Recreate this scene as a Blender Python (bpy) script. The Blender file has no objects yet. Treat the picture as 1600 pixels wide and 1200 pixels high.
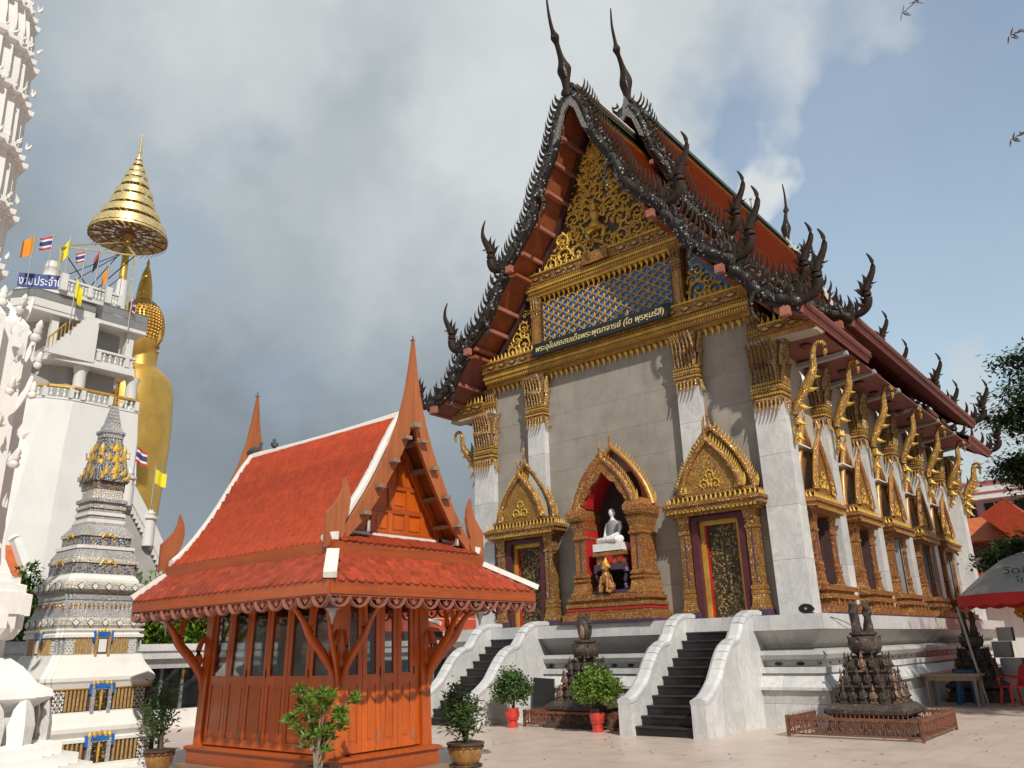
import bpy, math, random
from mathutils import Matrix, Vector
random.seed(7)
PI = math.pi
sc = bpy.context.scene
COL = sc.collection
# ------------------------------------------------------------------ camera
cam_d = bpy.data.cameras.new('camera'); cam = bpy.data.objects.new('camera', cam_d); COL.objects.link(cam)
cam_d.sensor_width = 36.0; cam_d.lens = 28.35; cam_d.clip_start = 0.05; cam_d.clip_end = 3000
cam.matrix_world = Matrix(((0.76900232, 0.2185294, 0.60073317, 0), (0.63872441, -0.22471796, -0.73588923, 0),
                           (-0.0258179, 0.94960347, -0.31238869, 1.6), (0, 0, 0, 1)))
sc.camera = cam
# ------------------------------------------------------------------ sun, sky, exposure
SUN = Vector((0.93, -0.60, 0.98)).normalized()
EL = math.asin(SUN.z); AZ = math.atan2(SUN.x, SUN.y)
sd = bpy.data.lights.new('sun', 'SUN'); so = bpy.data.objects.new('sun', sd); COL.objects.link(so)
sd.energy = 4.1; sd.angle = math.radians(1.0); sd.color = (1.0, 0.93, 0.82)
so.rotation_euler = (-SUN).to_track_quat('-Z', 'Y').to_euler(); so.location = (20, -20, 40)
sc.view_settings.view_transform = 'Standard'; sc.view_settings.look = 'None'
sc.view_settings.exposure = 0.0; sc.view_settings.gamma = 1.0; sc.view_settings.use_curve_mapping = False
sc.cycles.max_bounces = 6; sc.cycles.transparent_max_bounces = 12; sc.cycles.caustics_reflective = False; sc.cycles.caustics_refractive = False
world = bpy.data.worlds.new('World'); sc.world = world; world.use_nodes = True
wt = world.node_tree; wt.nodes.clear()
def N(t, typ, **k):
    n = t.nodes.new(typ)
    for a, b in k.items():
        if a.startswith('i_'): n.inputs[a[2:].replace('_', ' ')].default_value = b
        else: setattr(n, a, b)
    return n
def math_node(t, op, a, b=None, clamp=False):
    n = t.nodes.new('ShaderNodeMath'); n.operation = op; n.use_clamp = clamp
    for i, x in enumerate((a, b)):
        if x is None: continue
        if isinstance(x, (int, float)): n.inputs[i].default_value = x
        else: t.links.new(x, n.inputs[i])
    return n.outputs[0]
def mixc(t, fac, a, b, blend='MIX'):
    n = t.nodes.new('ShaderNodeMix'); n.data_type = 'RGBA'; n.blend_type = blend
    for sock, x in ((n.inputs[0], fac), (n.inputs[6], a), (n.inputs[7], b)):
        if isinstance(x, (int, float)): sock.default_value = x
        elif isinstance(x, tuple): sock.default_value = (*x, 1) if len(x) == 3 else x
        else: t.links.new(x, sock)
    return n.outputs[2]
def ramp(t, fac, stops, interp='LINEAR'):
    n = t.nodes.new('ShaderNodeValToRGB'); n.color_ramp.interpolation = interp
    els = n.color_ramp.elements
    while len(els) < len(stops): els.new(0.5)
    for e, (p, c) in zip(els, stops):
        e.position = p; e.color = (*c, 1) if isinstance(c, tuple) else (c, c, c, 1)
    if fac is not None: t.links.new(fac, n.inputs[0])
    return n.outputs[0]
def build_sky():
    t = wt; L = t.links.new
    tc = N(t, 'ShaderNodeTexCoord'); d = tc.outputs['Generated']
    sky = N(t, 'ShaderNodeTexSky'); sky.sky_type = 'NISHITA'; sky.sun_disc = False
    sky.sun_elevation = EL; sky.sun_rotation = AZ; sky.air_density = 1.6; sky.dust_density = 0.8; sky.ozone_density = .6
    # cloud texture laid on a flat layer overhead so that the clouds shrink towards the horizon
    nz = N(t, 'ShaderNodeTexNoise', i_Scale=2.3, i_Detail=9.0, i_Roughness=0.56, i_Distortion=0.25); L(d, nz.inputs['Vector'])
    nz2 = N(t, 'ShaderNodeTexNoise', i_Scale=5.0, i_Detail=8.0, i_Roughness=0.6); L(d, nz2.inputs['Vector'])
    warp = N(t, 'ShaderNodeTexNoise', i_Scale=3.0, i_Detail=5.0, i_Roughness=0.6); L(d, warp.inputs['Vector'])
    wv = N(t, 'ShaderNodeVectorMath', operation='SUBTRACT'); L(warp.outputs['Color'], wv.inputs[0]); wv.inputs[1].default_value = (.5, .5, .5)
    ws = N(t, 'ShaderNodeVectorMath', operation='SCALE'); L(wv.outputs[0], ws.inputs[0]); ws.inputs['Scale'].default_value = 0.42
    wa = N(t, 'ShaderNodeVectorMath', operation='ADD'); L(d, wa.inputs[0]); L(ws.outputs[0], wa.inputs[1])
    wn = N(t, 'ShaderNodeVectorMath', operation='NORMALIZE'); L(wa.outputs[0], wn.inputs[0]); D = wn.outputs[0]
    def blob(direction, deg0, deg1):     # 1 inside deg0, 0 outside deg1
        v = Vector(direction).normalized()
        dp = N(t, 'ShaderNodeVectorMath', operation='DOT_PRODUCT'); L(D, dp.inputs[0]); dp.inputs[1].default_value = v
        mr = N(t, 'ShaderNodeMapRange', interpolation_type='SMOOTHSTEP'); L(dp.outputs['Value'], mr.inputs[0])
        mr.inputs[1].default_value = math.cos(math.radians(deg1)); mr.inputs[2].default_value = math.cos(math.radians(deg0))
        return mr.outputs[0]
    return t, L, D, d, sky, nz.outputs['Fac'], nz2.outputs['Fac'], blob
def px(x, y):        # direction of a compass point of the cloudscape, written as picture coordinates of the reference
    v = cam.matrix_world.to_3x3() @ Vector((x - 800, 600 - y, -1260)); return v.normalized()
t, L, D, d, sky, n1, n2, blob = build_sky()
def mul(a, b): return math_node(t, 'MULTIPLY', a, b)
def add(a, b, c=False): return math_node(t, 'ADD', a, b, c)
def sub(a, b, c=False): return math_node(t, 'SUBTRACT', a, b, c)
# brightness of the cloud deck
bright = None
for (x, y, a, b, w) in [
        (640, 10, 2, 20, .30), (1000, 60, 3, 20, .17), (420, 400, 1, 12, .16), (480, 520, 1, 12, .11), (1250, 230, 2, 18, .15), (1480, 520, 1, 12, .22), (180, -40, 2, 22, .12), (1450, 350, 6, 34, .20),
        (1210, 285, .4, 2.6, .22), (740, 330, 2, 12, .12), (1480, 120, 3, 16, .12), (1370, 185, 1, 8, .05), (240, 80, 2, 14, .08), (300, 20, 1, 12, .10), (700, 520, 2, 12, .06)]:
    v = mul(blob(px(x, y), a, b), w); bright = v if bright is None else add(bright, v)
dark = None
for (x, y, a, b, w) in [(420, 210, 1, 12, .12), (250, 330, 1, 9, .05), (320, 680, 3, 14, .07), (620, 640, 4, 14, .05), (560, 250, 1, 8, .07)]:
    v = mul(blob(px(x, y), a, b), w); dark = v if dark is None else add(dark, v)
lum = add(sub(add(bright, .39), dark), mul(sub(n1, .5), .55))
lum = add(lum, mul(sub(n2, .5), .20), True)
cloudc = ramp(t, lum, [(0.0, (.17, .198, .230)), (.22, (.215, .255, .295)), (.42, (.315, .365, .405)), (.66, (.47, .52, .55)), (1.0, (.70, .735, .74))])
# open blue gaps
gap = None
for (x, y, a, b, w) in [(1330, 350, 3, 14, 1.2), (1520, 300, 3, 13, 1.2), (1560, 560, 2, 12, .55), (1450, 30, 1, 9, 1.1), (1420, 620, 2, 10, .6), (1200, 120, 1, 9, .75), (1700, 300, 5, 25, .8),
                        (120, 160, 2, 14, .55), (260, 330, 1, 8, .35)]:
    v = mul(blob(px(x, y), a, b), w); gap = v if gap is None else add(gap, v)
gap = sub(gap, add(mul(sub(n1, .5), 2.6), .30)); gap = sub(gap, mul(blob(px(1212, 275), .6, 2.6), .9)); gap = sub(gap, mul(blob(px(1480, 520), 2, 11), 1.5))
gap = sub(gap, mul(blob(px(1370, 185), 2, 10), 1.1), False); gap = math_node(t, 'MULTIPLY', gap, 1.0, True)
skyb = N(t, 'ShaderNodeBackground'); L(sky.outputs[0], skyb.inputs[0]); skyb.inputs[1].default_value = 0.15
clb = N(t, 'ShaderNodeBackground'); L(cloudc, clb.inputs[0]); clb.inputs[1].default_value = 1.0
mx = N(t, 'ShaderNodeMixShader'); cov = sub(1.0, mul(gap, .78)); L(cov, mx.inputs[0]); L(skyb.outputs[0], mx.inputs[1]); L(clb.outputs[0], mx.inputs[2])
wo = N(t, 'ShaderNodeOutputWorld'); L(mx.outputs[0], wo.inputs[0])
# ------------------------------------------------------------------ materials
MATS = {}
def mat(name, col, rough=.6, metal=0.0, var=.18, scale=2.5, col2=None, fac2=.5, bump=0.0, bscale=30, obj_var=0.0, dirt=0.0, dirtcol=(.12, .1, .08), spec=.5, coat=0.0):
    m = bpy.data.materials.new(name); m.use_nodes = True; t = m.node_tree; b = t.nodes['Principled BSDF']
    geo = N(t, 'ShaderNodeNewGeometry'); pos = geo.outputs['Position']
    nz = N(t, 'ShaderNodeTexNoise', i_Scale=scale, i_Detail=6.0, i_Roughness=.65); t.links.new(pos, nz.inputs['Vector'])
    lo = tuple(c * (1 - var) for c in col); hi = tuple(min(1, c * (1 + var)) for c in col)
    c = ramp(t, nz.outputs['Fac'], [(.3, lo), (.7, hi)])
    if col2:
        n2 = N(t, 'ShaderNodeTexNoise', i_Scale=scale * 2.7, i_Detail=5.0, i_Roughness=.7); t.links.new(pos, n2.inputs['Vector'])
        f = ramp(t, n2.outputs['Fac'], [(fac2 - .06, 0.0), (fac2 + .1, 1.0)]); c = mixc(t, f, c, col2)
    if dirt:
        n3 = N(t, 'ShaderNodeTexNoise', i_Scale=scale * .8, i_Detail=9.0, i_Roughness=.75)
        mp = N(t, 'ShaderNodeMapping'); mp.inputs['Scale'].default_value = (2.2, 2.2, .45); t.links.new(pos, mp.inputs[0]); t.links.new(mp.outputs[0], n3.inputs['Vector'])
        f = ramp(t, n3.outputs['Fac'], [(.52, 0.0), (.78, dirt)]); c = mixc(t, f, c, dirtcol)
    if obj_var:
        oi = N(t, 'ShaderNodeObjectInfo'); hs = N(t, 'ShaderNodeHueSaturation'); v = math_node(t, 'ADD', math_node(t, 'MULTIPLY', oi.outputs['Random'], 2 * obj_var), 1 - obj_var)
        t.links.new(v, hs.inputs['Value']); t.links.new(c, hs.inputs['Color']); c = hs.outputs[0]
    t.links.new(c, b.inputs['Base Color']); b.inputs['Roughness'].default_value = rough; b.inputs['Metallic'].default_value = metal
    b.inputs['Specular IOR Level'].default_value = spec; b.inputs['Coat Weight'].default_value = coat
    if bump:
        nb = N(t, 'ShaderNodeTexNoise', i_Scale=bscale, i_Detail=5.0, i_Roughness=.6); t.links.new(pos, nb.inputs['Vector'])
        bp = N(t, 'ShaderNodeBump'); bp.inputs['Strength'].default_value = bump; bp.inputs['Distance'].default_value = .02
        t.links.new(nb.outputs['Fac'], bp.inputs['Height']); t.links.new(bp.outputs[0], b.inputs['Normal'])
    MATS[name] = m; return m
def carved(name, gold, recess, speck, scale=16, metal=.55, rough=.36, thr=.36, bump=.8, specfac=.62, darkvar=.0):
    """gilded stucco relief inlaid with small pieces of coloured glass"""
    m = bpy.data.materials.new(name); m.use_nodes = True; t = m.node_tree; b = t.nodes['Principled BSDF']; L = t.links.new
    geo = N(t, 'ShaderNodeNewGeometry'); pos = geo.outputs['Position']
    vo = N(t, 'ShaderNodeTexVoronoi', i_Scale=scale, i_Randomness=.75); vo.feature = 'DISTANCE_TO_EDGE'; L(pos, vo.inputs['Vector'])
    vc = N(t, 'ShaderNodeTexVoronoi', i_Scale=scale, i_Randomness=.75); L(pos, vc.inputs['Vector'])
    nz = N(t, 'ShaderNodeTexNoise', i_Scale=3.0, i_Detail=7.0, i_Roughness=.7); L(pos, nz.inputs['Vector'])
    g = ramp(t, nz.outputs['Fac'], [(.32, tuple(c * .55 for c in gold)), (.68, tuple(min(1, c * 1.25) for c in gold))])
    sp = ramp(t, vc.outputs['Color'], [(specfac, 0.0), (specfac + .02, 1.0)]); c = mixc(t, sp, g, speck)
    e = ramp(t, vo.outputs['Distance'], [(thr * .25, 1.0), (thr * .6, 0.0)]); c = mixc(t, e, c, recess)
    L(c, b.inputs['Base Color']); mt = math_node(t, 'MULTIPLY', math_node(t, 'SUBTRACT', 1.0, e), metal); L(mt, b.inputs['Metallic'])
    b.inputs['Roughness'].default_value = rough
    bp = N(t, 'ShaderNodeBump'); bp.inputs['Strength'].default_value = bump; bp.inputs['Distance'].default_value = .03
    L(vo.outputs['Distance'], bp.inputs['Height']); L(bp.outputs[0], b.inputs['Normal']); MATS[name] = m; return m
def marble(name, col=(.69, .69, .68), vein=(.38, .40, .43), stain=(.40, .34, .26), st=.6, rough=.38):
    m = bpy.data.materials.new(name); m.use_nodes = True; t = m.node_tree; b = t.nodes['Principled BSDF']; L = t.links.new
    geo = N(t, 'ShaderNodeNewGeometry'); pos = geo.outputs['Position']
    oi = N(t, 'ShaderNodeObjectInfo'); off = N(t, 'ShaderNodeVectorMath', operation='SCALE'); off.inputs[0].default_value = (37, 19, 53); L(oi.outputs['Random'], off.inputs['Scale'])
    av = N(t, 'ShaderNodeVectorMath', operation='ADD'); L(pos, av.inputs[0]); L(off.outputs[0], av.inputs[1]); p2 = av.outputs[0]
    mp = N(t, 'ShaderNodeMapping'); mp.inputs['Rotation'].default_value = (.4, .3, .5); mp.inputs['Scale'].default_value = (1, 1, .55); L(p2, mp.inputs[0])
    n1 = N(t, 'ShaderNodeTexNoise', i_Scale=4.2, i_Detail=10.0, i_Roughness=.7, i_Distortion=.8); L(mp.outputs[0], n1.inputs['Vector'])
    v = math_node(t, 'ABSOLUTE', math_node(t, 'SUBTRACT', n1.outputs['Fac'], .5)); vf = ramp(t, v, [(0.0, .6), (.02, .22), (.08, 0.0)])
    n2 = N(t, 'ShaderNodeTexNoise', i_Scale=1.6, i_Detail=6.0); L(p2, n2.inputs['Vector']); c = mixc(t, ramp(t, n2.outputs['Fac'], [(.35, 0.0), (.7, .5)]), col, vein)
    c = mixc(t, vf, c, vein)
    n3 = N(t, 'ShaderNodeTexNoise', i_Scale=2.2, i_Detail=10.0, i_Roughness=.8); mp3 = N(t, 'ShaderNodeMapping'); mp3.inputs['Scale'].default_value = (1.6, 1.6, .35); L(pos, mp3.inputs[0]); L(mp3.outputs[0], n3.inputs['Vector'])
    c = mixc(t, ramp(t, n3.outputs['Fac'], [(.54, 0.0), (.8, st)]), c, stain)
    hs = N(t, 'ShaderNodeHueSaturation'); L(math_node(t, 'ADD', math_node(t, 'MULTIPLY', oi.outputs['Random'], .16), .9), hs.inputs['Value']); L(c, hs.inputs['Color'])
    L(hs.outputs[0], b.inputs['Base Color']); b.inputs['Roughness'].default_value = rough; MATS[name] = m; return m
def wood(name, col, col2, rough=.45, scale=1.0, axis=2, obj_var=.1, coat=.15):
    m = bpy.data.materials.new(name); m.use_nodes = True; t = m.node_tree; b = t.nodes['Principled BSDF']; L = t.links.new
    geo = N(t, 'ShaderNodeNewGeometry'); pos = geo.outputs['Position']
    mp = N(t, 'ShaderNodeMapping'); s = [14.0, 14.0, 14.0]; s[axis] = 1.1; mp.inputs['Scale'].default_value = tuple(x * scale for x in s); L(pos, mp.inputs[0])
    nz = N(t, 'ShaderNodeTexNoise', i_Scale=1.0, i_Detail=7.0, i_Roughness=.7, i_Distortion=.6); L(mp.outputs[0], nz.inputs['Vector'])
    c = ramp(t, nz.outputs['Fac'], [(.22, col2), (.45, col), (.75, tuple(min(1, x * 1.3) for x in col))])
    n2 = N(t, 'ShaderNodeTexNoise', i_Scale=1.3, i_Detail=6.0, i_Roughness=.7); L(pos, n2.inputs['Vector']); c = mixc(t, ramp(t, n2.outputs['Fac'], [(.45, 0.0), (.75, .55)]), c, col2)
    oi = N(t, 'ShaderNodeObjectInfo'); hs = N(t, 'ShaderNodeHueSaturation'); L(math_node(t, 'ADD', math_node(t, 'MULTIPLY', oi.outputs['Random'], 2 * obj_var), 1 - obj_var), hs.inputs['Value']); L(c, hs.inputs['Color'])
    L(hs.outputs[0], b.inputs['Base Color']); b.inputs['Roughness'].default_value = rough; b.inputs['Coat Weight'].default_value = coat; b.inputs['Coat Roughness'].default_value = .3
    bp = N(t, 'ShaderNodeBump'); bp.inputs['Strength'].default_value = .15; bp.inputs['Distance'].default_value = .01; L(nz.outputs['Fac'], bp.inputs['Height']); L(bp.outputs[0], b.inputs['Normal'])
    MATS[name] = m; return m
carved('gold_relief', (.54, .285, .060), (.16, .055, .02), (.72, .58, .28), scale=24, thr=.26, specfac=.72)
carved('gold_relief_fine', (.64, .39, .075), (.17, .06, .02), (.34, .28, .18), scale=30, specfac=.78, thr=.26)
carved('gold_side', (.52, .25, .065), (.20, .05, .02), (.60, .42, .12), scale=24, metal=.4, thr=.28)
carved('capital_gold', (.60, .36, .06), (.12, .05, .05), (.46, .46, .46), scale=24, specfac=.76, thr=.28, metal=.35)
carved('naga_scale', (.030, .020, .015), (.010, .008, .008), (.48, .48, .47), scale=19, metal=.0, rough=.55, specfac=.80, thr=.30)
carved('door_carving', (.10, .075, .035), (.012, .01, .01), (.36, .25, .08), scale=21, metal=.3, specfac=.62, thr=.22)
carved('blue_glass_band', (.07, .10, .18), (.34, .34, .33), (.40, .28, .12), scale=26, metal=.2, specfac=.66, thr=.20)
carved('grey_mosaic', (.52, .53, .54), (.27, .27, .29), (.58, .57, .54), scale=34, metal=.0, specfac=.7, thr=.22)
carved('white_mosaic', (.70, .68, .62), (.42, .39, .34), (.58, .50, .34), scale=26, metal=.0, specfac=.78, thr=.18)
carved('gold_mosaic_glow', (.55, .36, .09), (.12, .09, .12), (.45, .45, .42), scale=22, metal=.3)
mat('gold_plain', (.60, .37, .07), .42, .4, var=.3, scale=4, bump=.3, bscale=25)
mat('gold_flame', (.66, .42, .075), .5, .25, var=.3, scale=9, col2=(.42, .22, .05), fac2=.64)
mat('gold_red', (.45, .24, .08), .4, .4, var=.3, scale=9, col2=(.35, .05, .03), fac2=.58)
mat('lattice_gold', (.50, .28, .035), .55, .0, var=.35, scale=9, spec=.3)
mat('gold_statue', (.62, .39, .09), .42, .6, var=.2, scale=.5, bump=.4, bscale=1.6, dirt=.5, dirtcol=(.34, .20, .07))
mat('gold_curls', (.50, .28, .06), .4, .6, var=.2, scale=.8)
mat('naga_dark', (.026, .015, .010), .6, .0, var=.5, scale=16, col2=(.20, .18, .17), fac2=.68, bump=.7, bscale=40, spec=.22)
mat('naga_silver', (.30, .30, .29), .4, .1, var=.5, scale=14, col2=(.05, .045, .04), fac2=.5)
mat('plaster_grey', (.31, .285, .25), .8, var=.16, scale=1.6, dirt=.6, dirtcol=(.20, .19, .175), bump=.12, bscale=60, obj_var=.05)
mat('side_plaster', (.40, .36, .31), .8, var=.1, scale=1.2, dirt=.3, dirtcol=(.25, .22, .19), obj_var=.04)
mat('soffit_red', (.27, .075, .03), .6, var=.3, scale=3.0, dirt=.35, dirtcol=(.12, .035, .02), obj_var=.08)
mat('soffit_maroon', (.22, .075, .065), .6, var=.2, scale=2.0)
mat('purlin_pink', (.34, .13, .095), .55, var=.25, scale=4.0, dirt=.5, dirtcol=(.14, .05, .04))
mat('fascia_pink', (.34, .10, .085), .5, var=.2, scale=4.0, dirt=.3, dirtcol=(.12, .04, .03))
mat('temple_tile', (.30, .075, .025), .45, var=.3, scale=5.0, obj_var=.1)
mat('temple_tile_gold', (.42, .20, .02), .4, var=.3, scale=5.0)
mat('temple_tile_green', (.04, .05, .03), .4, var=.3, scale=5.0)
mat('tile_orange', (.42, .052, .012), .55, var=.22, scale=6.0, col2=(.30, .04, .012), fac2=.56, obj_var=.16)
mat('tile_orange_low', (.35, .044, .012), .55, var=.25, scale=6.0, col2=(.25, .035, .012), fac2=.55, obj_var=.22, dirt=.35, dirtcol=(.42, .26, .12))
mat('far_tile', (.50, .13, .04), .5, var=.2, scale=3.0)
mat('roof_white', (.74, .73, .70), .6, var=.06, scale=5, dirt=.5, dirtcol=(.36, .34, .30), bump=.15)
mat('white_paint', (.76, .76, .73), .6, var=.05, scale=1.6, dirt=.45, dirtcol=(.46, .45, .41), bump=.2, bscale=14)
mat('white_far', (.66, .67, .66), .6, var=.05, scale=.5, dirt=.5, dirtcol=(.44, .44, .42), bump=.3, bscale=3)
mat('white_chalk', (.76, .76, .74), .7, var=.05, scale=6, dirt=.3, dirtcol=(.42, .42, .41), bump=.5, bscale=22)
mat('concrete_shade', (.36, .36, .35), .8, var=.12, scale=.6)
mat('wood_dark_gable', (.30, .085, .018), .5, var=.2)
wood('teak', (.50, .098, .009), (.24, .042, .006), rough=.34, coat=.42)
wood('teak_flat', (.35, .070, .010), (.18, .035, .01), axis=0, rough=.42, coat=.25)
wood('teak_flat_y', (.35, .070, .010), (.18, .035, .01), axis=1, rough=.42, coat=.25)
wood('barge_wood', (.34, .105, .035), (.20, .055, .02), axis=2, rough=.6, coat=0)
wood('dark_wood', (.13, .035, .014), (.06, .018, .01), rough=.5)
mat('fringe_pink', (.26, .10, .075), .7, var=.25, scale=9, dirt=.3)
wood('grey_wood', (.24, .17, .12), (.13, .09, .07), rough=.7)
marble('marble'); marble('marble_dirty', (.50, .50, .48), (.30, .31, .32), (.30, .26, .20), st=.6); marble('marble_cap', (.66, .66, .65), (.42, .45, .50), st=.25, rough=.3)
mat('black_granite', (.012, .012, .014), .22, var=.4, scale=30)
mat('granite_edge', (.035, .035, .036), .3, var=.3, scale=30)
mat('maroon', (.085, .018, .028), .5, var=.25, scale=3, dirt=.2)
mat('dark_maroon', (.05, .022, .022), .55, var=.3, scale=6, dirt=.4)
mat('red_paint', (.42, .02, .02), .5, var=.15, scale=4)
mat('purple_band', (.06, .03, .07), .5, var=.5, scale=30, col2=(.25, .22, .24), fac2=.6)
mat('blue_panel', (.015, .20, .62), .5, var=.2, scale=3.0, col2=(.03, .10, .20), fac2=.62)
mat('blue_rail', (.03, .17, .42), .3, var=.2, scale=3.0)
mat('blue_dark', (.05, .045, .05), .45, var=.4, scale=7.0, col2=(.10, .05, .02), fac2=.5)
mat('blue_trim', (.02, .14, .45), .4, var=.3, scale=9)
mat('sign_black', (.012, .016, .014), .5, var=.3)
mat('sign_gold', (.62, .52, .25), .5, var=.1)
mat('sign_blue', (.03, .06, .25), .5, var=.1)
mat('sign_white', (.8, .8, .8), .5, var=.02)
mat('stone_dark', (.055, .040, .034), .75, var=.6, scale=5, col2=(.19, .13, .10), fac2=.60, bump=.7, bscale=18, dirt=.35, dirtcol=(.015, .012, .012))
mat('stone_skin', (.22, .12, .08), .6, var=.35, scale=7, col2=(.08, .05, .04), fac2=.55)
mat('rust_iron', (.22, .085, .05), .6, .2, var=.3, scale=9, col2=(.10, .05, .035), fac2=.55)
mat('white_statue', (.74, .73, .74), .3, var=.05, scale=6)
mat('robe_grey', (.27, .28, .30), .35, var=.1, scale=6)
mat('pot_red', (.55, .05, .035), .25, var=.1, scale=8, coat=.4)
mat('pot_brown', (.30, .15, .035), .3, var=.3, scale=7, col2=(.10, .05, .03), fac2=.58, coat=.4)
mat('pot_rim', (.10, .045, .03), .4, var=.3, scale=9)
mat('soil', (.035, .025, .018), .9, var=.4, scale=20)
mat('bark', (.10, .075, .05), .85, var=.35, scale=12, bump=.5)
mat('stem_pale', (.30, .27, .20), .8, var=.3, scale=12)
def leafm(name, c, var=.4):
    m = mat(name, c, .5, var=var, scale=4.0); t = m.node_tree; b = t.nodes['Principled BSDF']; b.inputs['Subsurface Weight'].default_value = 0
    src = b.inputs['Base Color'].links[0].from_socket; tr = N(t, 'ShaderNodeBsdfTranslucent'); t.links.new(src, tr.inputs[0])
    mx = N(t, 'ShaderNodeMixShader'); mx.inputs[0].default_value = .3; out = t.nodes['Material Output']
    t.links.new(b.outputs[0], mx.inputs[1]); t.links.new(tr.outputs[0], mx.inputs[2]); t.links.new(mx.outputs[0], out.inputs[0]); return m
leafm('leaf_bright', (.14, .24, .03)); leafm('leaf_mid', (.07, .13, .03)); leafm('leaf_dark', (.035, .070, .020)); leafm('leaf_lime', (.16, .27, .02)); leafm('leaf_hedge', (.07, .15, .02)); leafm('leaf_tree', (.038, .078, .022))
mat('black_window', (.02, .024, .026), .15, var=.3)
mat('grey_frame', (.14, .16, .15), .5, var=.2)
mat('canvas_grey', (.34, .35, .36), .8, var=.08, scale=3)
mat('canvas_red', (.42, .02, .02), .8, var=.15)
mat('metal_grey', (.35, .35, .35), .4, .6, var=.1)
mat('metal_silver', (.7, .7, .7), .25, .8, var=.1)
mat('plastic_red', (.55, .02, .015), .35, var=.08)
mat('plastic_blue', (.02, .10, .25), .35, var=.1)
mat('black_plastic', (.015, .015, .016), .4, var=.2)
mat('cloth_orange', (.75, .28, .02), .8, var=.1); mat('cloth_yellow', (.80, .70, .03), .8, var=.05); mat('cloth_red', (.55, .03, .04), .8, var=.05)
mat('cloth_white', (.75, .75, .75), .8, var=.03); mat('cloth_navy', (.04, .05, .22), .8, var=.05); mat('cloth_and_shade_dark', (.03, .025, .03), .8, var=.3)
mat('pink_wall', (.50, .36, .38), .7, var=.05); mat('pink_trim', (.40, .07, .10), .6, var=.1)
mat('skin_tan', (.30, .17, .11), .6, var=.1)
mat('pigeon_grey', (.06, .065, .075), .6, var=.4, scale=30)
def glass(name, tint=(.75, .8, .8), k=.12):
    m = bpy.data.materials.new(name); m.use_nodes = True; t = m.node_tree; t.nodes.remove(t.nodes['Principled BSDF'])
    tr = N(t, 'ShaderNodeBsdfTransparent'); tr.inputs[0].default_value = (*tint, 1); gl = N(t, 'ShaderNodeBsdfGlossy'); gl.inputs['Roughness'].default_value = .04
    mx = N(t, 'ShaderNodeMixShader'); lw = N(t, 'ShaderNodeLayerWeight'); lw.inputs[0].default_value = .25
    t.links.new(math_node(t, 'ADD', math_node(t, 'MULTIPLY', lw.outputs['Fresnel'], .8), k * .3), mx.inputs[0])
    t.links.new(tr.outputs[0], mx.inputs[1]); t.links.new(gl.outputs[0], mx.inputs[2]); t.links.new(mx.outputs[0], t.nodes['Material Output'].inputs[0]); MATS[name] = m
glass('window_glass', (.93, .95, .95), .05)
def ground_mat():
    m = bpy.data.materials.new('terrace_tile'); m.use_nodes = True; t = m.node_tree; b = t.nodes['Principled BSDF']; L = t.links.new
    geo = N(t, 'ShaderNodeNewGeometry'); pos = geo.outputs['Position']
    br = N(t, 'ShaderNodeTexBrick'); br.offset = 0.0; br.inputs['Scale'].default_value = 1.0; br.inputs['Mortar Size'].default_value = .004; br.inputs['Brick Width'].default_value = .6; br.inputs['Row Height'].default_value = .6
    br.inputs['Color1'].default_value = (.60, .49, .43, 1); br.inputs['Color2'].default_value = (.575, .465, .405, 1); br.inputs['Mortar'].default_value = (.33, .27, .24, 1); L(pos, br.inputs['Vector'])
    nz = N(t, 'ShaderNodeTexNoise', i_Scale=.9, i_Detail=8.0, i_Roughness=.7); L(pos, nz.inputs['Vector'])
    c = mixc(t, ramp(t, nz.outputs['Fac'], [(.46, 0.0), (.70, .6)]), br.outputs['Color'], (.42, .34, .29))
    L(c, b.inputs['Base Color']); n2 = N(t, 'ShaderNodeTexNoise', i_Scale=2.0, i_Detail=5.0); L(pos, n2.inputs['Vector'])
    L(ramp(t, n2.outputs['Fac'], [(.3, .30), (.7, .48)]), b.inputs['Roughness']); MATS['terrace_tile'] = m
ground_mat()
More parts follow.
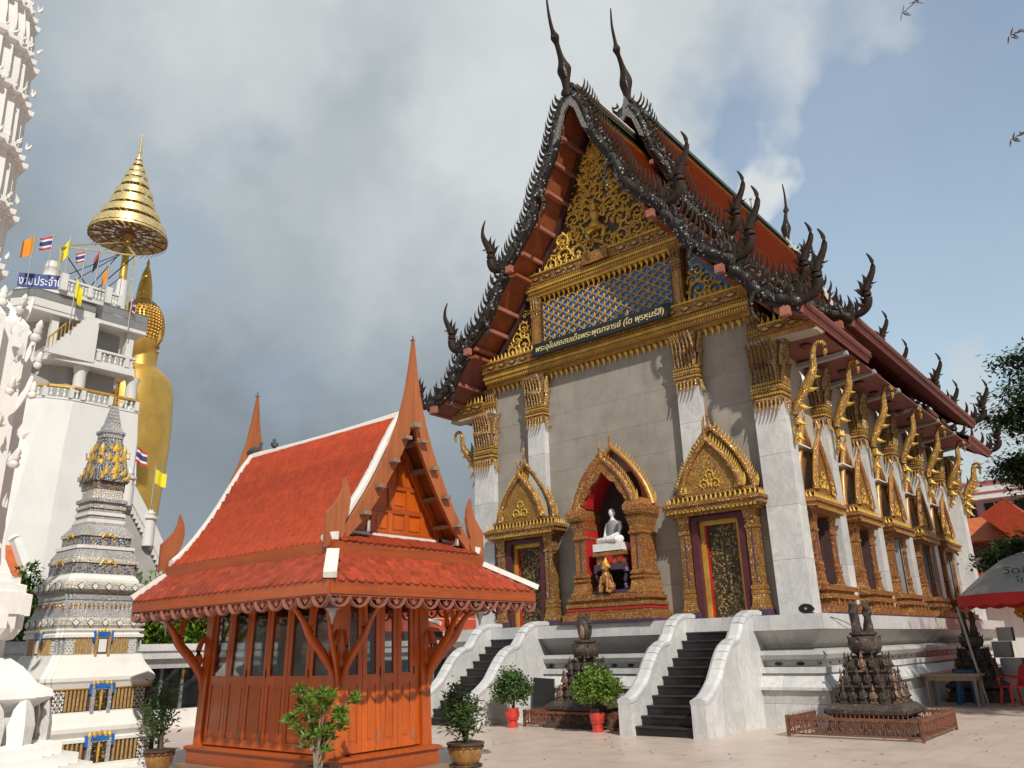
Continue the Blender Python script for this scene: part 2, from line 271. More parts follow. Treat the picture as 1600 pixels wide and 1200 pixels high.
# ------------------------------------------------------------------ mesh helpers
WM = {}           # world matrix of every object made here
class MB:
    def __init__(s): s.v = []; s.f = []
    def pts(s, P): n = len(s.v); s.v.extend([tuple(p) for p in P]); return n
    def box(s, x0, y0, z0, x1, y1, z1):
        n = s.pts([(x0, y0, z0), (x1, y0, z0), (x1, y1, z0), (x0, y1, z0), (x0, y0, z1), (x1, y0, z1), (x1, y1, z1), (x0, y1, z1)])
        s.f += [(n + a, n + b, n + c, n + d) for a, b, c, d in ((0, 3, 2, 1), (4, 5, 6, 7), (0, 1, 5, 4), (1, 2, 6, 5), (2, 3, 7, 6), (3, 0, 4, 7))]; return s
    def cbox(s, c, sx, sy, sz): return s.box(c[0] - sx / 2, c[1] - sy / 2, c[2] - sz / 2, c[0] + sx / 2, c[1] + sy / 2, c[2] + sz / 2)
    def bar(s, a, b, w, h=None, up=(0, 0, 1)):
        a = Vector(a); b = Vector(b); h = h or w; d = (b - a).normalized(); r = d.cross(Vector(up))
        if r.length < 1e-4: r = d.cross(Vector((1, 0, 0)))
        r.normalize(); u = r.cross(d); P = []
        for p in (a, b): P += [p - r * w / 2 - u * h / 2, p + r * w / 2 - u * h / 2, p + r * w / 2 + u * h / 2, p - r * w / 2 + u * h / 2]
        n = s.pts(P); s.f += [(n, n + 3, n + 2, n + 1), (n + 4, n + 5, n + 6, n + 7)] + [(n + i, n + (i + 1) % 4, n + 4 + (i + 1) % 4, n + 4 + i) for i in range(4)]; return s
    def rings(s, R, cap=True, close=True):
        k = len(R[0]); n = len(s.v)
        for r in R: s.pts(r)
        for i in range(len(R) - 1):
            for j in range(k if close else k - 1):
                a = n + i * k + j; b = n + i * k + (j + 1) % k; s.f.append((a, b, b + k, a + k))
        if cap: s.f.append(tuple(n + j for j in range(k))[::-1]); s.f.append(tuple(n + (len(R) - 1) * k + j for j in range(k)))
        return s
    def lathe(s, prof, c=(0, 0, 0), n=16, cap=True, sx=1, sy=1):
        return s.rings([[(c[0] + r * sx * math.cos(2 * PI * j / n), c[1] + r * sy * math.sin(2 * PI * j / n), c[2] + z) for j in range(n)] for r, z in prof], cap)
    def sqlathe(s, prof, c=(0, 0, 0), plan=None, sx=1, sy=1, cap=True):
        plan = plan or [(1, 1), (-1, 1), (-1, -1), (1, -1)]
        return s.rings([[(c[0] + a * r * sx, c[1] + b * r * sy, c[2] + z) for a, b in plan] for r, z in prof], cap)
    def tube(s, pts, rad, n=8, cap=True, flat=1.0, up=(0, 0, 1)):
        P = [Vector(p) for p in pts]; R = []
        if isinstance(rad, (int, float)): rad = [rad] * len(P)
        U = Vector(up)
        for i, p in enumerate(P):
            d = (P[min(i + 1, len(P) - 1)] - P[max(i - 1, 0)]).normalized(); a = d.cross(U)
            if a.length < 1e-3: a = d.cross(Vector((0, 1, 0)))
            a.normalize(); b = d.cross(a).normalized()
            R.append([p + (a * math.cos(2 * PI * j / n) * flat + b * math.sin(2 * PI * j / n)) * rad[i] for j in range(n)])
        return s.rings(R, cap)
    def extr(s, poly, f, a, b):
        """poly: 2-D outline, f(p, q, w) -> 3-D, extruded from w=a to w=b"""
        k = len(poly); n = s.pts([f(p, q, a) for p, q in poly] + [f(p, q, b) for p, q in poly])
        s.f += [tuple(n + i for i in range(k)), tuple(n + k + i for i in range(k))[::-1]] + [(n + i, n + k + i, n + k + (i + 1) % k, n + (i + 1) % k) for i in range(k)]; return s
    def quad(s, a, b, c, d): n = s.pts([a, b, c, d]); s.f.append((n, n + 1, n + 2, n + 3)); return s
    def merge(s, o, M=None):
        n = len(s.v)
        s.v += [tuple(M @ Vector(p)) for p in o.v] if M is not None else list(o.v)
        s.f += [tuple(i + n for i in f) for f in o.f]; return s
    def mesh(s, name, m, smooth=False):
        me = bpy.data.meshes.new(name); me.from_pydata(s.v, [], s.f); me.materials.append(MATS[m] if isinstance(m, str) else m)
        if smooth: me.polygons.foreach_set('use_smooth', [True] * len(me.polygons))
        import bmesh as _b
        bm = _b.new(); bm.from_mesh(me); _b.ops.recalc_face_normals(bm, faces=bm.faces); bm.to_mesh(me); bm.free()
        if smooth:
            try: me.set_sharp_from_angle(angle=math.radians(50))
            except Exception: pass
        return me
def link(name, data, M, parent=None, **k):
    o = bpy.data.objects.new(name, data); COL.objects.link(o); M = M.copy()
    if parent is not None: o.parent = parent; o.matrix_local = WM[parent].inverted() @ M
    else: o.matrix_local = M
    WM[o] = M
    for a, b in k.items(): o[a] = b
    return o
I4 = Matrix.Identity(4)
def T(x, y=None, z=None): return Matrix.Translation((x, y, z) if y is not None else x)
def RZ(a): return Matrix.Rotation(a, 4, 'Z')
def RX(a): return Matrix.Rotation(a, 4, 'X')
def RY(a): return Matrix.Rotation(a, 4, 'Y')
def SC(x, y=None, z=None): return Matrix.Diagonal((x, x if y is None else y, x if z is None else z, 1))
def thing(name, loc, label, cat, group=None, kind=None, rz=0):
    o = link(name, None, T(*loc) @ RZ(rz)); o.empty_display_size = .2; o['label'] = label; o['category'] = cat
    if group: o['group'] = group
    if kind: o['kind'] = kind
    return o
def part(name, mb, m, parent, smooth=False, label=None, kind=None):
    """mb holds world coordinates; the part gets its parent's frame"""
    W = WM[parent]; inv = W.inverted(); mb.v = [tuple(inv @ Vector(p)) for p in mb.v]
    o = link(name, mb.mesh(name, m, smooth), W, parent)
    if label: o['label'] = label
    if kind: o['kind'] = kind
    return o
def solid(name, mb, m, label=None, cat=None, group=None, kind=None, loc=(0, 0, 0), smooth=False):
    mb.v = [(p[0] - loc[0], p[1] - loc[1], p[2] - loc[2]) for p in mb.v]
    o = link(name, mb.mesh(name, m, smooth), T(*loc))
    for a, b in (('label', label), ('category', cat), ('group', group), ('kind', kind)):
        if b: o[a] = b
    return o
def inst(name, me, M, parent, **k): return link(name, me, M, parent, **k)
def copy_thing(root, M, label=None, group=None):
    def rec(o, par, mw):
        c = o.copy(); COL.objects.link(c)
        if par is not None: c.parent = par; c.matrix_local = WM[par].inverted() @ mw
        else: c.matrix_local = mw
        WM[c] = mw
        for ch in KIDS.get(o, []): rec(ch, c, mw @ (WM[o].inverted() @ WM[ch]))
        return c
    KIDS = {}
    for o in WM:
        if o.parent is not None: KIDS.setdefault(o.parent, []).append(o)
    c = rec(root, None, M)
    if label: c['label'] = label
    if group: c['group'] = group
    return c
def lerp(a, b, t): return a + (b - a) * t
def interp(P, n):
    """n+1 points evenly spaced along the polyline P with their tangents"""
    P = [Vector(p) for p in P]; seg = [(P[i + 1] - P[i]).length for i in range(len(P) - 1)]; tot = sum(seg); out = []
    for k in range(n + 1):
        s = tot * k / n; i = 0
        while i < len(seg) - 1 and s > seg[i]: s -= seg[i]; i += 1
        q = P[i].lerp(P[i + 1], min(1, s / seg[i])); out.append((q, (P[i + 1] - P[i]).normalized()))
    return out
def smooth_path(P, k=6):
    P = [Vector(p) for p in P]; out = []
    for i in range(len(P) - 1):
        a = P[max(i - 1, 0)]; b = P[i]; c = P[i + 1]; d = P[min(i + 2, len(P) - 1)]
        for j in range(k):
            t = j / k; out.append(.5 * ((2 * b) + (c - a) * t + (2 * a - 5 * b + 4 * c - d) * t * t + (3 * b - a - 3 * c + d) * t ** 3))
    out.append(P[-1]); return out
def flame_mb(h=1.0, w=.34, d=.2, lean=.25):
    """a small pointed flame leaf standing on z=0 in the x-z plane, thick in y"""
    b = MB(); R = []
    for t_, ww in ((0, .7), (.22, 1.0), (.5, .72), (.78, .3), (1.0, .02)):
        x = lean * w * math.sin(t_ * 3.0) * 1.2; a = w / 2 * ww; dd = d / 2 * ww
        R.append([(x + a, 0, h * t_), (x, dd, h * t_), (x - a, 0, h * t_), (x, -dd, h * t_)])
    return b.rings(R)
def petal_mb(h=1.0, w=.4, d=.15, curl=.25):
    """lotus petal rising from z=0, bulging towards -y and curling out at the tip"""
    b = MB(); R = []
    for t_, ww in ((0, .75), (.3, .9), (.62, 1.0), (.85, .62), (1.0, .06)):
        y = -d * .6 - curl * h * (t_ ** 2.2); a = w / 2 * ww
        R.append([(a, y + d * .35, h * t_), (a * .45, y - d * .2, h * t_), (0, y - d * .45, h * t_), (-a * .45, y - d * .2, h * t_), (-a, y + d * .35, h * t_), (0, y + d * .5, h * t_)])
    return b.rings(R)
def scroll_mb(turns=1.35, r=1.0, th=.15, n=22, depth=.14):
    """a carved curling tendril in the x-z plane with leaf tips on its outside"""
    b = MB(); pts = []; rad = []
    for i in range(n + 1):
        t_ = i / n; a = -.5 + turns * 2 * PI * t_; rr = r * (1 - .86 * t_); pts.append((rr * math.cos(a), 0, rr * math.sin(a))); rad.append(th * (1 - .45 * t_))
    b.tube(pts, rad, 5, up=(0, 1, 0))
    fl = flame_mb(.62, .40, .2)
    for i in range(1, n - 4, 2):
        p = Vector(pts[i]); a = math.atan2(p.z, p.x); M = T(p) @ RY(PI / 2 - a - .9) ; b.merge(fl, M @ SC(.9 * (1 - .5 * i / n)))
    b.lathe([(.001, -.1), (.16, -.05), (.16, .05), (.001, .1)], (0, 0, 0), 8)
    return b
# ================================================================== ground
g = MB(); g.box(-900, -900, -.5, 900, 900, 0); solid('ground', g, 'terrace_tile', kind='structure')
# ================================================================== the temple hall
CX = -10.92; WY = 17.5
temple = thing('temple_hall', (CX, 25.8, 0), 'grey temple hall with gilded gable, marble pillars and tiered red roofs', 'temple')
FL = flame_mb(1, .42, .22).mesh('flame', 'gold_flame'); FLr = flame_mb(1, .42, .22).mesh('flame', 'gold_red')
PET = petal_mb().mesh('petal', 'capital_gold', True)
def flames(parent, name, a, b, n, h, mb_only=None, down=False, yaw=0.0, m='gold_flame', w=1.0, tall_mid=0.0):
    """row of n flame leaves from a to b joined into one cresting"""
    out = MB(); a = Vector(a); b = Vector(b); d = (b - a); ang = math.atan2(d.y, d.x); f = flame_mb(1, .5 * w, .25)
    for i in range(n):
        p = a.lerp(b, (i + .5) / n); k = h * (1 + tall_mid * (1 - abs(2 * (i + .5) / n - 1))) * random.uniform(.9, 1.08)
        Mx = T(p) @ RZ(ang) @ (SC(h, h, -k) if down else SC(h, h, k)); out.merge(f, Mx)
    return part(name, out, m, parent, True)
# ---- plinth: every course is laid in marble blocks around the two visible sides
PX = 5.08; PY0 = 16.5; PY1 = 35.0
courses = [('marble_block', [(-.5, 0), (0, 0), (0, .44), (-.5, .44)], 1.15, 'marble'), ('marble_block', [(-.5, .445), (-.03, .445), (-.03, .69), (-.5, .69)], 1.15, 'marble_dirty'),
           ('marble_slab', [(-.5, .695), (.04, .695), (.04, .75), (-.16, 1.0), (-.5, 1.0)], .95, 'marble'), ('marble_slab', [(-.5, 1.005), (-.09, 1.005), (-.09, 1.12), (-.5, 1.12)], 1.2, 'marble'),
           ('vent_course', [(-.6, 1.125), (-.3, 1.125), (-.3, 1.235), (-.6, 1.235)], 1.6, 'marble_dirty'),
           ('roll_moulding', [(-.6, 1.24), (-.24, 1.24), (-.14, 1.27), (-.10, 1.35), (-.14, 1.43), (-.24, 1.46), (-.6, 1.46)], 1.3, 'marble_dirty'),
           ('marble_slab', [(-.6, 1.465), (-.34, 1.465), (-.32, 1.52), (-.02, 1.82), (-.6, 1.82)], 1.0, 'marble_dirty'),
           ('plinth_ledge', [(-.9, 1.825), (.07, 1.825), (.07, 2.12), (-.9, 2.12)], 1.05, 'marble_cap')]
for nm, poly, L_, m in courses:
    n = round(2 * PX / L_)
    for i in range(n):
        a = CX - PX + 2 * PX * i / n; b = CX - PX + 2 * PX * (i + 1) / n
        if poly[1][1] < 1.8 and any(abs((a + b) / 2 - (CX + s * 2.8)) < .35 for s in (-1, 1)): continue
        jit = random.uniform(-.004, .004)
        def f(d, z, w, a=a, b=b, i=i):
            x = w
            if i == n - 1 and w == b: x = w + d
            if i == 0 and w == a: x = w - d
            return (x, PY0 - d - jit, z)
        part(nm, MB().extr(poly, f, a, b - (.004 if i < n - 1 else 0)), m, temple)
    n = round((PY1 - PY0) / (L_ * 1.15))
    for i in range(n):
        a = PY0 + (PY1 - PY0) * i / n; b = PY0 + (PY1 - PY0) * (i + 1) / n
        def f(d, z, w, a=a, b=b, i=i, jit=random.uniform(-.004, .004)):
            y = w - d if (i == 0 and w == a) else (w + d if (i == n - 1 and w == b) else w)
            return (CX + PX + d + jit, y, z)
        part(nm, MB().extr(poly, f, a, b - (.004 if i < n - 1 else 0)), m, temple)
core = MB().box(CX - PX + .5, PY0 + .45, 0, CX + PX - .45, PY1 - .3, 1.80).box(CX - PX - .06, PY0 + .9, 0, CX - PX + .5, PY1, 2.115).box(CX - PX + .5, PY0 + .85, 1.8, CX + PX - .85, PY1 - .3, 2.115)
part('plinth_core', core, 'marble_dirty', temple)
for sx in range(8):      # oval vents in the recessed course
    u = -1.35 + sx * .38
    if abs(u - .9) > 1.3 and False: continue
    part('vent', MB().lathe([(.001, -.002), (.08, 0), (.08, .012), (.001, .012)], (0, 0, 0), 10, sy=.42), 'black_granite', temple) if False else None
vent = MB().rings([[(.085 * math.cos(2 * PI * j / 12), y, .038 * math.sin(2 * PI * j / 12)) for j in range(12)] for y in (-.006, .03)]).mesh('vent', 'black_granite')
for u in (-1.3, -.85, -.4, .05, .5, .95, 1.35, 4.0, 4.45, -4.1, -4.6): inst('vent', vent, T(CX + u, PY0 + .3, 1.18), temple)
for k in range(22): inst('vent', vent, T(CX + PX - .3, 17.0 + k * .55, 1.18) @ RZ(PI / 2) @ SC(.5, 1, .6), temple)
# ---- walls
GAB_IN = [(0, 16.75), (.25, 16.2), (.5, 15.6), (.78, 14.9), (1.1, 14.15), (1.55, 13.25), (2.05, 12.45), (2.5, 11.9), (3.15, 10.85), (3.7, 10.2), (4.1, 9.72), (4.65, 9.02), (5.0, 8.75)]
def outline(P, dx=0.0, dz=0.0): return [(-u + dx if u > .01 else 0, z + dz) for u, z in reversed(P) if u > .01] + [(u - dx if u > .01 else 0, z + dz) for u, z in P]
w = MB().box(CX - 4.35, WY, 2.1, CX + 4.35, 34.3, 8.9); part('wall_core', w, 'side_plaster', temple)
gw = MB().extr([(-4.3, 8.9)] + [(-u, z) for u, z in reversed(GAB_IN[1:-2])] + [GAB_IN[0]] + [(u, z) for u, z in GAB_IN[1:-2]] + [(4.3, 8.9)], lambda p, q, w: (CX + p, w, q), WY + .12, 34.2)
part('gable_core', gw, 'soffit_red', temple)
# granite facing of the front
rows = [2.13, 2.95, 3.75, 4.55, 5.35, 6.15, 6.95, 7.75, 8.92]
for r in range(len(rows) - 1):
    off = .55 if r % 2 else 0; x = -4.36
    cuts = [-4.36] + [c for c in [-3.9 + off + 1.1 * k for k in range(8)] if c < 4.1] + [4.36]
    for a, b in zip(cuts, cuts[1:]):
        if b - a < .05: continue
        if rows[r] < 4.5 and (abs((a + b) / 2 - 2.8) < .3 or abs((a + b) / 2 + 2.8) < .3): continue
        j = random.uniform(0, .005)
        part('granite_panel', MB().box(CX + a + .002, WY - .04 - j, rows[r] + .002, CX + b - .002, WY - .002, rows[r + 1] - .003), 'plaster_grey', temple)
# ---- marble pillars with gilt lotus capitals
def pillar(x0, x1, y0, y1, zb, zt, nseg=4, lean=0.0, corner=False):
    for k in range(nseg):
        a = lerp(zb, zt, k / nseg); b = lerp(zb, zt, (k + 1) / nseg) - .006
        sh0 = lean * (a - zb); sh1 = lean * (b - zb)
        R = [[(x0 - sh, y0, z), (x1 - sh, y0, z), (x1 - sh, y1, z), (x0 - sh, y1, z)] for sh, z in ((sh0, a), (sh1, b))]
        part('pillar_block', MB().rings(R), 'marble', temple)
def capital(cx, cy, hw, hd, z0, z1, n=6, sides='fr'):
    """core, bead rings and three rows of curling petals; sides: f front, r right, l left"""
    H = z1 - z0; core = MB()
    prof = [(1.02, 0), (1.02, .05), (1.1, .08), (1.1, .12), (1.0, .14), (1.0, .2), (1.12, .22), (1.12, .26), (1.0, .29), (1.0, .36), (1.03, .4), (1.02, .62), (1.08, .8), (1.16, .95), (1.22, 1.0)]
    core.rings([[(cx + a * hw * r, cy + b * (hd + hw * (r - 1)), z0 + H * q) for a, b in ((1, 1), (-1, 1), (-1, -1), (1, -1))] for r, q in prof])
    c = part('capital', core, 'capital_gold', temple)
    faces = []
    if 'f' in sides: faces.append((0, cx, cy - hd, hw))
    if 'r' in sides: faces.append((PI / 2, cx + hw, cy, hd))
    if 'l' in sides: faces.append((-PI / 2, cx - hw, cy, hd))
    for ang, fx, fy, half in faces:
        for row, (zz, hh, curl, kk, sgn) in enumerate(((.60, .40, .22, n, 1), (.36, .30, .12, n, 1), (.10, .22, .06, n, -1))):
            for i in range(kk):
                s = (i + .5) / kk * 2 - 1; flare = 1.0 + (.10 if row == 0 else .03)
                p = Vector((s * half * flare, -.02, 0)); M = T(fx, fy, z0 + H * zz) @ RZ(ang) @ T(p) @ RZ(s * -.25) @ SC(2.6 * half / kk * 1.05, 1.0 * H * hh * .9, sgn * H * hh)
                inst('petal', PET, M, c)
    for zq in (.17, .28, .34):
        b = MB()
        for ang, fx, fy, half in faces:
            k = int(half * 2 / .055)
            for i in range(k):
                s = (i + .5) / k * 2 - 1; o = Vector((math.cos(ang) * s * half * 1.08, math.sin(ang) * s * half * 1.08)); nrm = Vector((math.sin(ang), -math.cos(ang)))
                b.cbox((fx + o.x + nrm.x * .03, fy + o.y + nrm.y * .03, z0 + H * zq), .038, .038, H * .035)
        part('bead_row', b, 'gold_plain', c)
    return c
for s in (-1, 1):
    pillar(CX + s * 2.36 - .29, CX + s * 2.36 + .29, WY - .24, WY, 4.8, 7.62, 3)
    capital(CX + s * 2.36, WY - .12, .30, .14, 7.58, 8.95, 6, 'f' + ('r' if s > 0 else 'r'))
    x0 = CX + s * 4.33
    pillar(x0 - .36, x0 + .36, WY - .24, WY + .24, 2.125, 6.72, 4, lean=.004 * s)
    capital(x0 - .02 * s, WY + .0, .33, .25, 6.68, 8.2, 7, 'fr')
    pillar(CX + s * 4.13 - .17, CX + s * 4.13 + .17, WY - .12, WY + .2, 8.205, 8.36, 1)
    capital(CX + s * 4.13, WY + .04, .18, .15, 8.36, 9.0, 4, 'fr')
# ---- side pilasters, windows and eave brackets
SX = CX + 4.72
BAYS = [20.2 + 2.95 * k for k in range(5)]
for y in BAYS:
    for k in range(4):
        a = lerp(2.15, 6.75, k / 4); b = lerp(2.15, 6.75, (k + 1) / 4) - .006
        part('pillar_block', MB().box(SX - .45, y - .23, a, SX - .06, y + .23, b), 'marble', temple)
    capital(SX - .30, y, .24, .24, 6.72, 8.15, 5, 'rf')
part('pillar_block', MB().box(SX - .6, 33.9, 2.125, SX, 34.55, 6.7), 'marble', temple)
capital(SX - .35, 34.2, .36, .33, 6.68, 8.15, 6, 'rf')
def naga_bracket(x, y, zf, zt, sgn=1, reach=.85):
    """gilt serpent rising from the pillar to carry the eave"""
    H = zt - zf; b = MB()
    pth = smooth_path([(x, y, zf), (x + sgn * .10, y, zf + .16 * H), (x + sgn * .10, y, zf + .34 * H), (x + sgn * .36 * reach, y, zf + .52 * H), (x + sgn * .66 * reach, y, zf + .72 * H), (x + sgn * .72 * reach, y, zf + .90 * H), (x + sgn * .84 * reach, y, zf + 1.0 * H), (x + sgn * 1.02 * reach, y, zf + .97 * H), (x + sgn * 1.0 * reach, y, zf + .84 * H)], 5)
    n = len(pth); rad = [.05 + .10 * math.sin(min(1, i / n * 2.2) * PI * .62) if i < n * .5 else .075 for i in range(n)]
    rad = [lerp(.04, .125, min(1, i / (n * .38))) if i < n * .38 else lerp(.125, .05, min(1, (i - n * .38) / (n * .3))) for i in range(n)]
    rad[-1] = .015; rad[-2] = .035
    b.tube(pth, rad, 8, flat=.75); o = part('eave_bracket', b, 'gold_relief_fine', temple, True)
    fl = MB(); f = flame_mb(1, .5, .3)
    for i, (q, ang, sz) in enumerate([(4, 2.5, .26), (8, 2.2, .32), (12, 2.0, .34), (16, 1.7, .30), (6, -2.6, .22), (19, 1.9, .22)]):
        p = pth[min(q, n - 1)]; fl.merge(f, T(p) @ RY(sgn * ang) @ SC(sz, sz * .8, sz))
    part('bracket_leaves', fl, 'gold_flame', o, True)
    b2 = MB().merge(flame_mb(1, .55, .4), T(x + sgn * .30, y, zf + .52 * H) @ SC(.42, .4, .5)); part('bracket_bud', b2, 'naga_silver', o, True)
    return o
naga_bracket(CX + 4.72, WY - .02, 5.75, 7.95, 1, .92); naga_bracket(CX - 4.72, WY - .02, 6.1, 7.95, -1, .9)
for k, y in enumerate(BAYS + [34.2]): naga_bracket(SX + .02, y, 5.95, 8.25 if k < 5 else 7.8, 1, .8)
naga_bracket(SX + .02, 34.75, 5.9, 7.75, 1, .7)
# ---- a gilded door or window surround (drawn for a wall facing -y, centred on x=0, standing at y=0)
def surround(kind, W, z0, z1, apex, depth, parent, M, mb_gold='gold_relief', base=None):
    def P(name, mb, m, smooth=False):
        mb.v = [tuple(M @ Vector(p)) for p in mb.v]; return part(name, mb, m, root, smooth)
    root = link(kind, None, M, parent)
    pw = .27 if kind != 'niche' else .36; H = z1 - z0; py = -depth * .45 if kind != 'niche' else -depth * .5; posthalf = pw / 2 if kind != 'niche' else depth * .42
    for s in (-1, 1):       # side posts: foot, shaft with groove, capital
        c = s * (W / 2 - pw / 2); b = MB()
        b.sqlathe([(1.35, 0), (1.35, .05), (1.2, .08), (1.0, .30), (1.12, .34), (1.12, .38), (.95, .40), (1.08, .44), (1.08, .50), (.9, .52), (.9, H - .42), (1.05, H - .40), (1.05, H - .35), (.92, H - .33), (.95, H - .2), (1.2, H)],
                  (c, py, z0), sx=pw / 2, sy=posthalf)
        P('side_post', b, mb_gold)
        P('post_strip', MB().box(c - .015, py - posthalf * .94, z0 + .55, c + .015, py - posthalf * .88, z1 - .45), 'purple_band')
    if kind != 'niche':
        # stepped cornice
        b = MB(); cw = W / 2 + .17
        for (o, a, c) in ((-.04, 0, .05), (.02, .05, .10), (.08, .10, .20), (.12, .20, .27), (.03, .27, .31)):
            b.box(-cw - o, -depth - o, z1 + a + .001, cw + o, 0, z1 + c)
        P('cornice', b, mb_gold)
        b = MB()
        nb = 22
        for i in range(nb): b.cbox((lerp(-cw, cw, (i + .5) / nb), -depth - .09, z1 + .075), .05, .04, .04)
        P('bead_row', b, 'gold_plain')
        b = MB(); f = flame_mb(1, .6, .3)
        for i in range(19): b.merge(f, T(lerp(-cw, cw, (i + .5) / 19), -depth - .02, z1 + .30) @ SC(.12, .12, .15))
        for i in range(6):
            for s in (-1, 1): b.merge(f, T(s * (cw + .02), -depth * (i + .5) / 6, z1 + .30) @ RZ(PI / 2) @ SC(.12, .12, .15))
        P('cresting', b, 'gold_flame', True)
        b = MB(); uw = cw - .17
        b.box(-uw, -depth + .08, z1 + .31, uw, 0, z1 + .42).box(-uw - .05, -depth + .03, z1 + .421, uw + .05, 0, z1 + .50); P('upper_cornice', b, mb_gold)
        zp = z1 + .50
    else:
        uw = W / 2 + .02; zp = z1 + .30
        for s in (-1, 1):
            b = MB(); b.sqlathe([(.9, 0), (1.05, .04), (1.3, .10), (1.4, .17), (1.42, .28), (1.3, .35), (1.1, .42), (.9, .46)], (s * (W / 2 - pw / 2 + .04), -depth * .5, z1 - .03), sx=pw / 2, sy=depth * .44); P('side_capital', b, mb_gold)
    # two layered pediments with curving gables and fins
    hgt = apex - zp; f = flame_mb(1, .55, .3)
    for layer, (sc_, yy, dz, hh) in enumerate(((1.0, -depth * .35, 0, hgt * .86), (.80, -depth + .02, 0, hgt * .66))):
        pw_ = uw * sc_ * (.98 if kind != 'niche' else 1.06)
        arc = lambda t_: (pw_ * max(0.0, 1 - max(0.0, t_) ** 2.3 * .72 - max(0.0, t_) * .28) if t_ < 1 else 0, zp + dz + hh * max(0.0, t_) * (.86 + .14 * t_))
        pts = [arc(i / 10) for i in range(11)]
        for s in (-1, 1):
            b = MB(); b.tube([(s * x, yy, z) for x, z in pts], [.095 * (1 - .25 * i / 10) for i in range(11)], 8, flat=.9); P('pediment_gable', b, mb_gold if kind == 'door' or layer else 'gold_red', True)
            b = MB()
            for i in range(1, 20):
                t_ = i / 20; x, z = arc(t_); x2, z2 = arc(t_ + .03); a = math.atan2(z2 - z, x2 - x)
                b.merge(f, T(s * x, yy, z) @ RY(s * (.75 - .4 * t_)) @ SC(.12, .1, .21))
            b.merge(f, T(s * (pw_ + .02), yy, zp + dz) @ RY(s * .25) @ SC(.22, .14, .34)); b.merge(f, T(s * (pw_ - .12), yy - .02, zp + dz) @ RY(s * .1) @ SC(.16, .12, .22))
            P('gable_fins', b, 'gold_flame', True)
        ap = pts[-1]
        b = MB(); b.tube(smooth_path([(0, yy, ap[1] - .04), (0, yy - .03, ap[1] + .12), (.0, yy - .07, ap[1] + .24), (0, yy - .03, ap[1] + hgt * .14 + .22)], 4), [.05] * 4 + [.035] * 4 + [.025] * 4 + [.006], 6); P('finial', b, 'gold_red', True)
        if kind != 'niche' or layer == 0:
            poly = [(x, z) for x, z in reversed(pts)] + [(-x, z) for x, z in pts[:-1]]
            if kind == 'niche': continue
            P('pediment_panel', MB().extr(poly, lambda p, q, w: (p * .93, w, q - .03), yy + .02, yy + .09), 'gold_relief_fine')
            if layer == 1:
                for (x, z, r) in ((-.16, .16, .13), (.16, .16, .13), (0, .38, .12)): inst('scroll', SCR, M @ T(x * sc_ * 1.2, yy - .0, zp + z) @ SC(r * (1 if x <= 0 else -1), r, r), root)
    return root, P, pw, depth
SCR = scroll_mb().mesh('scroll', 'gold_flame', True); SCRd = scroll_mb().mesh('scroll', 'door_carving', True)
for s in (-1, 1):
    M = T(CX + s * 2.8, WY - .04, 0)
    root, P, pw, dp = surround('door', 1.9, 2.27, 4.42, 6.75, .48, temple, M)
    P('door_case', MB().box(-.66, -.30, 2.13, -.50, 0, 4.40).box(.50, -.30, 2.13, .66, 0, 4.40).box(-.50, -.30, 4.30, .50, 0, 4.40), 'maroon')
    P('door_frame', MB().box(-.50, -.16, 2.0, -.40, .1, 4.30).box(.40, -.16, 2.0, .50, .1, 4.30).box(-.40, -.16, 4.20, .40, .1, 4.30).box(-.52, -.5, 1.98, .52, .1, 2.10), 'gold_plain')
    P('frame_liner', MB().box(-.40, -.10, 2.1, -.36, .1, 4.20).box(.36, -.10, 2.1, .40, .1, 4.20), 'red_paint')
    P('door_recess', MB().box(-.5, .035, 2.1, .5, .05, 4.3), 'black_granite')
    for q in (-1, 1):
        lf = P('door_leaf', MB().box(min(0, q * .355) + .005, -.05, 2.12, max(0, q * .355) - .005, .0, 4.18), 'door_carving')
        for k in range(6):
            inst('scroll', SCRd, M @ T(q * .18, -.045, 2.34 + k * .34) @ SC(.13 * q, .08, .15), lf)
    for q in (-1, 1): P('plinth_block', MB().box(q * .80 - .22, -.42, 2.125, q * .80 + .22, 0, 2.27), 'purple_band')
# white offering flowers on the left sill
# ---- niche
Mn = T(CX + .1, WY - .04, 0)
root, P, pw, dp = surround('niche', 1.98, 2.78, 4.55, 6.72, .80, temple, Mn, 'gold_side')
b = MB()
for (o, a, c) in ((.12, 2.19, 2.34), (.06, 2.34, 2.40), (.02, 2.40, 2.50), (.05, 2.50, 2.58), (-.04, 2.58, 2.66), (.02, 2.66, 2.74), (-.05, 2.74, 2.785)): b.box(-1.1 - o, -.9 - o, a, 1.1 + o, 0, c - .001)
P('niche_base', b, 'gold_side'); P('base_band', MB().box(-1.30, -1.1, 2.125, 1.30, 0, 2.19), 'purple_band')
P('red_band', MB().box(-1.135, -.935, 2.42, 1.135, -.93, 2.47).box(1.13, -.93, 2.42, 1.135, 0, 2.47), 'red_paint')
P('niche_back', MB().box(-.62, -.03, 2.79, .62, -.004, 5.8), 'cloth_and_shade_dark')
P('niche_cheek', MB().box(-.66, -.70, 2.79, -.635, -.03, 5.1), 'red_paint'); P('niche_cheek', MB().box(.635, -.70, 2.79, .66, -.03, 5.1), 'red_paint')
P('pediment_arch', MB().extr([(-.92, 4.95), (-.84, 5.25), (-.64, 5.62), (-.38, 5.94), (0, 6.26), (.38, 5.94), (.64, 5.62), (.84, 5.25), (.92, 4.95), (.62, 4.95), (.56, 5.10), (.44, 5.22), (.36, 5.40), (.20, 5.50), (0, 5.74), (-.20, 5.50), (-.36, 5.40), (-.44, 5.22), (-.56, 5.10), (-.62, 4.95)], lambda p, q, w: (p, w, q), -.80, -.70), 'gold_side')
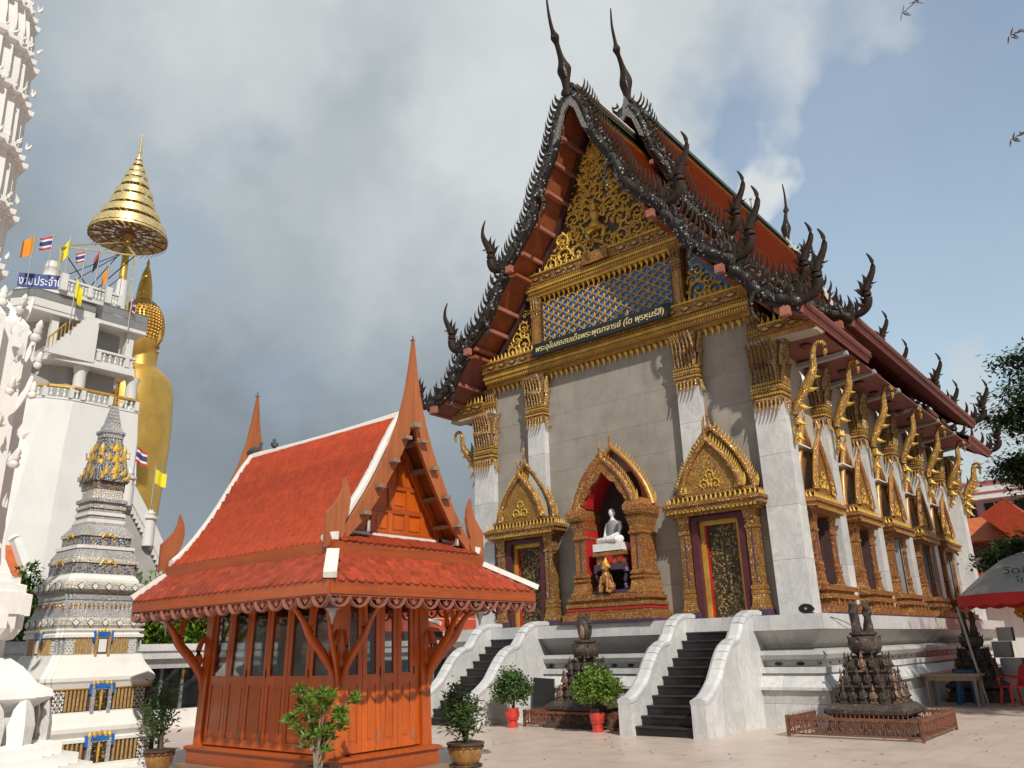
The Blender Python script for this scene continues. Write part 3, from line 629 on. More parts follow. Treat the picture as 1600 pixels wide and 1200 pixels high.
P('niche_vault', MB().extr([(-.62, 4.9), (-.55, 5.2), (-.3, 5.6), (0, 5.85), (.3, 5.6), (.55, 5.2), (.62, 4.9), (.58, 4.9), (.5, 5.15), (.27, 5.52), (0, 5.76), (-.27, 5.52), (-.5, 5.15), (-.58, 4.9)], lambda p, q, w: (p, w, q), -.69, -.03), 'red_paint')
P('niche_roof', MB().extr([(-1.0, 4.97), (-.8, 5.55), (-.45, 6.1), (0, 6.5), (.45, 6.1), (.8, 5.55), (1.0, 4.95), (.9, 4.95), (.72, 5.5), (.4, 6.02), (0, 6.38), (-.4, 6.02), (-.72, 5.5), (-.9, 4.95)], lambda p, q, w: (p, w, q), -.30, -.05), 'gold_red')
# ---- windows of the long side
for k in range(5):
    yc = 18.73 + 2.95 * k
    M = T(SX - .40, yc, 0) @ RZ(PI / 2)
    dark = 'dark_maroon' if k in (2, 3, 4) else 'maroon'
    g_ = 'gold_side'
    root, P, pw, dp = surround('window', 1.44, 2.74, 4.32, 6.7, .50, temple, M, g_)
    b = MB()
    for (o, a, c) in ((.20, 2.16, 2.30), (.12, 2.30, 2.36), (.03, 2.36, 2.46), (.09, 2.46, 2.56), (.02, 2.56, 2.63), (.08, 2.63, 2.735)): b.box(-.78 - o, -.52 - o, a, .78 + o, 0, c - .001)
    P('window_base', b, g_); P('base_band', MB().box(-1.0, -.78, 2.122, 1.0, 0, 2.158), 'purple_band')
    b = MB(); f = flame_mb(1, .5, .3)
    for q in (-.7, -.35, 0, .35, .7): b.merge(f, T(q, -.66, 2.30) @ SC(.2, .14, .18))
    P('base_leaves', b, 'gold_red', True)
    P('window_recess', MB().box(-.45, -.02, 2.75, .45, -.004, 4.32), 'black_window')
    P('jamb', MB().box(-.50, -.30, 2.75, -.44, -.02, 4.32).box(.44, -.30, 2.75, .50, -.02, 4.32), 'maroon')
    for q in (-1, 1):       # open shutter leaves
        ang = 1.25 if k in (2, 4) else 1.45
        S = M @ T(q * .44, -.30, 0) @ RZ(-q * ang)
        mbs = MB().box(min(0, -q * .42), -.02, 2.78, max(0, -q * .42), .02, 4.30); mbs.v = [tuple(S @ Vector(p)) for p in mbs.v]
        sh = part('shutter', mbs, 'dark_maroon' if k < 2 else 'metal_grey', root)
        if k >= 2:
            fr = MB()
            for (a0, a1, c0, c1) in ((.02, .05, 2.8, 4.28), (.37, .40, 2.8, 4.28), (.2, .22, 2.8, 4.28)): fr.box(min(-q * a0, -q * a1), -.03, c0, max(-q * a0, -q * a1), .03, c1)
            fr.v = [tuple(S @ Vector(p)) for p in fr.v]; part('shutter_frame', fr, 'black_granite', root)
    # small awning ledge on the wall behind the pediment
    P('rain_hood', MB().extr([(0, 5.9), (-.3, 5.9), (-.32, 5.86), (0, 5.82)], lambda p, q, w: (w, p, q), -.75, .75), 'roof_white')
# ---- main entablature
Z = 8.95
def band(name, u, y, za, zb, m='gold_relief_fine', z_=None): return part(name, MB().box(CX - u, y, za, CX + u, WY, zb - .001), m, temple)
band('entablature_soffit', 4.12, WY - .10, 8.90, 8.97, 'gold_red'); band('lower_band', 4.14, WY - .22, 8.97, 9.08); band('dentil_band', 4.16, WY - .30, 9.08, 9.22, 'gold_red')
band('plain_band', 4.18, WY - .36, 9.22, 9.30, 'gold_plain'); band('second_dentil_band', 4.18, WY - .32, 9.30, 9.40, 'gold_red'); band('lozenge_band', 4.20, WY - .40, 9.40, 9.66, 'gold_relief'); band('top_fillet', 4.22, WY - .44, 9.66, 9.71, 'gold_plain')
b = MB()
for i in range(120):
    x = CX - 4.14 + 8.28 * (i + .5) / 120; b.cbox((x, WY - .31, 9.15), .035, .05, .08); b.cbox((x, WY - .335, 9.35), .03, .05, .06)
part('dentils', b, 'gold_plain', temple)
loz = MB().extr([(-.16, 0), (0, .075), (.16, 0), (0, -.075)], lambda p, q, w: (p, w, q), -.012, .012).mesh('lozenge', 'blue_dark')
loz2 = MB().extr([(-.10, 0), (0, .045), (.10, 0), (0, -.045)], lambda p, q, w: (p, w, q), -.025, 0).mesh('lozenge_boss', 'gold_plain')
for i in range(20):
    u = -4.0 + 8.0 * (i + .5) / 20
    inst('lozenge', loz, T(CX + u, WY - .41, 9.53), temple); inst('lozenge_boss', loz2, T(CX + u, WY - .41, 9.53), temple)
for i in range(46):      # hanging leaves of the frieze
    u = -4.05 + 8.1 * (i + .5) / 46; inst('hanging_leaf', FL, T(CX + u, WY - .16, 8.99) @ RX(.25) @ SC(.24, .24, -.26), temple)
flames(temple, 'cresting', (CX - 4.15, WY - .30, 9.70), (CX - 2.3, WY - .30, 9.70), 13, .24, w=.8); flames(temple, 'cresting', (CX + 2.3, WY - .30, 9.70), (CX + 4.15, WY - .30, 9.70), 13, .24, w=.8)
for s in (-1, 1):        # lower returns over the outer corners
    a, c = CX + s * 4.32, CX + s * 5.62; x0, x1 = min(a, c), max(a, c)
    part('return_soffit', MB().box(x0, WY - .25, 8.20, x1, WY + .15, 8.245), 'side_plaster', temple)
    part('return_band', MB().box(x0, WY - .22, 8.25, x1, WY + .3, 8.38), 'gold_red', temple)
    part('return_band', MB().box(x0, WY - .28, 8.38, x1, WY + .3, 8.60), 'gold_relief', temple); part('return_fillet', MB().box(x0, WY - .30, 8.60, x1, WY + .3, 8.64), 'gold_plain', temple)
    for i in range(4): inst('lozenge', loz, T(lerp(x0, x1, (i + .5) / 4), WY - .29, 8.49), temple); inst('lozenge_boss', loz2, T(lerp(x0, x1, (i + .5) / 4), WY - .29, 8.49), temple)
    flames(temple, 'cresting', (x0, WY - .22, 8.64), (x1, WY - .22, 8.64), 9, .22, w=.8); flames(temple, 'hanging_leaves', (x0, WY - .2, 8.27), (x1, WY - .2, 8.27), 10, .12, down=True)
# ---- blue lattice panel
part('lattice_ground', MB().box(CX - 2.05, WY - .05, 9.78, CX + 2.12, WY, 11.22), 'blue_panel', temple)
nx, nz_ = 12, 6; cw = 4.17 / nx; chh = 1.44 / nz_
fb = MB(); f = flame_mb(1, .5, .28); fb.merge(f, SC(.14, .2, .17)); fb.merge(f, RY(1.0) @ SC(.09, .12, .09)); fb.merge(f, RY(-1.0) @ SC(.09, .12, .09)); fb.merge(f, RY(2.6) @ SC(.08, .1, .09)); fb.merge(f, RY(-2.6) @ SC(.08, .1, .09))
fb.bar((0, -.005, 0), (cw / 2, -.005, chh / 2), .026, .026).bar((0, -.006, 0), (-cw / 2, -.006, chh / 2), .026, .026).bar((0, -.007, 0), (cw / 2, -.007, -chh / 2), .026, .024).bar((0, -.008, 0), (-cw / 2, -.008, -chh / 2), .026, .024)
ff = fb.mesh('lattice_flower', 'lattice_gold', False)
for j in range(2 * nz_ + 1):
    for i in range(nx + 1):
        x = -2.05 + cw * (i + (.5 if j % 2 else 0)); z = 9.78 + chh * j / 2
        if x > 2.13 or z > 11.2: continue
        inst('lattice_flower', ff, T(CX + x, WY - .08, z) @ SC(random.uniform(.94, 1.04)), temple)
part('panel_border', MB().box(CX - 2.10, WY - .12, 9.72, CX - 2.05, WY, 11.24).box(CX + 2.12, WY - .12, 9.72, CX + 2.17, WY, 11.24), 'blue_dark', temple)
for s in (-1, 1):
    u = 2.06 + .25; x = CX + s * u + .03
    part('colonette', MB().box(x - .13, WY - .20, 9.72, x + .13, WY, 10.85).box(x - .16, WY - .23, 9.72, x + .16, WY, 9.80), 'gold_relief_fine', temple)
    part('colonette_inlay', MB().box(x - .06, WY - .215, 9.85, x + .06, WY - .20, 10.8), 'gold_red', temple)
    capital(x, WY - .1, .14, .10, 10.82, 11.42, 3, 'f')
# ---- upper entablature and tympanum
for (u, dy, a, c, m) in ((2.55, .20, 11.38, 11.46, 'gold_plain'), (2.5, .22, 11.46, 11.58, 'gold_red'), (2.55, .28, 11.58, 11.66, 'gold_plain'), (2.52, .25, 11.66, 11.76, 'gold_red'), (2.5, .30, 11.76, 12.02, 'gold_relief'), (2.52, .34, 12.02, 12.07, 'gold_plain'),(.42, .37, 11.76, 12.08, 'gold_relief')):
    band('upper_band', u, WY - dy, a, c, m)
b = MB()
for i in range(70): x = CX - 2.45 + 4.9 * (i + .5) / 70; b.cbox((x, WY - .23, 11.52), .035, .05, .07); b.cbox((x, WY - .265, 11.71), .03, .05, .05)
part('dentils', b, 'gold_plain', temple)
for i in range(28): u = -2.4 + 4.8 * (i + .5) / 28; inst('hanging_leaf', FL, T(CX + u, WY - .15, 11.40) @ RX(.25) @ SC(.22, .22, -.24), temple)
for i in range(11):
    u = -2.3 + 4.6 * (i + .5) / 11
    if abs(u) > .6: inst('lozenge', loz, T(CX + u, WY - .31, 11.89), temple); inst('lozenge_boss', loz2, T(CX + u, WY - .31, 11.89), temple)
flames(temple, 'cresting', (CX - 2.35, WY - .2, 12.07), (CX + 2.35, WY - .2, 12.07), 24, .22, w=.8)
tym = MB().extr([(-2.25, 12.0), (-1.75, 12.62), (-1.25, 13.4), (-.85, 14.15), (-.52, 14.85), (-.25, 15.5), (0, 16.2), (.25, 15.5), (.52, 14.85), (.85, 14.15), (1.25, 13.4), (1.75, 12.62), (2.25, 12.0)], lambda p, q, w: (CX + p, w, q), WY, WY + .08)
part('tympanum', tym, 'blue_dark', temple)
sp = [(-1.75, 12.32, .24), (-1.25, 12.45, .28), (-.75, 12.4, .28), (.75, 12.4, .28), (1.25, 12.45, .28), (1.75, 12.32, .24), (-1.3, 12.95, .26), (-.78, 12.98, .30), (.78, 12.98, .30), (1.3, 12.95, .26), (-.92, 13.5, .24), (.92, 13.5, .24),
      (-.45, 13.55, .27), (.45, 13.55, .27), (-.62, 14.05, .23), (.62, 14.05, .23), (0, 14.15, .25), (-.3, 14.6, .22), (.3, 14.6, .22), (0, 15.05, .2), (-.12, 15.45, .13), (.14, 15.45, .13), (0, 15.8, .1), (-.3, 12.5, .2), (.3, 12.5, .2), (0, 13.4, .2)]
for (u, z, r) in sp: inst('scroll', SCR, T(CX + u, WY - .05, z) @ RY(random.uniform(-.4, .4)) @ SC(r * (1 if u < 0 else -1), r * 1.3, r), temple)
bf = MB()
for _ in range(420):
    z = random.uniform(12.1, 15.6); um = 2.2 * ((16.2 - z) / 4.2) ** 1.12; u = random.uniform(-um, um)
    bf.merge(f, T(CX + u, WY - .02, z) @ RY(random.uniform(-1.6, 1.6)) @ SC(.17, .2, random.uniform(.15, .27)))
part('carved_foliage', bf, 'gold_flame', temple, True)
# central divine figure mounted on a beast, in relief
fg = MB(); fg.lathe([(.001, 0), (.20, .02), (.22, .12), (.14, .22), (.10, .32), (.15, .42), (.16, .5), (.07, .56), (.05, .6)], (CX - .05, WY - .12, 12.85), 10)
fg.tube(smooth_path([(CX - .20, WY - .14, 13.32), (CX - .36, WY - .18, 13.2), (CX - .30, WY - .22, 13.45)]), .035, 6).tube(smooth_path([(CX + .10, WY - .14, 13.32), (CX + .28, WY - .18, 13.18), (CX + .33, WY - .22, 13.42)]), .035, 6)
fg.tube(smooth_path([(CX - .1, WY - .15, 12.9), (CX - .3, WY - .2, 12.75), (CX - .2, WY - .22, 12.5)]), .06, 6).tube(smooth_path([(CX + .05, WY - .15, 12.9), (CX + .28, WY - .2, 12.78), (CX + .22, WY - .22, 12.5)]), .06, 6)
part('relief_figure', fg, 'gold_plain', temple, True)
hd = MB().lathe([(.001, 0), (.07, .02), (.085, .09), (.075, .15), (.09, .17), (.05, .24), (.03, .34), (.004, .46)], (CX - .05, WY - .16, 13.44), 10); part('relief_head', hd, 'gold_flame', temple, True)
for s in (-1, 1):
    tr = MB().extr([(2.55, 9.72), (3.95, 9.72), (3.45, 10.35), (3.0, 10.95), (2.62, 11.45)] if s > 0 else [(-2.5, 9.72), (-3.95, 9.72), (-3.45, 10.35), (-3.0, 10.95), (-2.5, 11.45)], lambda p, q, w: (CX + p, w, q), WY, WY + .06)
    part('side_tympanum', tr, 'blue_rail' if s > 0 else 'blue_dark', temple)
    for (u, z, r) in ((2.85, 10.12, .27), (3.3, 9.98, .2), (2.85, 10.65, .2), (2.75, 11.05, .13), (3.62, 9.88, .12), (3.1, 10.35, .2), (2.7, 10.4, .16), (3.4, 10.2, .13), (3.05, 9.92, .13)): inst('scroll', SCR, T(CX + s * u, WY - .05, z) @ SC(-s * r, r * 1.2, r), temple)
# ---- name board
part('name_board', MB().extr([(WY - .56, 9.42), (WY - .52, 9.40), (WY - .42, 9.80), (WY - .46, 9.82)], lambda p, q, w: (w, p, q), CX - 2.18, CX + 2.2), 'sign_black', temple)
def lettering(txt, M, size, m, parent, name, ext=.006, width=None):
    c = bpy.data.curves.new(name, 'FONT'); c.body = txt; c.size = size; c.extrude = ext; c.align_x = 'CENTER'; c.align_y = 'CENTER'
    tmp = bpy.data.objects.new('tmp', c); COL.objects.link(tmp); dg = bpy.context.evaluated_depsgraph_get(); me = bpy.data.meshes.new_from_object(tmp.evaluated_get(dg)); bpy.data.objects.remove(tmp)
    xs = [v.co.x for v in me.vertices]; me.materials.clear(); me.materials.append(MATS[m])
    if width and xs:
        k = width / (max(xs) - min(xs)); cxm = (max(xs) + min(xs)) / 2
        for v in me.vertices: v.co.x = (v.co.x - cxm) * k
    return inst(name, me, M, parent)
lettering('พระอุโบสถสมเด็จพระพุฒาจารย์ (โต พฺรหฺมรํสี)', T(CX + .01, WY - .525, 9.605) @ RX(PI / 2 - .245), .27, 'sign_gold', temple, 'board_lettering', width=4.1)
# ---- roofs. Profiles are (distance from the ridge line, height) of the soffit; the tiles lie .24 above it
def offset(P, d):
    out = []
    for i, (u, z) in enumerate(P):
        a = P[max(i - 1, 0)]; c = P[min(i + 1, len(P) - 1)]; tx, tz = c[0] - a[0], c[1] - a[1]; l = math.hypot(tx, tz); out.append((u - tz / l * d if not (i == 0 and u == 0) else 0, z + tx / l * d if not (i == 0 and u == 0) else z + d * 1.9))
    return out
T1 = [(0, 16.72), (.25, 16.2), (.5, 15.6), (.78, 14.9), (1.1, 14.15), (1.55, 13.25), (2.05, 12.5), (2.6, 11.95)]
T2 = [(2.5, 11.85), (3.15, 10.9), (3.7, 10.25), (4.25, 9.85)]
T3 = [(4.1, 9.75), (4.65, 9.1), (5.15, 8.62), (5.62, 8.38)]
def shift(P, du=0, dz=0, topz=0): return [(u + (du if u > 0 else 0), z + dz + topz * max(0, 1 - u / 2.6)) for u, z in P]
FRONT = [T1, T2, T3]; MAIN = [shift(T1, .05, .42, 1.05), shift(T2, .08, .40), shift(T3, .12, .62)]
def rp(s, u, y, z): return (CX + s * u, y, z)
def roof_layer(prof, y0, y1, sides=(-1, 1), soff='soffit_red', name=''):
    for s in sides:
        for ti, P in enumerate(prof):
            th = .12 if ti == 0 else .10
            O = offset(P, .24); I = P
            part('soffit_board', MB().extr([(a, b) for a, b in I] + [(a, b) for a, b in reversed(offset(P, .04))], lambda p, q, w: rp(s, p, w, q), y0 + .08, y1 - .05), soff if ti < 2 else 'soffit_maroon', temple)
            # tile courses as shallow steps running along the eave
            path = interp([(a, 0, b) for a, b in offset(P, .15)], max(5, int(sum(math.dist(P[i], P[i + 1]) for i in range(len(P) - 1)) / .16)))
            n = len(path); b1 = MB(); b2 = MB(); b3 = MB()
            for i in range(n - 1):
                (p, tg), (q, _) = path[i], path[i + 1]; nr = Vector((-tg.z, 0, tg.x)); 
                if nr.z < 0: nr = -nr
                A = p; B = q + (q - p) * .15; C_ = B + nr * .075; Dd = A + nr * .02
                for (mb, ya, yb) in ((b3, y0 + .05, y0 + .30), (b2, y0 + .302, y0 + .50), (b1, y0 + .502, y1 - .5), (b2, y1 - .498, y1 - .30), (b3, y1 - .298, y1 - .05)):
                    tgt = mb
                    if mb is b1 and ti == 0 and i < 3: tgt = b3
                    elif mb is b1 and ti == 0 and i < 5: tgt = b2
                    elif mb is b1 and i >= n - 2: tgt = b2
                    tgt.extr([(A.x, A.z), (B.x, B.z), (C_.x, C_.z), (Dd.x, Dd.z)], lambda pp, qq, w: rp(s, pp, w, qq), ya, yb)
            part('tile_courses', b1, 'temple_tile', temple); part('ochre_tile_band', b2, 'temple_tile_gold', temple); part('green_tile_border', b3, 'temple_tile_green', temple)
            # eave fascia
            e = P[-1]; part('eave_fascia', MB().extr([(e[0] - .04, e[1] - .02), (e[0] + .03, e[1] - .06), (e[0] + .14, e[1] + .20), (e[0] + .07, e[1] + .24)], lambda p, q, w: rp(s, p, w, q), y0 - .06, y1 + .06), 'fascia_pink', temple)
            part('fascia_groove', MB().extr([(e[0] + .10, e[1] + .06), (e[0] + .125, e[1] + .05), (e[0] + .15, e[1] + .12), (e[0] + .125, e[1] + .13)], lambda p, q, w: rp(s, p, w, q), y0 - .05, y1 + .05), 'dark_wood', temple)
    rz = offset(prof[0], .24)[0][1]
    part('ridge_cap', MB().extr([(-.16, rz - .18), (0, rz - .02), (.16, rz - .18), (.12, rz + .02), (0, rz + .10), (-.12, rz + .02)], lambda p, q, w: (CX + p, w, q), y0 - .02, y1 + .02), 'temple_tile_green', temple)
roof_layer(FRONT, 16.42, 20.85); roof_layer(MAIN, 19.72, 33.35); roof_layer(FRONT, 32.8, 36.2)
# purlins reaching out to the bargeboard, seen under the overhang
for s in (-1, 1):
    for (u, z) in ((.42, 15.55), (.72, 14.85), (1.05, 14.05), (1.52, 13.15), (2.02, 12.42), (2.58, 11.82), (3.0, 11.0), (3.42, 10.45), (3.9, 9.98), (4.22, 9.73), (4.62, 9.05), (5.08, 8.58)):
        a = (CX + s * (u - .02), 16.46, z + .02); part('purlin', MB().bar(a, (a[0], 17.7, a[2]), .10, .11), 'purlin_pink', temple)
    for (u, z) in ((.72, 15.9), (1.5, 13.9), (2.4, 12.5), (3.2, 11.25), (4.1, 10.2), (4.8, 9.5), (5.4, 9.1)):
        a = (CX + s * u, 19.60, z - .05); part('purlin', MB().bar(a, (a[0], 20.9, a[2]), .12, .14), 'purlin_pink', temple)
# rake boards that frame the tympanum, painted plasterwork outside and inside edges
for s in (-1, 1):
    Ri = [(u, z - .34) for u, z in [(0.0, 16.9)] + GAB_IN[1:-3]]; Ro = [(u, z - .04) for u, z in [(0.0, 16.9)] + GAB_IN[1:-3]]
    part('rake_board', MB().extr(Ro + Ri[::-1], lambda p, q, w: rp(s, p, w, q), WY - .14, WY + .02), 'dark_maroon' if s < 0 else 'blue_rail', temple)
    # stencilled soffit is a flat print; the step boards under each tier end are real
    for P in (T1, T2): e = P[-1]; part('step_board', MB().box(min(CX + s * (e[0] - .35), CX + s * (e[0] + .02)), 16.5, e[1] - .12, max(CX + s * (e[0] - .35), CX + s * (e[0] + .02)), 17.6, e[1] - .03), 'soffit_red', temple)
# ceiling lamps and cross beams under the long eave
for k in range(7):
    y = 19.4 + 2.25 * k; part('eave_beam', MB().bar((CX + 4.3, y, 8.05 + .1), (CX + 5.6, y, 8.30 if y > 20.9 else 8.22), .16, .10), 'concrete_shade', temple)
part('flat_soffit', MB().box(CX + 4.3, WY + .1, 8.28, CX + 5.55, 33.2, 8.32), 'soffit_maroon', temple)
for i in range(9): part('ceiling_rosette', MB().lathe([(.001, 0), (.12, -.02), (.15, -.06), (.06, -.11), (.001, -.14)], (CX + 5.0, 18.3 + 1.3 * i, 8.28), 8), 'dark_wood', temple)
# ---- bargeboards with serpent scales, fins, tail curls and finials
FIN = None
def fin_mesh():
    b = MB(); sp = smooth_path([(-.02, 0, 0), (.08, 0, .06), (.125, 0, .18), (.11, 0, .32), (.06, 0, .43)], 2); n = len(sp)
    R = []
    for i, p in enumerate(sp):
        w_ = .062 * (1 - (i / (n - 1)) ** 1.5) + .004; tg = (sp[min(i + 1, n - 1)] - sp[max(i - 1, 0)]).normalized(); nr = Vector((tg.z, 0, -tg.x))
        R.append([p + nr * w_, p + Vector((0, .05 * w_ / .085, 0)), p - nr * w_, p - Vector((0, .05 * w_ / .085, 0))])
    return b.rings(R)
FIN = fin_mesh().mesh('fin', 'naga_dark', True)
def bargeboard(P, s, y, nf, tailat=.62, first=False, scale=1.0, silver_to=0.0):
    Lo = [Vector((u, 0, z)) for u, z in P]; pts = interp(Lo, 40)
    # undulating serpent body: board plus rounded body
    ins = []; outs = []; path = []
    for i, (p, tg) in enumerate(pts):
        nr = Vector((-tg.z, 0, tg.x)); nr = nr if nr.z > 0 or nr.x > 0 else -nr
        if nr.x < 0: nr = -nr
        wv = .05 * math.sin(i / 40 * PI * (5 if len(P) > 5 else 3)); ins.append(p + nr * (-.08 + wv)); outs.append(p + nr * (.33 + wv * .4)); path.append((p + nr * (.12 + wv), nr, tg))
    poly = [(v.x, v.z) for v in outs] + [(v.x, v.z) for v in reversed(ins)]
    bo = part('bargeboard', MB().extr(poly, lambda p, q, w: rp(s, p, w, q), y - .05, y + .05), 'naga_scale', temple)
    b = MB(); b.tube([rp(s, q.x, y - .03, q.z) for q, nr, tg in path], [.115 + .02 * math.sin(i * .9) for i in range(len(path))], 8); part('serpent_body', b, 'naga_scale', bo, True)
    lb_ = MB(); lf_ = flame_mb(1, .55, .35)
    for i in range(nf * 2):
        q, nr, tg = path[min(39, int((i + .5) / (nf * 2) * 40))]
        c_ = q + nr * random.uniform(-.14, .20); lb_.merge(lf_, T(rp(s, c_.x, y - .12, c_.z)) @ SC(s, 1, 1) @ RY(random.uniform(-.5, 1.3)) @ SC(.17 * scale, .15, random.uniform(.2, .34) * scale))
    part('carved_foliage', lb_, 'naga_dark' if random.random() < .6 else 'naga_scale', bo, True)
    k = nf
    for i in range(k):
        t_ = (i + .6) / k * 40; j = min(39, int(t_)); q, nr, tg = path[j]
        q = q.lerp(path[j + 1][0], t_ - j) + nr * .16
        ang = math.atan2(nr.x, nr.z)          # lean with the slope but keep the tips upright
        M = T(rp(s, q.x, y - .01, q.z)) @ (SC(s, 1, 1)) @ RY(ang * .38 - .05) @ SC(scale * random.uniform(.94, 1.06))
        inst('fin', FIN, M, bo)
    if tailat:   # curled tail hanging inside the board
        q, nr, tg = path[int(tailat * 40)]; b = MB()
        cp = [(q.x - .05, q.z + .15), (q.x - .30, q.z + .12), (q.x - .42, q.z - .12), (q.x - .38, q.z - .38), (q.x - .26, q.z - .56)]
        sp = smooth_path([rp(s, a, y - .12, c) for a, c in cp], 4); n = len(sp); b.tube(sp, [.035 + .04 * math.sin(PI * min(1, i / n * 1.3)) * (1 - i / n) + (.0 if i < n - 1 else -.03) for i in range(n)], 8); part('tail_curl', b, 'naga_scale', bo, True)
    return bo
def hang_hong(s, u, y, z, h=1.6, nm='naga_dark'):
    """upturned serpent head that ends a gable tier"""
    def q(a, b): return (CX + s * (u + a * h), y - .03, z + b * h)
    b = MB(); sp = smooth_path([q(-.18, .0), q(-.05, -.05), q(.10, -.03), (q(.21, .06)), q(.24, .2), q(.23, .32), q(.27, .42), q(.30, .48)], 4); n = len(sp)
    b.tube(sp, [h * (.052 + .022 * math.sin(PI * i / n)) for i in range(n)], 8, flat=.8); o = part('naga_head_finial', b, nm, temple, True)
    f = flame_mb(1, .42, .25); fb = MB()
    for (a, c, an, sz) in ((.16, .12, -.5, .16), (.17, .24, -.45, .20), (.18, .36, -.35, .22), (.24, .46, -.2, .20), (.02, .02, -.1, .2), (-.08, .03, .1, .24), (.20, .10, .9, .12), (.22, .22, .9, .12), (.25, .34, 1.0, .12), (.14, .05, -.9, .18), (.14, .30, -.8, .16)):
        fb.merge(f, T(q(a, c)) @ SC(s, 1, 1) @ RY(an) @ SC(sz * h, sz * h * .7, sz * h))
    fb.merge(f, T(q(.32, .44)) @ SC(s, 1, 1) @ RY(1.5) @ SC(.09 * h, .1 * h, .12 * h)); part('neck_crest', fb, 'naga_dark', o, True)
    hb = MB(); sp = smooth_path([q(.27, .44), q(.34, .56), q(.40, .70), q(.40, .86), q(.34, 1.0)], 4); n = len(sp)
    hb.tube(sp, [h * .062 * (1 - (i / n) ** 1.5) + .006 for i in range(n)], 8, flat=.6); part('horn', hb, 'naga_dark', o, True)
    return o
def chofa(path, y_off=0, parent=None, r0=.17, bulb=None, mdark='naga_dark'):
    sp = smooth_path([(CX, a, b) for a, b in path], 5); n = len(sp)
    def rr(i):
        t_ = i / (n - 1)
        return r0 * (.55 + .9 * math.exp(-((t_ - .22) / .10) ** 2)) * (1 - t_) ** .55 + .012 + .07 * math.exp(-((t_ - .60) / .05) ** 2)
    b = MB().tube(sp, [rr(i) for i in range(n)], 10, flat=.7, up=(1, 0, 0)); o = part('ridge_horn', b, mdark, temple, True)
    c = sp[int(n * .2)]; b = MB()
    for k, r in enumerate((.20, .14, .08)):
        b.tube([(CX + .10 + .012 * k, c.y + r * math.cos(a * PI / 8) * .8, c.z + r * math.sin(a * PI / 8) * 1.25) for a in range(17)], .022, 5)
    part('horn_rings', b, 'naga_silver', o, True); bk = sp[int(n * .60)]
    part('beak', MB().merge(flame_mb(1, .5, .4), T(bk) @ RX(1.9) @ SC(.16, .16, .26)), 'naga_silver', o, True)
    return o
chofa([(16.25, 16.7), (16.2, 17.35), (16.12, 17.7), (15.96, 18.05), (15.81, 18.39), (15.64, 18.7), (15.52, 19.16), (15.44, 19.8)])
chofa([(19.78, 18.4), (19.75, 18.98), (19.7, 19.51), (19.5, 19.96), (19.32, 20.25), (19.24, 20.6), (19.12, 21.15), (19.13, 21.9)])
chofa([(33.3, 18.6), (33.35, 19.2), (33.45, 19.7), (33.6, 20.2), (33.75, 20.5), (33.85, 20.9), (33.9, 21.5), (33.8, 22.0)])
chofa([(36.2, 16.9), (36.25, 17.5), (36.4, 18.0), (36.5, 18.5), (36.6, 18.9), (36.7, 19.4), (36.7, 20.1), (36.6, 20.4)])
for prof, y, back in ((FRONT, 16.40, 0), (MAIN, 19.70, 0), (MAIN, 33.38, 1), (FRONT, 36.22, 1)):
    for s in (-1, 1):
        for ti, P in enumerate(prof):
            nf = (32, 13, 10)[ti]; bargeboard(P, s, y, nf if not back else nf // 2, (.62, .66, .6)[ti], scale=(1, 1, .9)[ti] * (1 if not back else 1.5))
            e = P[-1]; hang_hong(s, e[0] + .12, y, e[1] + .28, (1.75, 1.6, 1.45)[ti])
            if not back: part('purlin_cap', MB().cbox((CX + s * (e[0] - .28), y - .16, e[1] + .0), .2, .14, .2), 'purlin_pink', temple)
    # silvered plate under each apex
    a = prof[0][0][1]; z1 = a + .5
    if not back: part('apex_plate', MB().extr([(0, z1 - .05), (-.62, z1 - 1.9), (-.42, z1 - 1.75), (-.18, z1 - 1.0), (0, z1 - .8), (.18, z1 - 1.0), (.42, z1 - 1.75), (.62, z1 - 1.9)], lambda p, q, w: (CX + p, w, q), y - .13, y - .05), 'naga_silver', temple)
# white gutters and the white rendered edge of the far gable
part('white_verge', MB().extr([(u, z) for u, z in offset(MAIN[0], .42)] + [(u, z) for u, z in reversed(offset(MAIN[0], .30))], lambda p, q, w: rp(1, p, w, q), 33.2, 33.6), 'roof_white', temple)
part('ridge_flashing', MB().box(CX + .10, 16.5, 17.16, CX + .22, 19.7, 17.2), 'roof_white', temple)
for y in (21.3, 29.5): part('lightning_rod', MB().bar((CX, y, 18.5), (CX, y, 19.25), .025).bar((CX - .08, y, 19.2), (CX + .08, y, 19.3), .015).bar((CX + .08, y, 19.2), (CX - .08, y, 19.3), .015), 'naga_dark', temple)
# gable wall of the raised main roof above the porch roof
part('upper_gable', MB().extr([(-2.6, 12.4)] + [(-u, z) for u, z in reversed(MAIN[0][1:-1])] + [MAIN[0][0]] + [(u, z) for u, z in MAIN[0][1:-1]] + [(2.6, 12.4)], lambda p, q, w: (CX + p, w, q), 20.5, 20.7), 'dark_maroon', temple)
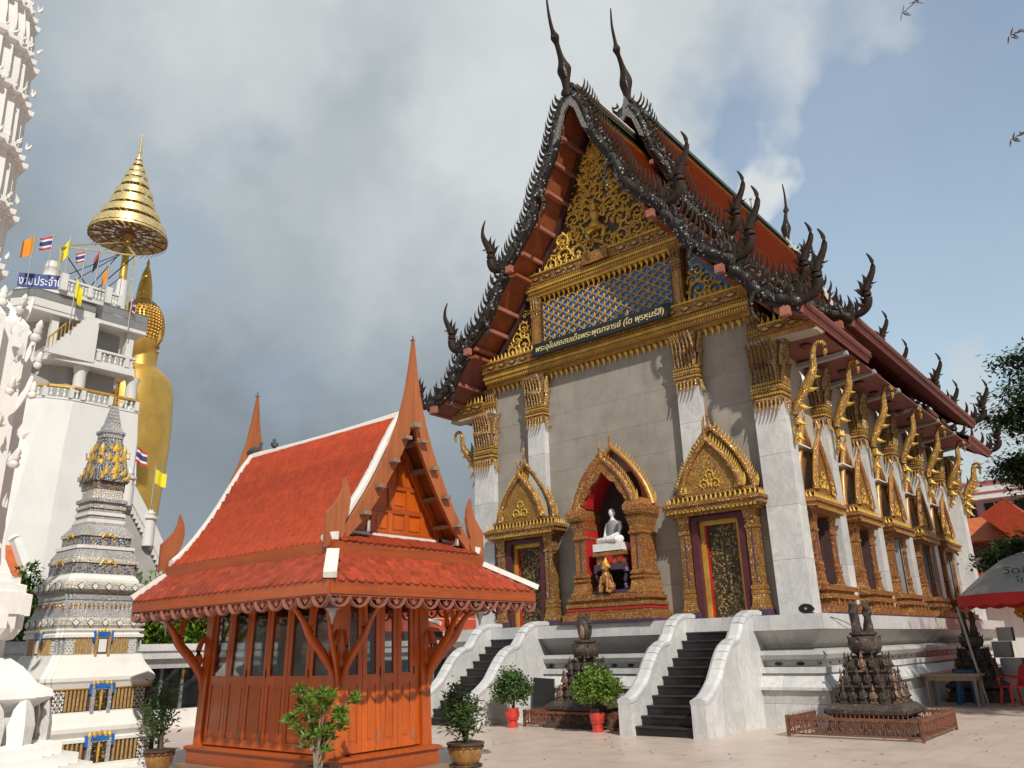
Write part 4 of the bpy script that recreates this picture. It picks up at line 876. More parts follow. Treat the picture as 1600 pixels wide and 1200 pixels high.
# ---- stairs
prof = [(14.0, .62), (14.22, .66), (14.5, .80), (14.74, .98), (14.92, 1.2), (15.1, 1.40), (15.3, 1.55), (15.52, 1.64), (15.72, 1.66), (15.78, 1.70), (15.86, 1.86), (16.0, 2.02), (16.2, 2.13), (16.5, 2.2), (16.9, 2.2)]
for s in (-1, 1):
    xc = CX + s * 2.8; st = link('stair', None, T(xc, 15.4, 0), temple)
    for k in range(12):
        y = 14.12 + k * .232; z = (k + 1) * .168
        o = part('step', MB().box(xc - .62, y, z - .168 if k else 0, xc + .62, y + .236, z - .028), 'black_granite', st)
        part('tread_slab', MB().box(xc - .62, y - .025, z - .027, xc + .62, y + .236, z), 'granite_edge', st)
    part('stair_core', MB().extr([(14.3, 0), (16.9, 0), (16.9, 1.98), (14.3, .13)], lambda p, q, w: (w, p, q), xc - .6, xc + .6), 'black_granite', st)
    for q in (-1, 1):
        x0, x1 = (xc + .63, xc + .91) if q > 0 else (xc - .91, xc - .63)
        # the cheek wall, in panels
        cuts = [14.0, 14.75, 15.55, 16.2, 16.9]
        for a, b_ in zip(cuts, cuts[1:]):
            zz = [(y, z - .05) for y, z in prof if a < y < b_]
            def zat(y):
                for (ya, za), (yb, zb) in zip(prof, prof[1:]):
                    if ya <= y <= yb: return lerp(za, zb, (y - ya) / (yb - ya)) - .05
            poly = [(a, 0), (b_ - .004, 0), (b_ - .004, zat(b_)), *reversed(zz), (a, zat(a))]
            part('cheek_panel', MB().extr(poly, lambda p, q2, w: (w, p, q2), x0, x1), 'marble', st)
        pts = [p for p, tg in interp([(0, y, z) for y, z in prof], 17)]
        for i in range(17):
            a, b_ = pts[i], pts[i + 1]; d = (b_ - a); nrm = Vector((0, -d.z, d.y)).normalized() * .05; e = d.normalized() * .003
            R = []
            for p in (a + e, b_ - e):
                R.append([(x0 - .015, p.y, p.z - .048), (x1 + .015, p.y, p.z - .048), (x1 + .015, p.y + nrm.y * .3, p.z + nrm.z * .3), (x1 - .05, p.y + nrm.y, p.z + nrm.z), (x0 + .05, p.y + nrm.y, p.z + nrm.z), (x0 - .015, p.y + nrm.y * .3, p.z + nrm.z * .3)])
            part('coping_tile', MB().rings(R), 'marble_cap', st)
# offering flowers in the left doorway
fl = MB()
for i in range(14): fl.merge(flame_mb(.12, .06, .05), T(CX - 2.8 - .45 + random.uniform(0, .28), WY - .42, 2.28 + random.uniform(0, .08)) @ RY(random.uniform(-.8, .8)))
# ================================================================== the teak pavilion
pav = thing('pavilion', (-10.12, 7.64, 0), 'small red teak pavilion with glazed folding doors and a steep orange tiled roof', 'pavilion')
BX0, BX1, BY0, BY1 = -11.85, -8.40, 6.77, 8.55
part('stone_plinth', MB().box(BX0 - .14, BY0 - .12, 0, BX1 + .12, BY1 + .12, .10).box(BX0 - .10, BY0 - .08, .10, BX1 + .08, BY1 + .08, .16), 'grey_wood', pav)
part('base_board', MB().box(BX0 + .02, BY0 + .02, .16, BX1 - .02, BY1 - .02, .34), 'teak_flat', pav)
part('base_moulding', MB().sqlathe([(1, .341), (1.012, .36), (1.012, .385), (.985, .40)], ((BX0 + BX1) / 2, (BY0 + BY1) / 2, 0), sx=(BX1 - BX0) / 2, sy=(BY1 - BY0) / 2), 'teak_flat', pav)
WX0, WX1, WY0, WY1 = -11.70, -8.55, 6.86, 8.46
ZT = 2.5
def post(x, y, s=.15): 
    lx = .05 if x < -10 else -.05; ly = .05 if y < 7.6 else -.05
    part('corner_post', MB().rings([[(x + a * s / 2, y + b * s / 2, .40) for a, b in ((1, 1), (-1, 1), (-1, -1), (1, -1))], [(x + lx + a * s / 2, y + ly + b * s / 2, ZT) for a, b in ((1, 1), (-1, 1), (-1, -1), (1, -1))]]), 'teak', pav)
for x in (WX0 + .05, WX1 - .05):
    for y in (WY0 + .05, WY1 - .05): post(x, y, .17)
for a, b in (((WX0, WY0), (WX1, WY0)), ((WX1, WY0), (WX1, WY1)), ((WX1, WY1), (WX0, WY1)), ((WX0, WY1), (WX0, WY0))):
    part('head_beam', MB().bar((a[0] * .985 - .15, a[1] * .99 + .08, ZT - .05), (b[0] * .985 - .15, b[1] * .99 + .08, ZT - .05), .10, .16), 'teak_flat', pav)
def leaf(p0, p1, out, hinge):
    """one folding leaf between two floor points; out is the outward normal"""
    p0 = Vector((*p0, 0)); p1 = Vector((*p1, 0)); d = (p1 - p0); W = d.length; d.normalize(); o = Vector((*out, 0))
    ang = math.atan2(d.y, d.x); M = T(p0) @ RZ(ang) @ Matrix(((1, 0, 0, 0), (0, 1, .026, -.012), (0, 0, 1, 0), (0, 0, 0, 1)))
    def P(nm, mb, m, par):
        mb.v = [tuple(M @ Vector(p)) for p in mb.v]; return part(nm, mb, m, par)
    g = .004; s = .075; fr = MB()
    fr.box(g, -.02, .42, s, .02, 2.40).box(W - s, -.02, .42, W - g, .02, 2.40).box(s, -.02, 2.28, W - s, .02, 2.40).box(s, -.02, 1.22, W - s, .02, 1.34).box(s, -.02, .42, W - s, .02, .52)
    lf = P('door_leaf', fr, 'teak', pav)
    P('lower_panel', MB().box(s, -.006, .52, W - s, .008, 1.22), 'teak', lf); P('panel_bevel', MB().box(s + .025, -.014, .56, W - s - .025, -.0065, 1.18), 'teak', lf)
    P('pane', MB().box(s, -.003, 1.34, W - s, .003, 2.28), 'window_glass', lf)
    if hinge: P('bolt', MB().box(W - .05, -.032, .50, W - .035, -.021, .66), 'metal_grey', lf); 
    if hinge: P('hinge', MB().box(W - .012, -.03, 1.32, W + .004, -.021, 1.42), 'black_granite', lf)
n = 6; xa, xb = WX0 + .17, WX1 - .15
for i in range(n): leaf((lerp(xa, xb, i / n), WY0 + .02), (lerp(xa, xb, (i + 1) / n), WY0 + .02), (0, -1), i in (1, 2, 4))
for i in range(n): leaf((lerp(xb, xa, i / n), WY1 - .02), (lerp(xb, xa, (i + 1) / n), WY1 - .02), (0, 1), False)
ya, yb = WY0 + .12, WY1 - .26
for i in range(4): leaf((WX1 - .02, lerp(ya, yb, i / 4)), (WX1 - .02, lerp(ya, yb, (i + 1) / 4)), (1, 0), i in (1, 3))
part('side_panel', MB().box(WX1 - .07, yb + .005, .42, WX1 - .03, WY1 - .06, 2.42), 'teak', pav)
for i in range(4): leaf((WX0 + .02, lerp(yb, ya, i / 4)), (WX0 + .02, lerp(yb, ya, (i + 1) / 4)), (-1, 0), False)
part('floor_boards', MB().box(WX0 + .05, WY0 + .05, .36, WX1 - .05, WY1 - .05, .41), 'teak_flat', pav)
for x in (-10.7, -9.55): part('inner_post', MB().box(x - .07, 7.58, .41, x + .07, 7.72, 2.5), 'dark_wood', pav)
# eaves
EX0, EX1, EY0, EY1 = -12.05, -7.52, 5.87, 9.60; ZE = 2.42
UX0, UX1, UY0, UY1 = -11.98, -8.0, 6.28, 8.98; ZU = 2.74
C4 = lambda X0, X1, Y0, Y1, z: [(X0, Y0, z), (X1, Y0, z), (X1, Y1, z), (X0, Y1, z)]
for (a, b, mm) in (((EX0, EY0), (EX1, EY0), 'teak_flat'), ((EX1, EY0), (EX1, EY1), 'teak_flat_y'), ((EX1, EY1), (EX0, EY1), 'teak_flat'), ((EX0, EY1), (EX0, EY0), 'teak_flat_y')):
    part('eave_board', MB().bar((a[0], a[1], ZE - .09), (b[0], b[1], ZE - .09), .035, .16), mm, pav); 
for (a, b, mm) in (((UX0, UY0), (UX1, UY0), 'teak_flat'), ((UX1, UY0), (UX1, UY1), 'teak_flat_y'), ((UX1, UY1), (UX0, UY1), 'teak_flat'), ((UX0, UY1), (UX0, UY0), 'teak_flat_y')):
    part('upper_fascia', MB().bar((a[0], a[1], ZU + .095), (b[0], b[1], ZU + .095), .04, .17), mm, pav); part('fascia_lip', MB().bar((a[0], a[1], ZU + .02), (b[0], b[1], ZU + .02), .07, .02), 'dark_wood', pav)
    for q in (.18, .82): part('peg', MB().lathe([(.02, -.035), (.02, .035)], (lerp(a[0], b[0], q), lerp(a[1], b[1], q), ZU + .07), 6), 'dark_wood', pav)
part('soffit_board', MB().rings([C4(EX0 + .02, EX1 - .02, EY0 + .02, EY1 - .02, ZE - .03), C4(UX0, UX1, UY0, UY1, ZU - .01)], cap=False), 'dark_wood', pav)
part('attic_board', MB().rings([C4(UX0, UX1, UY0, UY1, ZU - .012), C4(UX0, UX1, UY0, UY1, ZU + .0)]), 'dark_wood', pav)
# scalloped fringe
fm = MB().extr([(0, 0), (.15, 0), (.30, 0), (.30, -.05), (.25, -.115), (.19, -.155), (.15, -.15), (.11, -.155), (.05, -.115), (0, -.05)], lambda p, q, w: (p, w, q), -.008, .008)
fm = MB()
fm.tube([(0, 0, -.03), (.03, 0, -.10), (.08, 0, -.145), (.15, 0, -.165), (.22, 0, -.145), (.27, 0, -.10), (.30, 0, -.03)], [.028, .034, .04, .042, .04, .034, .028], 6, flat=.35, up=(0, 1, 0))
fl = flame_mb(1, .42, .16)
for a_, s_ in ((0, .10), (.75, .08), (-.75, .08)): fm.merge(fl, T(.15, -.008, -.11) @ RY(a_) @ SC(s_))
fm.merge(fl, T(0, 0, 0) @ SC(.14, .12, -.11)); fm.box(0, -.004, -.03, .30, .004, .0)
FM = fm.mesh('fringe_piece', 'fringe_pink', True)
for (a, b) in (((EX0, EY0), (EX1, EY0)), ((EX1, EY0), (EX1, EY1)), ((EX1, EY1), (EX0, EY1)), ((EX0, EY1), (EX0, EY0))):
    L_ = math.dist(a, b); k = round(L_ / .285); ang = math.atan2(b[1] - a[1], b[0] - a[0])
    for i in range(k): inst('fringe_piece', FM, T(lerp(a[0], b[0], i / k), lerp(a[1], b[1], i / k), ZE - .165) @ RZ(ang) @ SC(L_ / k / .3, 1, .88), pav)
# tiles
def tile_mesh(w=.12, l=.15, t_=.017):
    o = [(-w / 2, 0), (w / 2, 0), (w / 2, -l * .72), (w * .32, -l * .92), (0, -l), (-w * .32, -l * .92), (-w / 2, -l * .72)]
    return MB().extr(o, lambda p, q, w_: (p, q, w_), 0, t_)
TL = tile_mesh().mesh('roof_tile', 'tile_orange_low')
def tile_slope(a0, a1, b0, b1, rows, w, parent, single, m='tile_orange', tile=None, zoff=.012):
    """eave edge a0-a1, upper edge b0-b1; staggered rows of tiles"""
    a0, a1, b0, b1 = map(Vector, (a0, a1, b0, b1)); out = MB(); X = (a1 - a0).normalized(); 
    for r in range(rows):
        t0 = (r + 1) / rows; L0 = a0.lerp(b0, t0); L1 = a1.lerp(b1, t0); upv = ((b0 + b1) / 2 - (a0 + a1) / 2); upv = (upv - X * upv.dot(X)).normalized(); nr = X.cross(upv)
        if nr.z < 0: nr = -nr
        k = max(1, round((L1 - L0).length / w)); st = (L1 - L0).length / k
        kk = k if r % 2 == 0 else k - 1
        for i in range(kk):
            c = L0 + X * st * (i + (.5 if r % 2 == 0 else 1.0)) + nr * (zoff + random.uniform(0, .006))
            R = Matrix((X, upv, nr)).transposed().to_4x4(); rl = upv.length * 1.35 * ((a0 - b0) - X * (a0 - b0).dot(X)).length / rows / .15
            M = T(c) @ R @ RX(.19 + random.uniform(-.03, .05)) @ RZ(random.uniform(-.03, .03)) @ SC(st / .12 * .965, rl, 1)
            if single: inst('roof_tile', TL, M, parent)
            else: out.merge(tile, M)
    if not single: part('roof_tiles', out, m, parent, kind='stuff')
tm = tile_mesh(.12, .15, .017)
Eo = C4(EX0 - .01, EX1 + .01, EY0 - .01, EY1 + .01, ZE); Uo = C4(UX0 - .01, UX1 + .01, UY0 - .01, UY1 + .01, ZU + .01)
tile_slope(Eo[0], Eo[1], Uo[0], Uo[1], 5, .145, pav, True); tile_slope(Eo[1], Eo[2], Uo[1], Uo[2], 5, .145, pav, True)
tile_slope(Eo[2], Eo[3], Uo[2], Uo[3], 5, .145, pav, False, 'tile_orange_low', tm); tile_slope(Eo[3], Eo[0], Uo[3], Uo[0], 5, .145, pav, False, 'tile_orange_low', tm)
part('roof_deck', MB().rings([C4(EX0, EX1, EY0, EY1, ZE - .01), C4(UX0, UX1, UY0, UY1, ZU)], cap=False), 'tile_orange_low', pav)
for i in range(4):
    a = Vector(Eo[i]); b = Vector(Uo[i]); o = (a - Vector((-10, 7.6, a.z))).normalized()
    part('hip_cap', MB().bar(a + o * .03 + Vector((0, 0, .03)), b + Vector((0, 0, .04)), .15, .07), 'roof_white', pav)
# main roof
PROF = [(6.30, 2.93), (6.44, 3.06), (6.62, 3.28), (6.84, 3.60), (7.02, 3.90), (7.20, 4.24), (7.38, 4.56), (7.52, 4.76)]
YR = 7.64
MP = lambda s, y: YR + s * (YR - y) if s > 0 else y
RX0, RX1 = -11.98, -8.14
for s in (-1, 1):
    for i in range(len(PROF) - 1):
        (y0, z0), (y1, z1) = PROF[i], PROF[i + 1]; seg = math.dist(PROF[i], PROF[i + 1]); rows = max(1, round(seg / .082))
        A0, A1, B0, B1 = (RX0 + .12, MP(s, y0), z0), (RX1 - .12, MP(s, y0), z0), (RX0 + .12, MP(s, y1), z1), (RX1 - .12, MP(s, y1), z1)
        tile_slope(A0, A1, B0, B1, rows, .115, pav, False, 'tile_orange', tm, zoff=.02)
    part('roof_deck', MB().extr([(MP(s, y), z) for y, z in PROF] + [(MP(s, y), z - .05) for y, z in reversed(PROF)], lambda p, q, w: (w, p, q), RX0 + .02, RX1), 'wood_dark_gable', pav)
    for x in (RX0 + .08, RX1 - .07):      # white mortar verges
        R = []
        for y, z in PROF: R.append([(x - .07, MP(s, y), z - .02), (x + .07, MP(s, y), z - .02), (x + .07, MP(s, y), z + .075), (x, MP(s, y), z + .10), (x - .07, MP(s, y), z + .075)])
        part('verge_mortar', MB().rings(R), 'roof_white', pav)
b = MB()
nn = 16
R = []
for i in range(nn + 1):
    x = lerp(RX0 + .02, RX1, i / nn); z = 4.80 + .03 * (2 * i / nn - 1) ** 2 ; j = .004 * math.sin(i * 2.3)
    R.append([(x, YR - .15, z - .09), (x, YR + .15, z - .09), (x, YR + .13, z + .02 + j), (x, YR + .07, z + .06), (x, YR - .07, z + .06), (x, YR - .13, z + .02 + j)])
part('ridge_cap', MB().rings(R), 'roof_white', pav)
part('ridge_drip', MB().box(RX0 + .15, YR - .18, 4.68, RX1 - .12, YR + .18, 4.712), 'roof_white', pav)
# gables at both ends
OUT = [(6.26, 2.87), (6.42, 3.03), (6.66, 3.33), (6.95, 3.77), (7.2, 4.24), (7.38, 4.68), (7.5, 5.10), (7.57, 5.48), (7.64, 5.97)]
INN = [(7.64, 4.70), (7.54, 4.40), (7.33, 4.0), (7.11, 3.64), (6.85, 3.28), (6.60, 3.04), (6.44, 2.87)]
for gx, sg in ((RX1 + .02, 1), (RX0 - .02, -1)):
    x0, x1 = (gx, gx + .055) if sg > 0 else (gx - .055, gx)
    for s in (-1, 1):
        j = .004 if s > 0 else 0
        poly = [(MP(s, y), z) for y, z in OUT + INN]
        part('bargeboard', MB().extr(poly, lambda p, q, w: (w, p, q), x0 + j, x1 + j), 'barge_wood', pav)
        horn = [(6.20, 2.84), (6.20, 3.26), (6.30, 3.36), (6.39, 3.47), (6.44, 3.60), (6.46, 3.74), (6.53, 3.60), (6.555, 3.44), (6.53, 3.28), (6.48, 3.16), (6.50, 3.06), (6.44, 2.96)]
        part('gable_horn', MB().extr([(MP(s, y), z) for y, z in horn], lambda p, q, w: (w, p, q), x0 - .012 + sg * .035, x1 - .012 + sg * .035), 'barge_wood', pav)
    part('batten_spike', MB().bar(((x0 + x1) / 2, YR - .05, 5.93), ((x0 + x1) / 2, YR + .05, 5.95), .01).bar(((x0 + x1) / 2, YR, 5.9), ((x0 + x1) / 2, YR, 6.02), .01), 'black_granite', pav)
    xp = gx - sg * .42
    tri = [(6.62, 3.12), (6.85, 3.42), (7.05, 3.72), (7.25, 4.06), (7.45, 4.42), (7.64, 4.72)]
    full = tri + [(2 * YR - y, z) for y, z in reversed(tri[:-1])]
    part('gable_panel', MB().extr(full, lambda p, q, w: (w, p, q), xp - .02, xp + .02), 'teak', pav)
    if sg > 0:
        for zz, w_ in ((3.12, .96), (3.46, .72), (3.80, .50), (4.12, .30)): part('panel_rail', MB().box(xp + .02, YR - w_, zz, xp + .045, YR + w_, zz + .07), 'teak_flat_y', pav)
        for zz, ys in ((3.19, (-.62, -.31, 0, .31, .62)), (3.53, (-.34, 0, .34)), (3.87, (-.17, .17)), (4.19, (0,))):
            for dy in ys: part('panel_stile', MB().box(xp + .02, YR + dy - .04, zz, xp + .043, YR + dy + .04, zz + .27), 'teak', pav)
        for zz, ys in ((3.22, (-.465, -.155, .155, .465)), (3.56, (-.17, .17)), (3.9, (0,))):
            for dy in ys: part('raised_panel', MB().box(xp + .02, YR + dy - .09, zz + .02, xp + .032, YR + dy + .09, zz + .19), 'teak', pav)
        for s in (-1, 1): part('rake_frame', MB().extr([(MP(s, y), z) for y, z in [(6.58, 3.12), (7.64, 4.76), (7.64, 4.6), (6.72, 3.12)]], lambda p, q, w: (w, p, q), xp + .046, xp + .085), 'teak', pav)
        for (y, z) in ((6.78, 3.34), (7.02, 3.72), (7.26, 4.10), (7.48, 4.46)):
            for s in (-1, 1): part('purlin_end', MB().box(xp + .03, MP(s, y) - .06, z - .055, gx + .15, MP(s, y) + .06, z - .005), 'grey_wood', pav)
        part('purlin_end', MB().box(xp + .03, YR - .07, 4.60, gx + .17, YR + .07, 4.67), 'grey_wood', pav)
        for s in (-1, 1): part('purlin_end', MB().box(xp + .03, MP(s, 6.60) - .10, 3.04, gx - .03, MP(s, 6.60) + .10, 3.12), 'grey_wood', pav)
        # little apron roof under the gable
        tile_slope((UX1 + .01, UY0 + .05, ZU + .20), (UX1 + .01, UY1 - .05, ZU + .20), (xp + .05, UY0 + .35, 3.10), (xp + .05, UY1 - .35, 3.10), 5, .12, pav, False, 'tile_orange_low', tm)
        part('apron_deck', MB().rings([[(UX1, UY0, ZU + .18), (UX1, UY1, ZU + .18), (xp, UY1, ZU + .18), (xp, UY0, ZU + .18)], [(xp + .03, UY0 + .3, 3.09), (xp + .03, UY1 - .3, 3.09), (xp, UY1 - .3, 3.09), (xp, UY0 + .3, 3.09)]]), 'tile_orange_low', pav)
        part('apron_mortar', MB().bar((xp + .05, UY0 + .34, 3.12), (xp + .05, UY1 - .34, 3.12), .07, .06), 'roof_white', pav)
        for s in (-1, 1): part('apron_mortar', MB().bar((xp + .06, MP(s, UY0 + .34), 3.125), (UX1 - .02, MP(s, UY0 + .02), ZU + .24), .11, .09), 'roof_white', pav)
    else: part('apron_deck', MB().box(UX0, UY0 + .02, ZU + .17, xp, UY1 - .02, ZU + .19), 'wood_dark_gable', pav)
# carved brackets
def brace(c, d, both=True):
    """c: corner of the post at the foot, d: outward horizontal direction"""
    c = Vector(c); d = Vector(d); b = MB()
    p = [c + Vector((0, 0, 1.15)), c + d * .03 + Vector((0, 0, 1.35)), c + d * .22 + Vector((0, 0, 1.60)), c + d * .42 + Vector((0, 0, 1.80)), c + d * .55 + Vector((0, 0, 2.0)), c + d * .78 + Vector((0, 0, 2.24))]
    sp = smooth_path(p, 4); n = len(sp); b.tube(sp, [.03 + .036 * math.sin(PI * min(1, (i + 1) / n * 1.1)) for i in range(n)], 8, flat=.4); 
    b.tube(smooth_path([c + d * .40 + Vector((0, 0, 1.80)), c + d * .40 + Vector((0, 0, 2.0)), c + d * .34 + Vector((0, 0, 2.24))], 3), [.03, .05, .05, .04, .04, .03, .02], 6, flat=.45)
    b.tube(smooth_path([c + d * .05 + Vector((0, 0, 1.50)), c + d * .10 + Vector((0, 0, 1.7)), c + d * .02 + Vector((0, 0, 1.9))], 3), [.02, .05, .05, .04, .04, .03, .015], 6, flat=.4)
    part('eave_bracket', b, 'teak', pav, True)
for (x, sx) in ((WX0, -1), (WX1, 1)):
    for (y, sy) in ((WY0, -1), (WY1, 1)):
        brace((x, y, 0), (sx * .52, sy * .72, 0)); 
brace((WX1 - .02, WY0, 0), (0, -1, 0)); brace((WX1, WY0 + .05, 0), (1, 0, 0)); brace((WX1, WY1 - .05, 0), (1, .0, 0)); brace((WX0 + .02, WY0, 0), (0, -1, 0))
# hanging bell lamps, floodlights and pigeons: things of their own
def bell_lamp(x, y, label):
    o = thing('hanging_lamp', (x, y, 2.28), label, 'lamp', 'bell lamps hanging under the pavilion eaves')
    part('lamp_body', MB().lathe([(.02, 0), (.06, -.02), (.05, -.06), (.09, -.10), (.10, -.14), (.05, -.17), (.04, -.22), (.02, -.25), (.015, -.30), (.001, -.33)], (x, y, 2.26), 12), 'metal_grey', o, True)
    part('chain', MB().bar((x, y, 2.25), (x, y, 2.45), .01), 'black_granite', o)
bell_lamp(-8.02, 6.32, 'grey bell lamp hanging from the pavilion eave at its near corner'); bell_lamp(-8.02, 8.95, 'grey bell lamp hanging under the far right end of the pavilion eave'); bell_lamp(-11.85, 6.3, 'grey bell lamp hanging under the pavilion eave beside the small mosaic chedi')
def flood(p, label):
    o = thing('floodlight', p, label, 'floodlight', 'small silver floodlights on the gable'); x, y, z = p
    part('housing', MB().tube([(x, y, z), (x + .05, y - .03, z + .13)], [.04, .03], 8), 'metal_silver', o, True); part('bracket', MB().tube([(x, y, z), (x - .03, y + .1, z - .02), (x - .1, y + .12, z + .02)], .008, 5), 'black_granite', o)
flood((-8.2, 6.98, 3.12), 'silver floodlight clipped to the left foot of the pavilion gable'); flood((-8.15, 8.62, 3.06), 'silver floodlight clipped to the right foot of the pavilion gable')
def pigeon(p, rz, label):
    o = thing('pigeon', p, label, 'pigeon', 'pigeons on the pavilion roof', rz=rz); L0 = T(*p) @ RZ(rz)
    def P(nm, mb, m): mb.v = [tuple(L0 @ Vector(q)) for q in mb.v]; return part(nm, mb, m, o, True)
    b = MB().tube(smooth_path([(-.17, 0, .03), (-.10, 0, .06), (-.02, 0, .09), (.05, 0, .12), (.085, 0, .17), (.095, 0, .205), (.115, 0, .21), (.14, 0, .20)], 4), [.012, .022, .035, .042, .048, .055, .058, .058, .056, .054, .05, .045, .038, .034, .03, .026, .024, .026, .028, .028, .026, .022, .018, .012, .01, .008, .006, .004, .003], 8)
    P('body', b, 'pigeon_grey'); P('tail', MB().box(-.24, -.02, .015, -.12, .02, .035), 'pigeon_grey')
    for s in (-1, 1): P('wing', MB().tube([(.03, s * .04, .12), (-.06, s * .05, .09), (-.17, s * .02, .04)], [.03, .032, .006], 6, flat=.4), 'pigeon_grey'); P('leg', MB().bar((-.01, s * .02, -.002), (-.01, s * .02, .06), .008), 'purlin_pink')
pigeon((-11.42, YR, 4.868), 2.6, 'dark pigeon perched on the white pavilion ridge'); pigeon((-11.88, YR - .05, 4.85), .5, 'dark pigeon huddled against the far left gable spire of the pavilion')
# ================================================================== small mosaic chedi
CXc, CYc = -14.13, 6.13
RED = [(1, .66), (.87, .66), (.87, .87), (.66, .87), (.66, 1), (-.66, 1), (-.66, .87), (-.87, .87), (-.87, .66), (-1, .66), (-1, -.66), (-.87, -.66), (-.87, -.87), (-.66, -.87), (-.66, -1), (.66, -1), (.66, -.87), (.87, -.87), (.87, -.66), (1, -.66)]
SQR = [(1, .86), (.93, .86), (.93, .93), (.86, .93), (.86, 1), (-.86, 1), (-.86, .93), (-.93, .93), (-.93, .86), (-1, .86), (-1, -.86), (-.93, -.86), (-.93, -.93), (-.86, -.93), (-.86, -1), (.86, -1), (.86, -.93), (.93, -.93), (.93, -.86), (1, -.86)]
chedi = thing('chedi', (CXc, CYc, 0), 'small stepped white chedi inlaid with blue, gold and grey mosaic beside the pavilion', 'chedi')
def ctier(name, prof, m, plan=SQR, par=None): return part(name, MB().sqlathe([(r * (1.17 if plan is RED else 1.05), z) for r, z in prof], (CXc, CYc, 0), plan), m, par or chedi)
ctier('white_base', [(1.06, 0), (1.06, .06), (.95, .12), (.95, .16)], 'white_paint')
ctier('railing_tier', [(.90, .162), (.90, .455)], 'blue_dark'); ctier('white_moulding', [(.93, .457), (.93, .50), (.90, .52), (.95, .60), (.95, .66), (.90, .70), (.82, .86), (.82, .878)], 'white_paint')
ctier('railing_tier', [(.79, .88), (.79, 1.185)], 'blue_dark'); ctier('tan_line', [(.81, 1.187), (.82, 1.205)], 'gold_plain'); ctier('white_moulding', [(.80, 1.207), (.82, 1.28), (.84, 1.31), (.84, 1.36), (.80, 1.42), (.71, 1.56), (.66, 1.68), (.66, 1.697)], 'white_paint')
ctier('railing_tier', [(.625, 1.70), (.625, 1.945)], 'grey_mosaic'); ctier('white_moulding', [(.66, 1.947), (.66, 1.99), (.63, 2.02), (.66, 2.05), (.66, 2.08)], 'white_paint')
ctier('diamond_band', [(.62, 2.082), (.66, 2.13), (.66, 2.20), (.62, 2.25)], 'white_mosaic'); ctier('lotus_slope', [(.62, 2.252), (.55, 2.50), (.55, 2.52)], 'grey_mosaic'); ctier('waist_band', [(.56, 2.522), (.56, 2.62), (.60, 2.64)], 'grey_mosaic')
ctier('diamond_band', [(.58, 2.642), (.62, 2.68), (.62, 2.76), (.58, 2.80)], 'white_mosaic'); ctier('white_moulding', [(.54, 2.802), (.54, 2.84), (.49, 2.91), (.49, 2.93)], 'white_paint')
ctier('blue_band', [(.49, 2.932), (.49, 3.10)], 'blue_glass_band'); ctier('white_moulding', [(.51, 3.102), (.51, 3.15), (.49, 3.16), (.49, 3.20)], 'white_mosaic'); ctier('grey_slope', [(.49, 3.202), (.43, 3.33)], 'grey_mosaic'); ctier('white_moulding', [(.45, 3.332), (.45, 3.385)], 'white_paint')
ctier('blue_band', [(.39, 3.387), (.39, 3.54)], 'blue_glass_band'); ctier('white_moulding', [(.41, 3.542), (.41, 3.60)], 'white_mosaic'); ctier('grey_slope', [(.40, 3.602), (.31, 3.74), (.31, 3.78)], 'grey_mosaic')
for z, r, m in ((3.782, .30, 'white_paint'), (3.84, .275, 'grey_mosaic'), (3.90, .295, 'white_paint'), (3.96, .27, 'grey_mosaic'), (4.02, .29, 'white_mosaic'), (4.08, .265, 'grey_mosaic'), (4.13, .30, 'grey_mosaic')): ctier('spire_ring', [(r, z), (r, z + .055)], m)
ctier('white_moulding', [(.25, 4.19), (.24, 4.24), (.24, 4.35)], 'white_mosaic'); ctier('jewel_band', [(.245, 4.352), (.245, 4.49)], 'gold_mosaic_glow')
bell = ctier('bell', [(.265, 4.492), (.265, 4.6), (.225, 4.85), (.18, 5.1), (.14, 5.27)], 'blue_glass_band', RED)
for ang in range(4):        # gilt flowers on the bell faces
    for (s, z, sc_) in ((0, 4.62, .15), (-.11, 4.60, .10), (.11, 4.60, .10), (0, 4.82, .13), (-.08, 4.85, .09), (.08, 4.85, .09), (0, 5.02, .12), (-.05, 5.05, .07), (.05, 5.05, .07), (0, 4.52, .08), (-.16, 4.52, .09), (.16, 4.52, .09)):
        d = lerp(.275, .155, (z - 4.49) / .78)
        inst('gilt_flower', FL, T(CXc, CYc, 0) @ RZ(ang * PI / 2) @ T(s * 1.15, -d * 1.17 - .01, z) @ RY(s * 3) @ SC(sc_ * 2.3, sc_, sc_ * 1.7), bell)
for (a, b) in ((1, -1), (-1, -1), (1, 1)):   # guardian figures on the corners
    g_ = MB().lathe([(.001, 0), (.05, .02), (.07, .10), (.04, .16), (.055, .22), (.03, .27), (.05, .31), (.03, .38), (.001, .44)], (CXc + a * .19, CYc + b * .19, 4.72), 8).tube([(CXc + a * .19, CYc + b * .19, 4.95), (CXc + a * .27, CYc + b * .24, 4.92), (CXc + a * .25, CYc + b * .26, 5.03)], .02, 6)
    part('corner_guardian', g_, 'gold_flame', chedi, True)
ctier('grey_cap', [(.15, 5.272), (.15, 5.33), (.17, 5.36), (.17, 5.40), (.13, 5.43), (.12, 5.5)], 'grey_mosaic', RED)
for i in range(6): ctier('spire_ring', [(.105 - .011 * i, 5.505 + .065 * i), (.10 - .011 * i, 5.56 + .065 * i)], 'grey_mosaic', RED)
part('gilt_spike', MB().lathe([(.06, 5.9), (.035, 5.94), (.025, 6.30), (.04, 6.32), (.045, 6.35), (.02, 6.38), (.004, 6.5)], (CXc, CYc, 0), 8), 'gold_relief_fine', chedi)
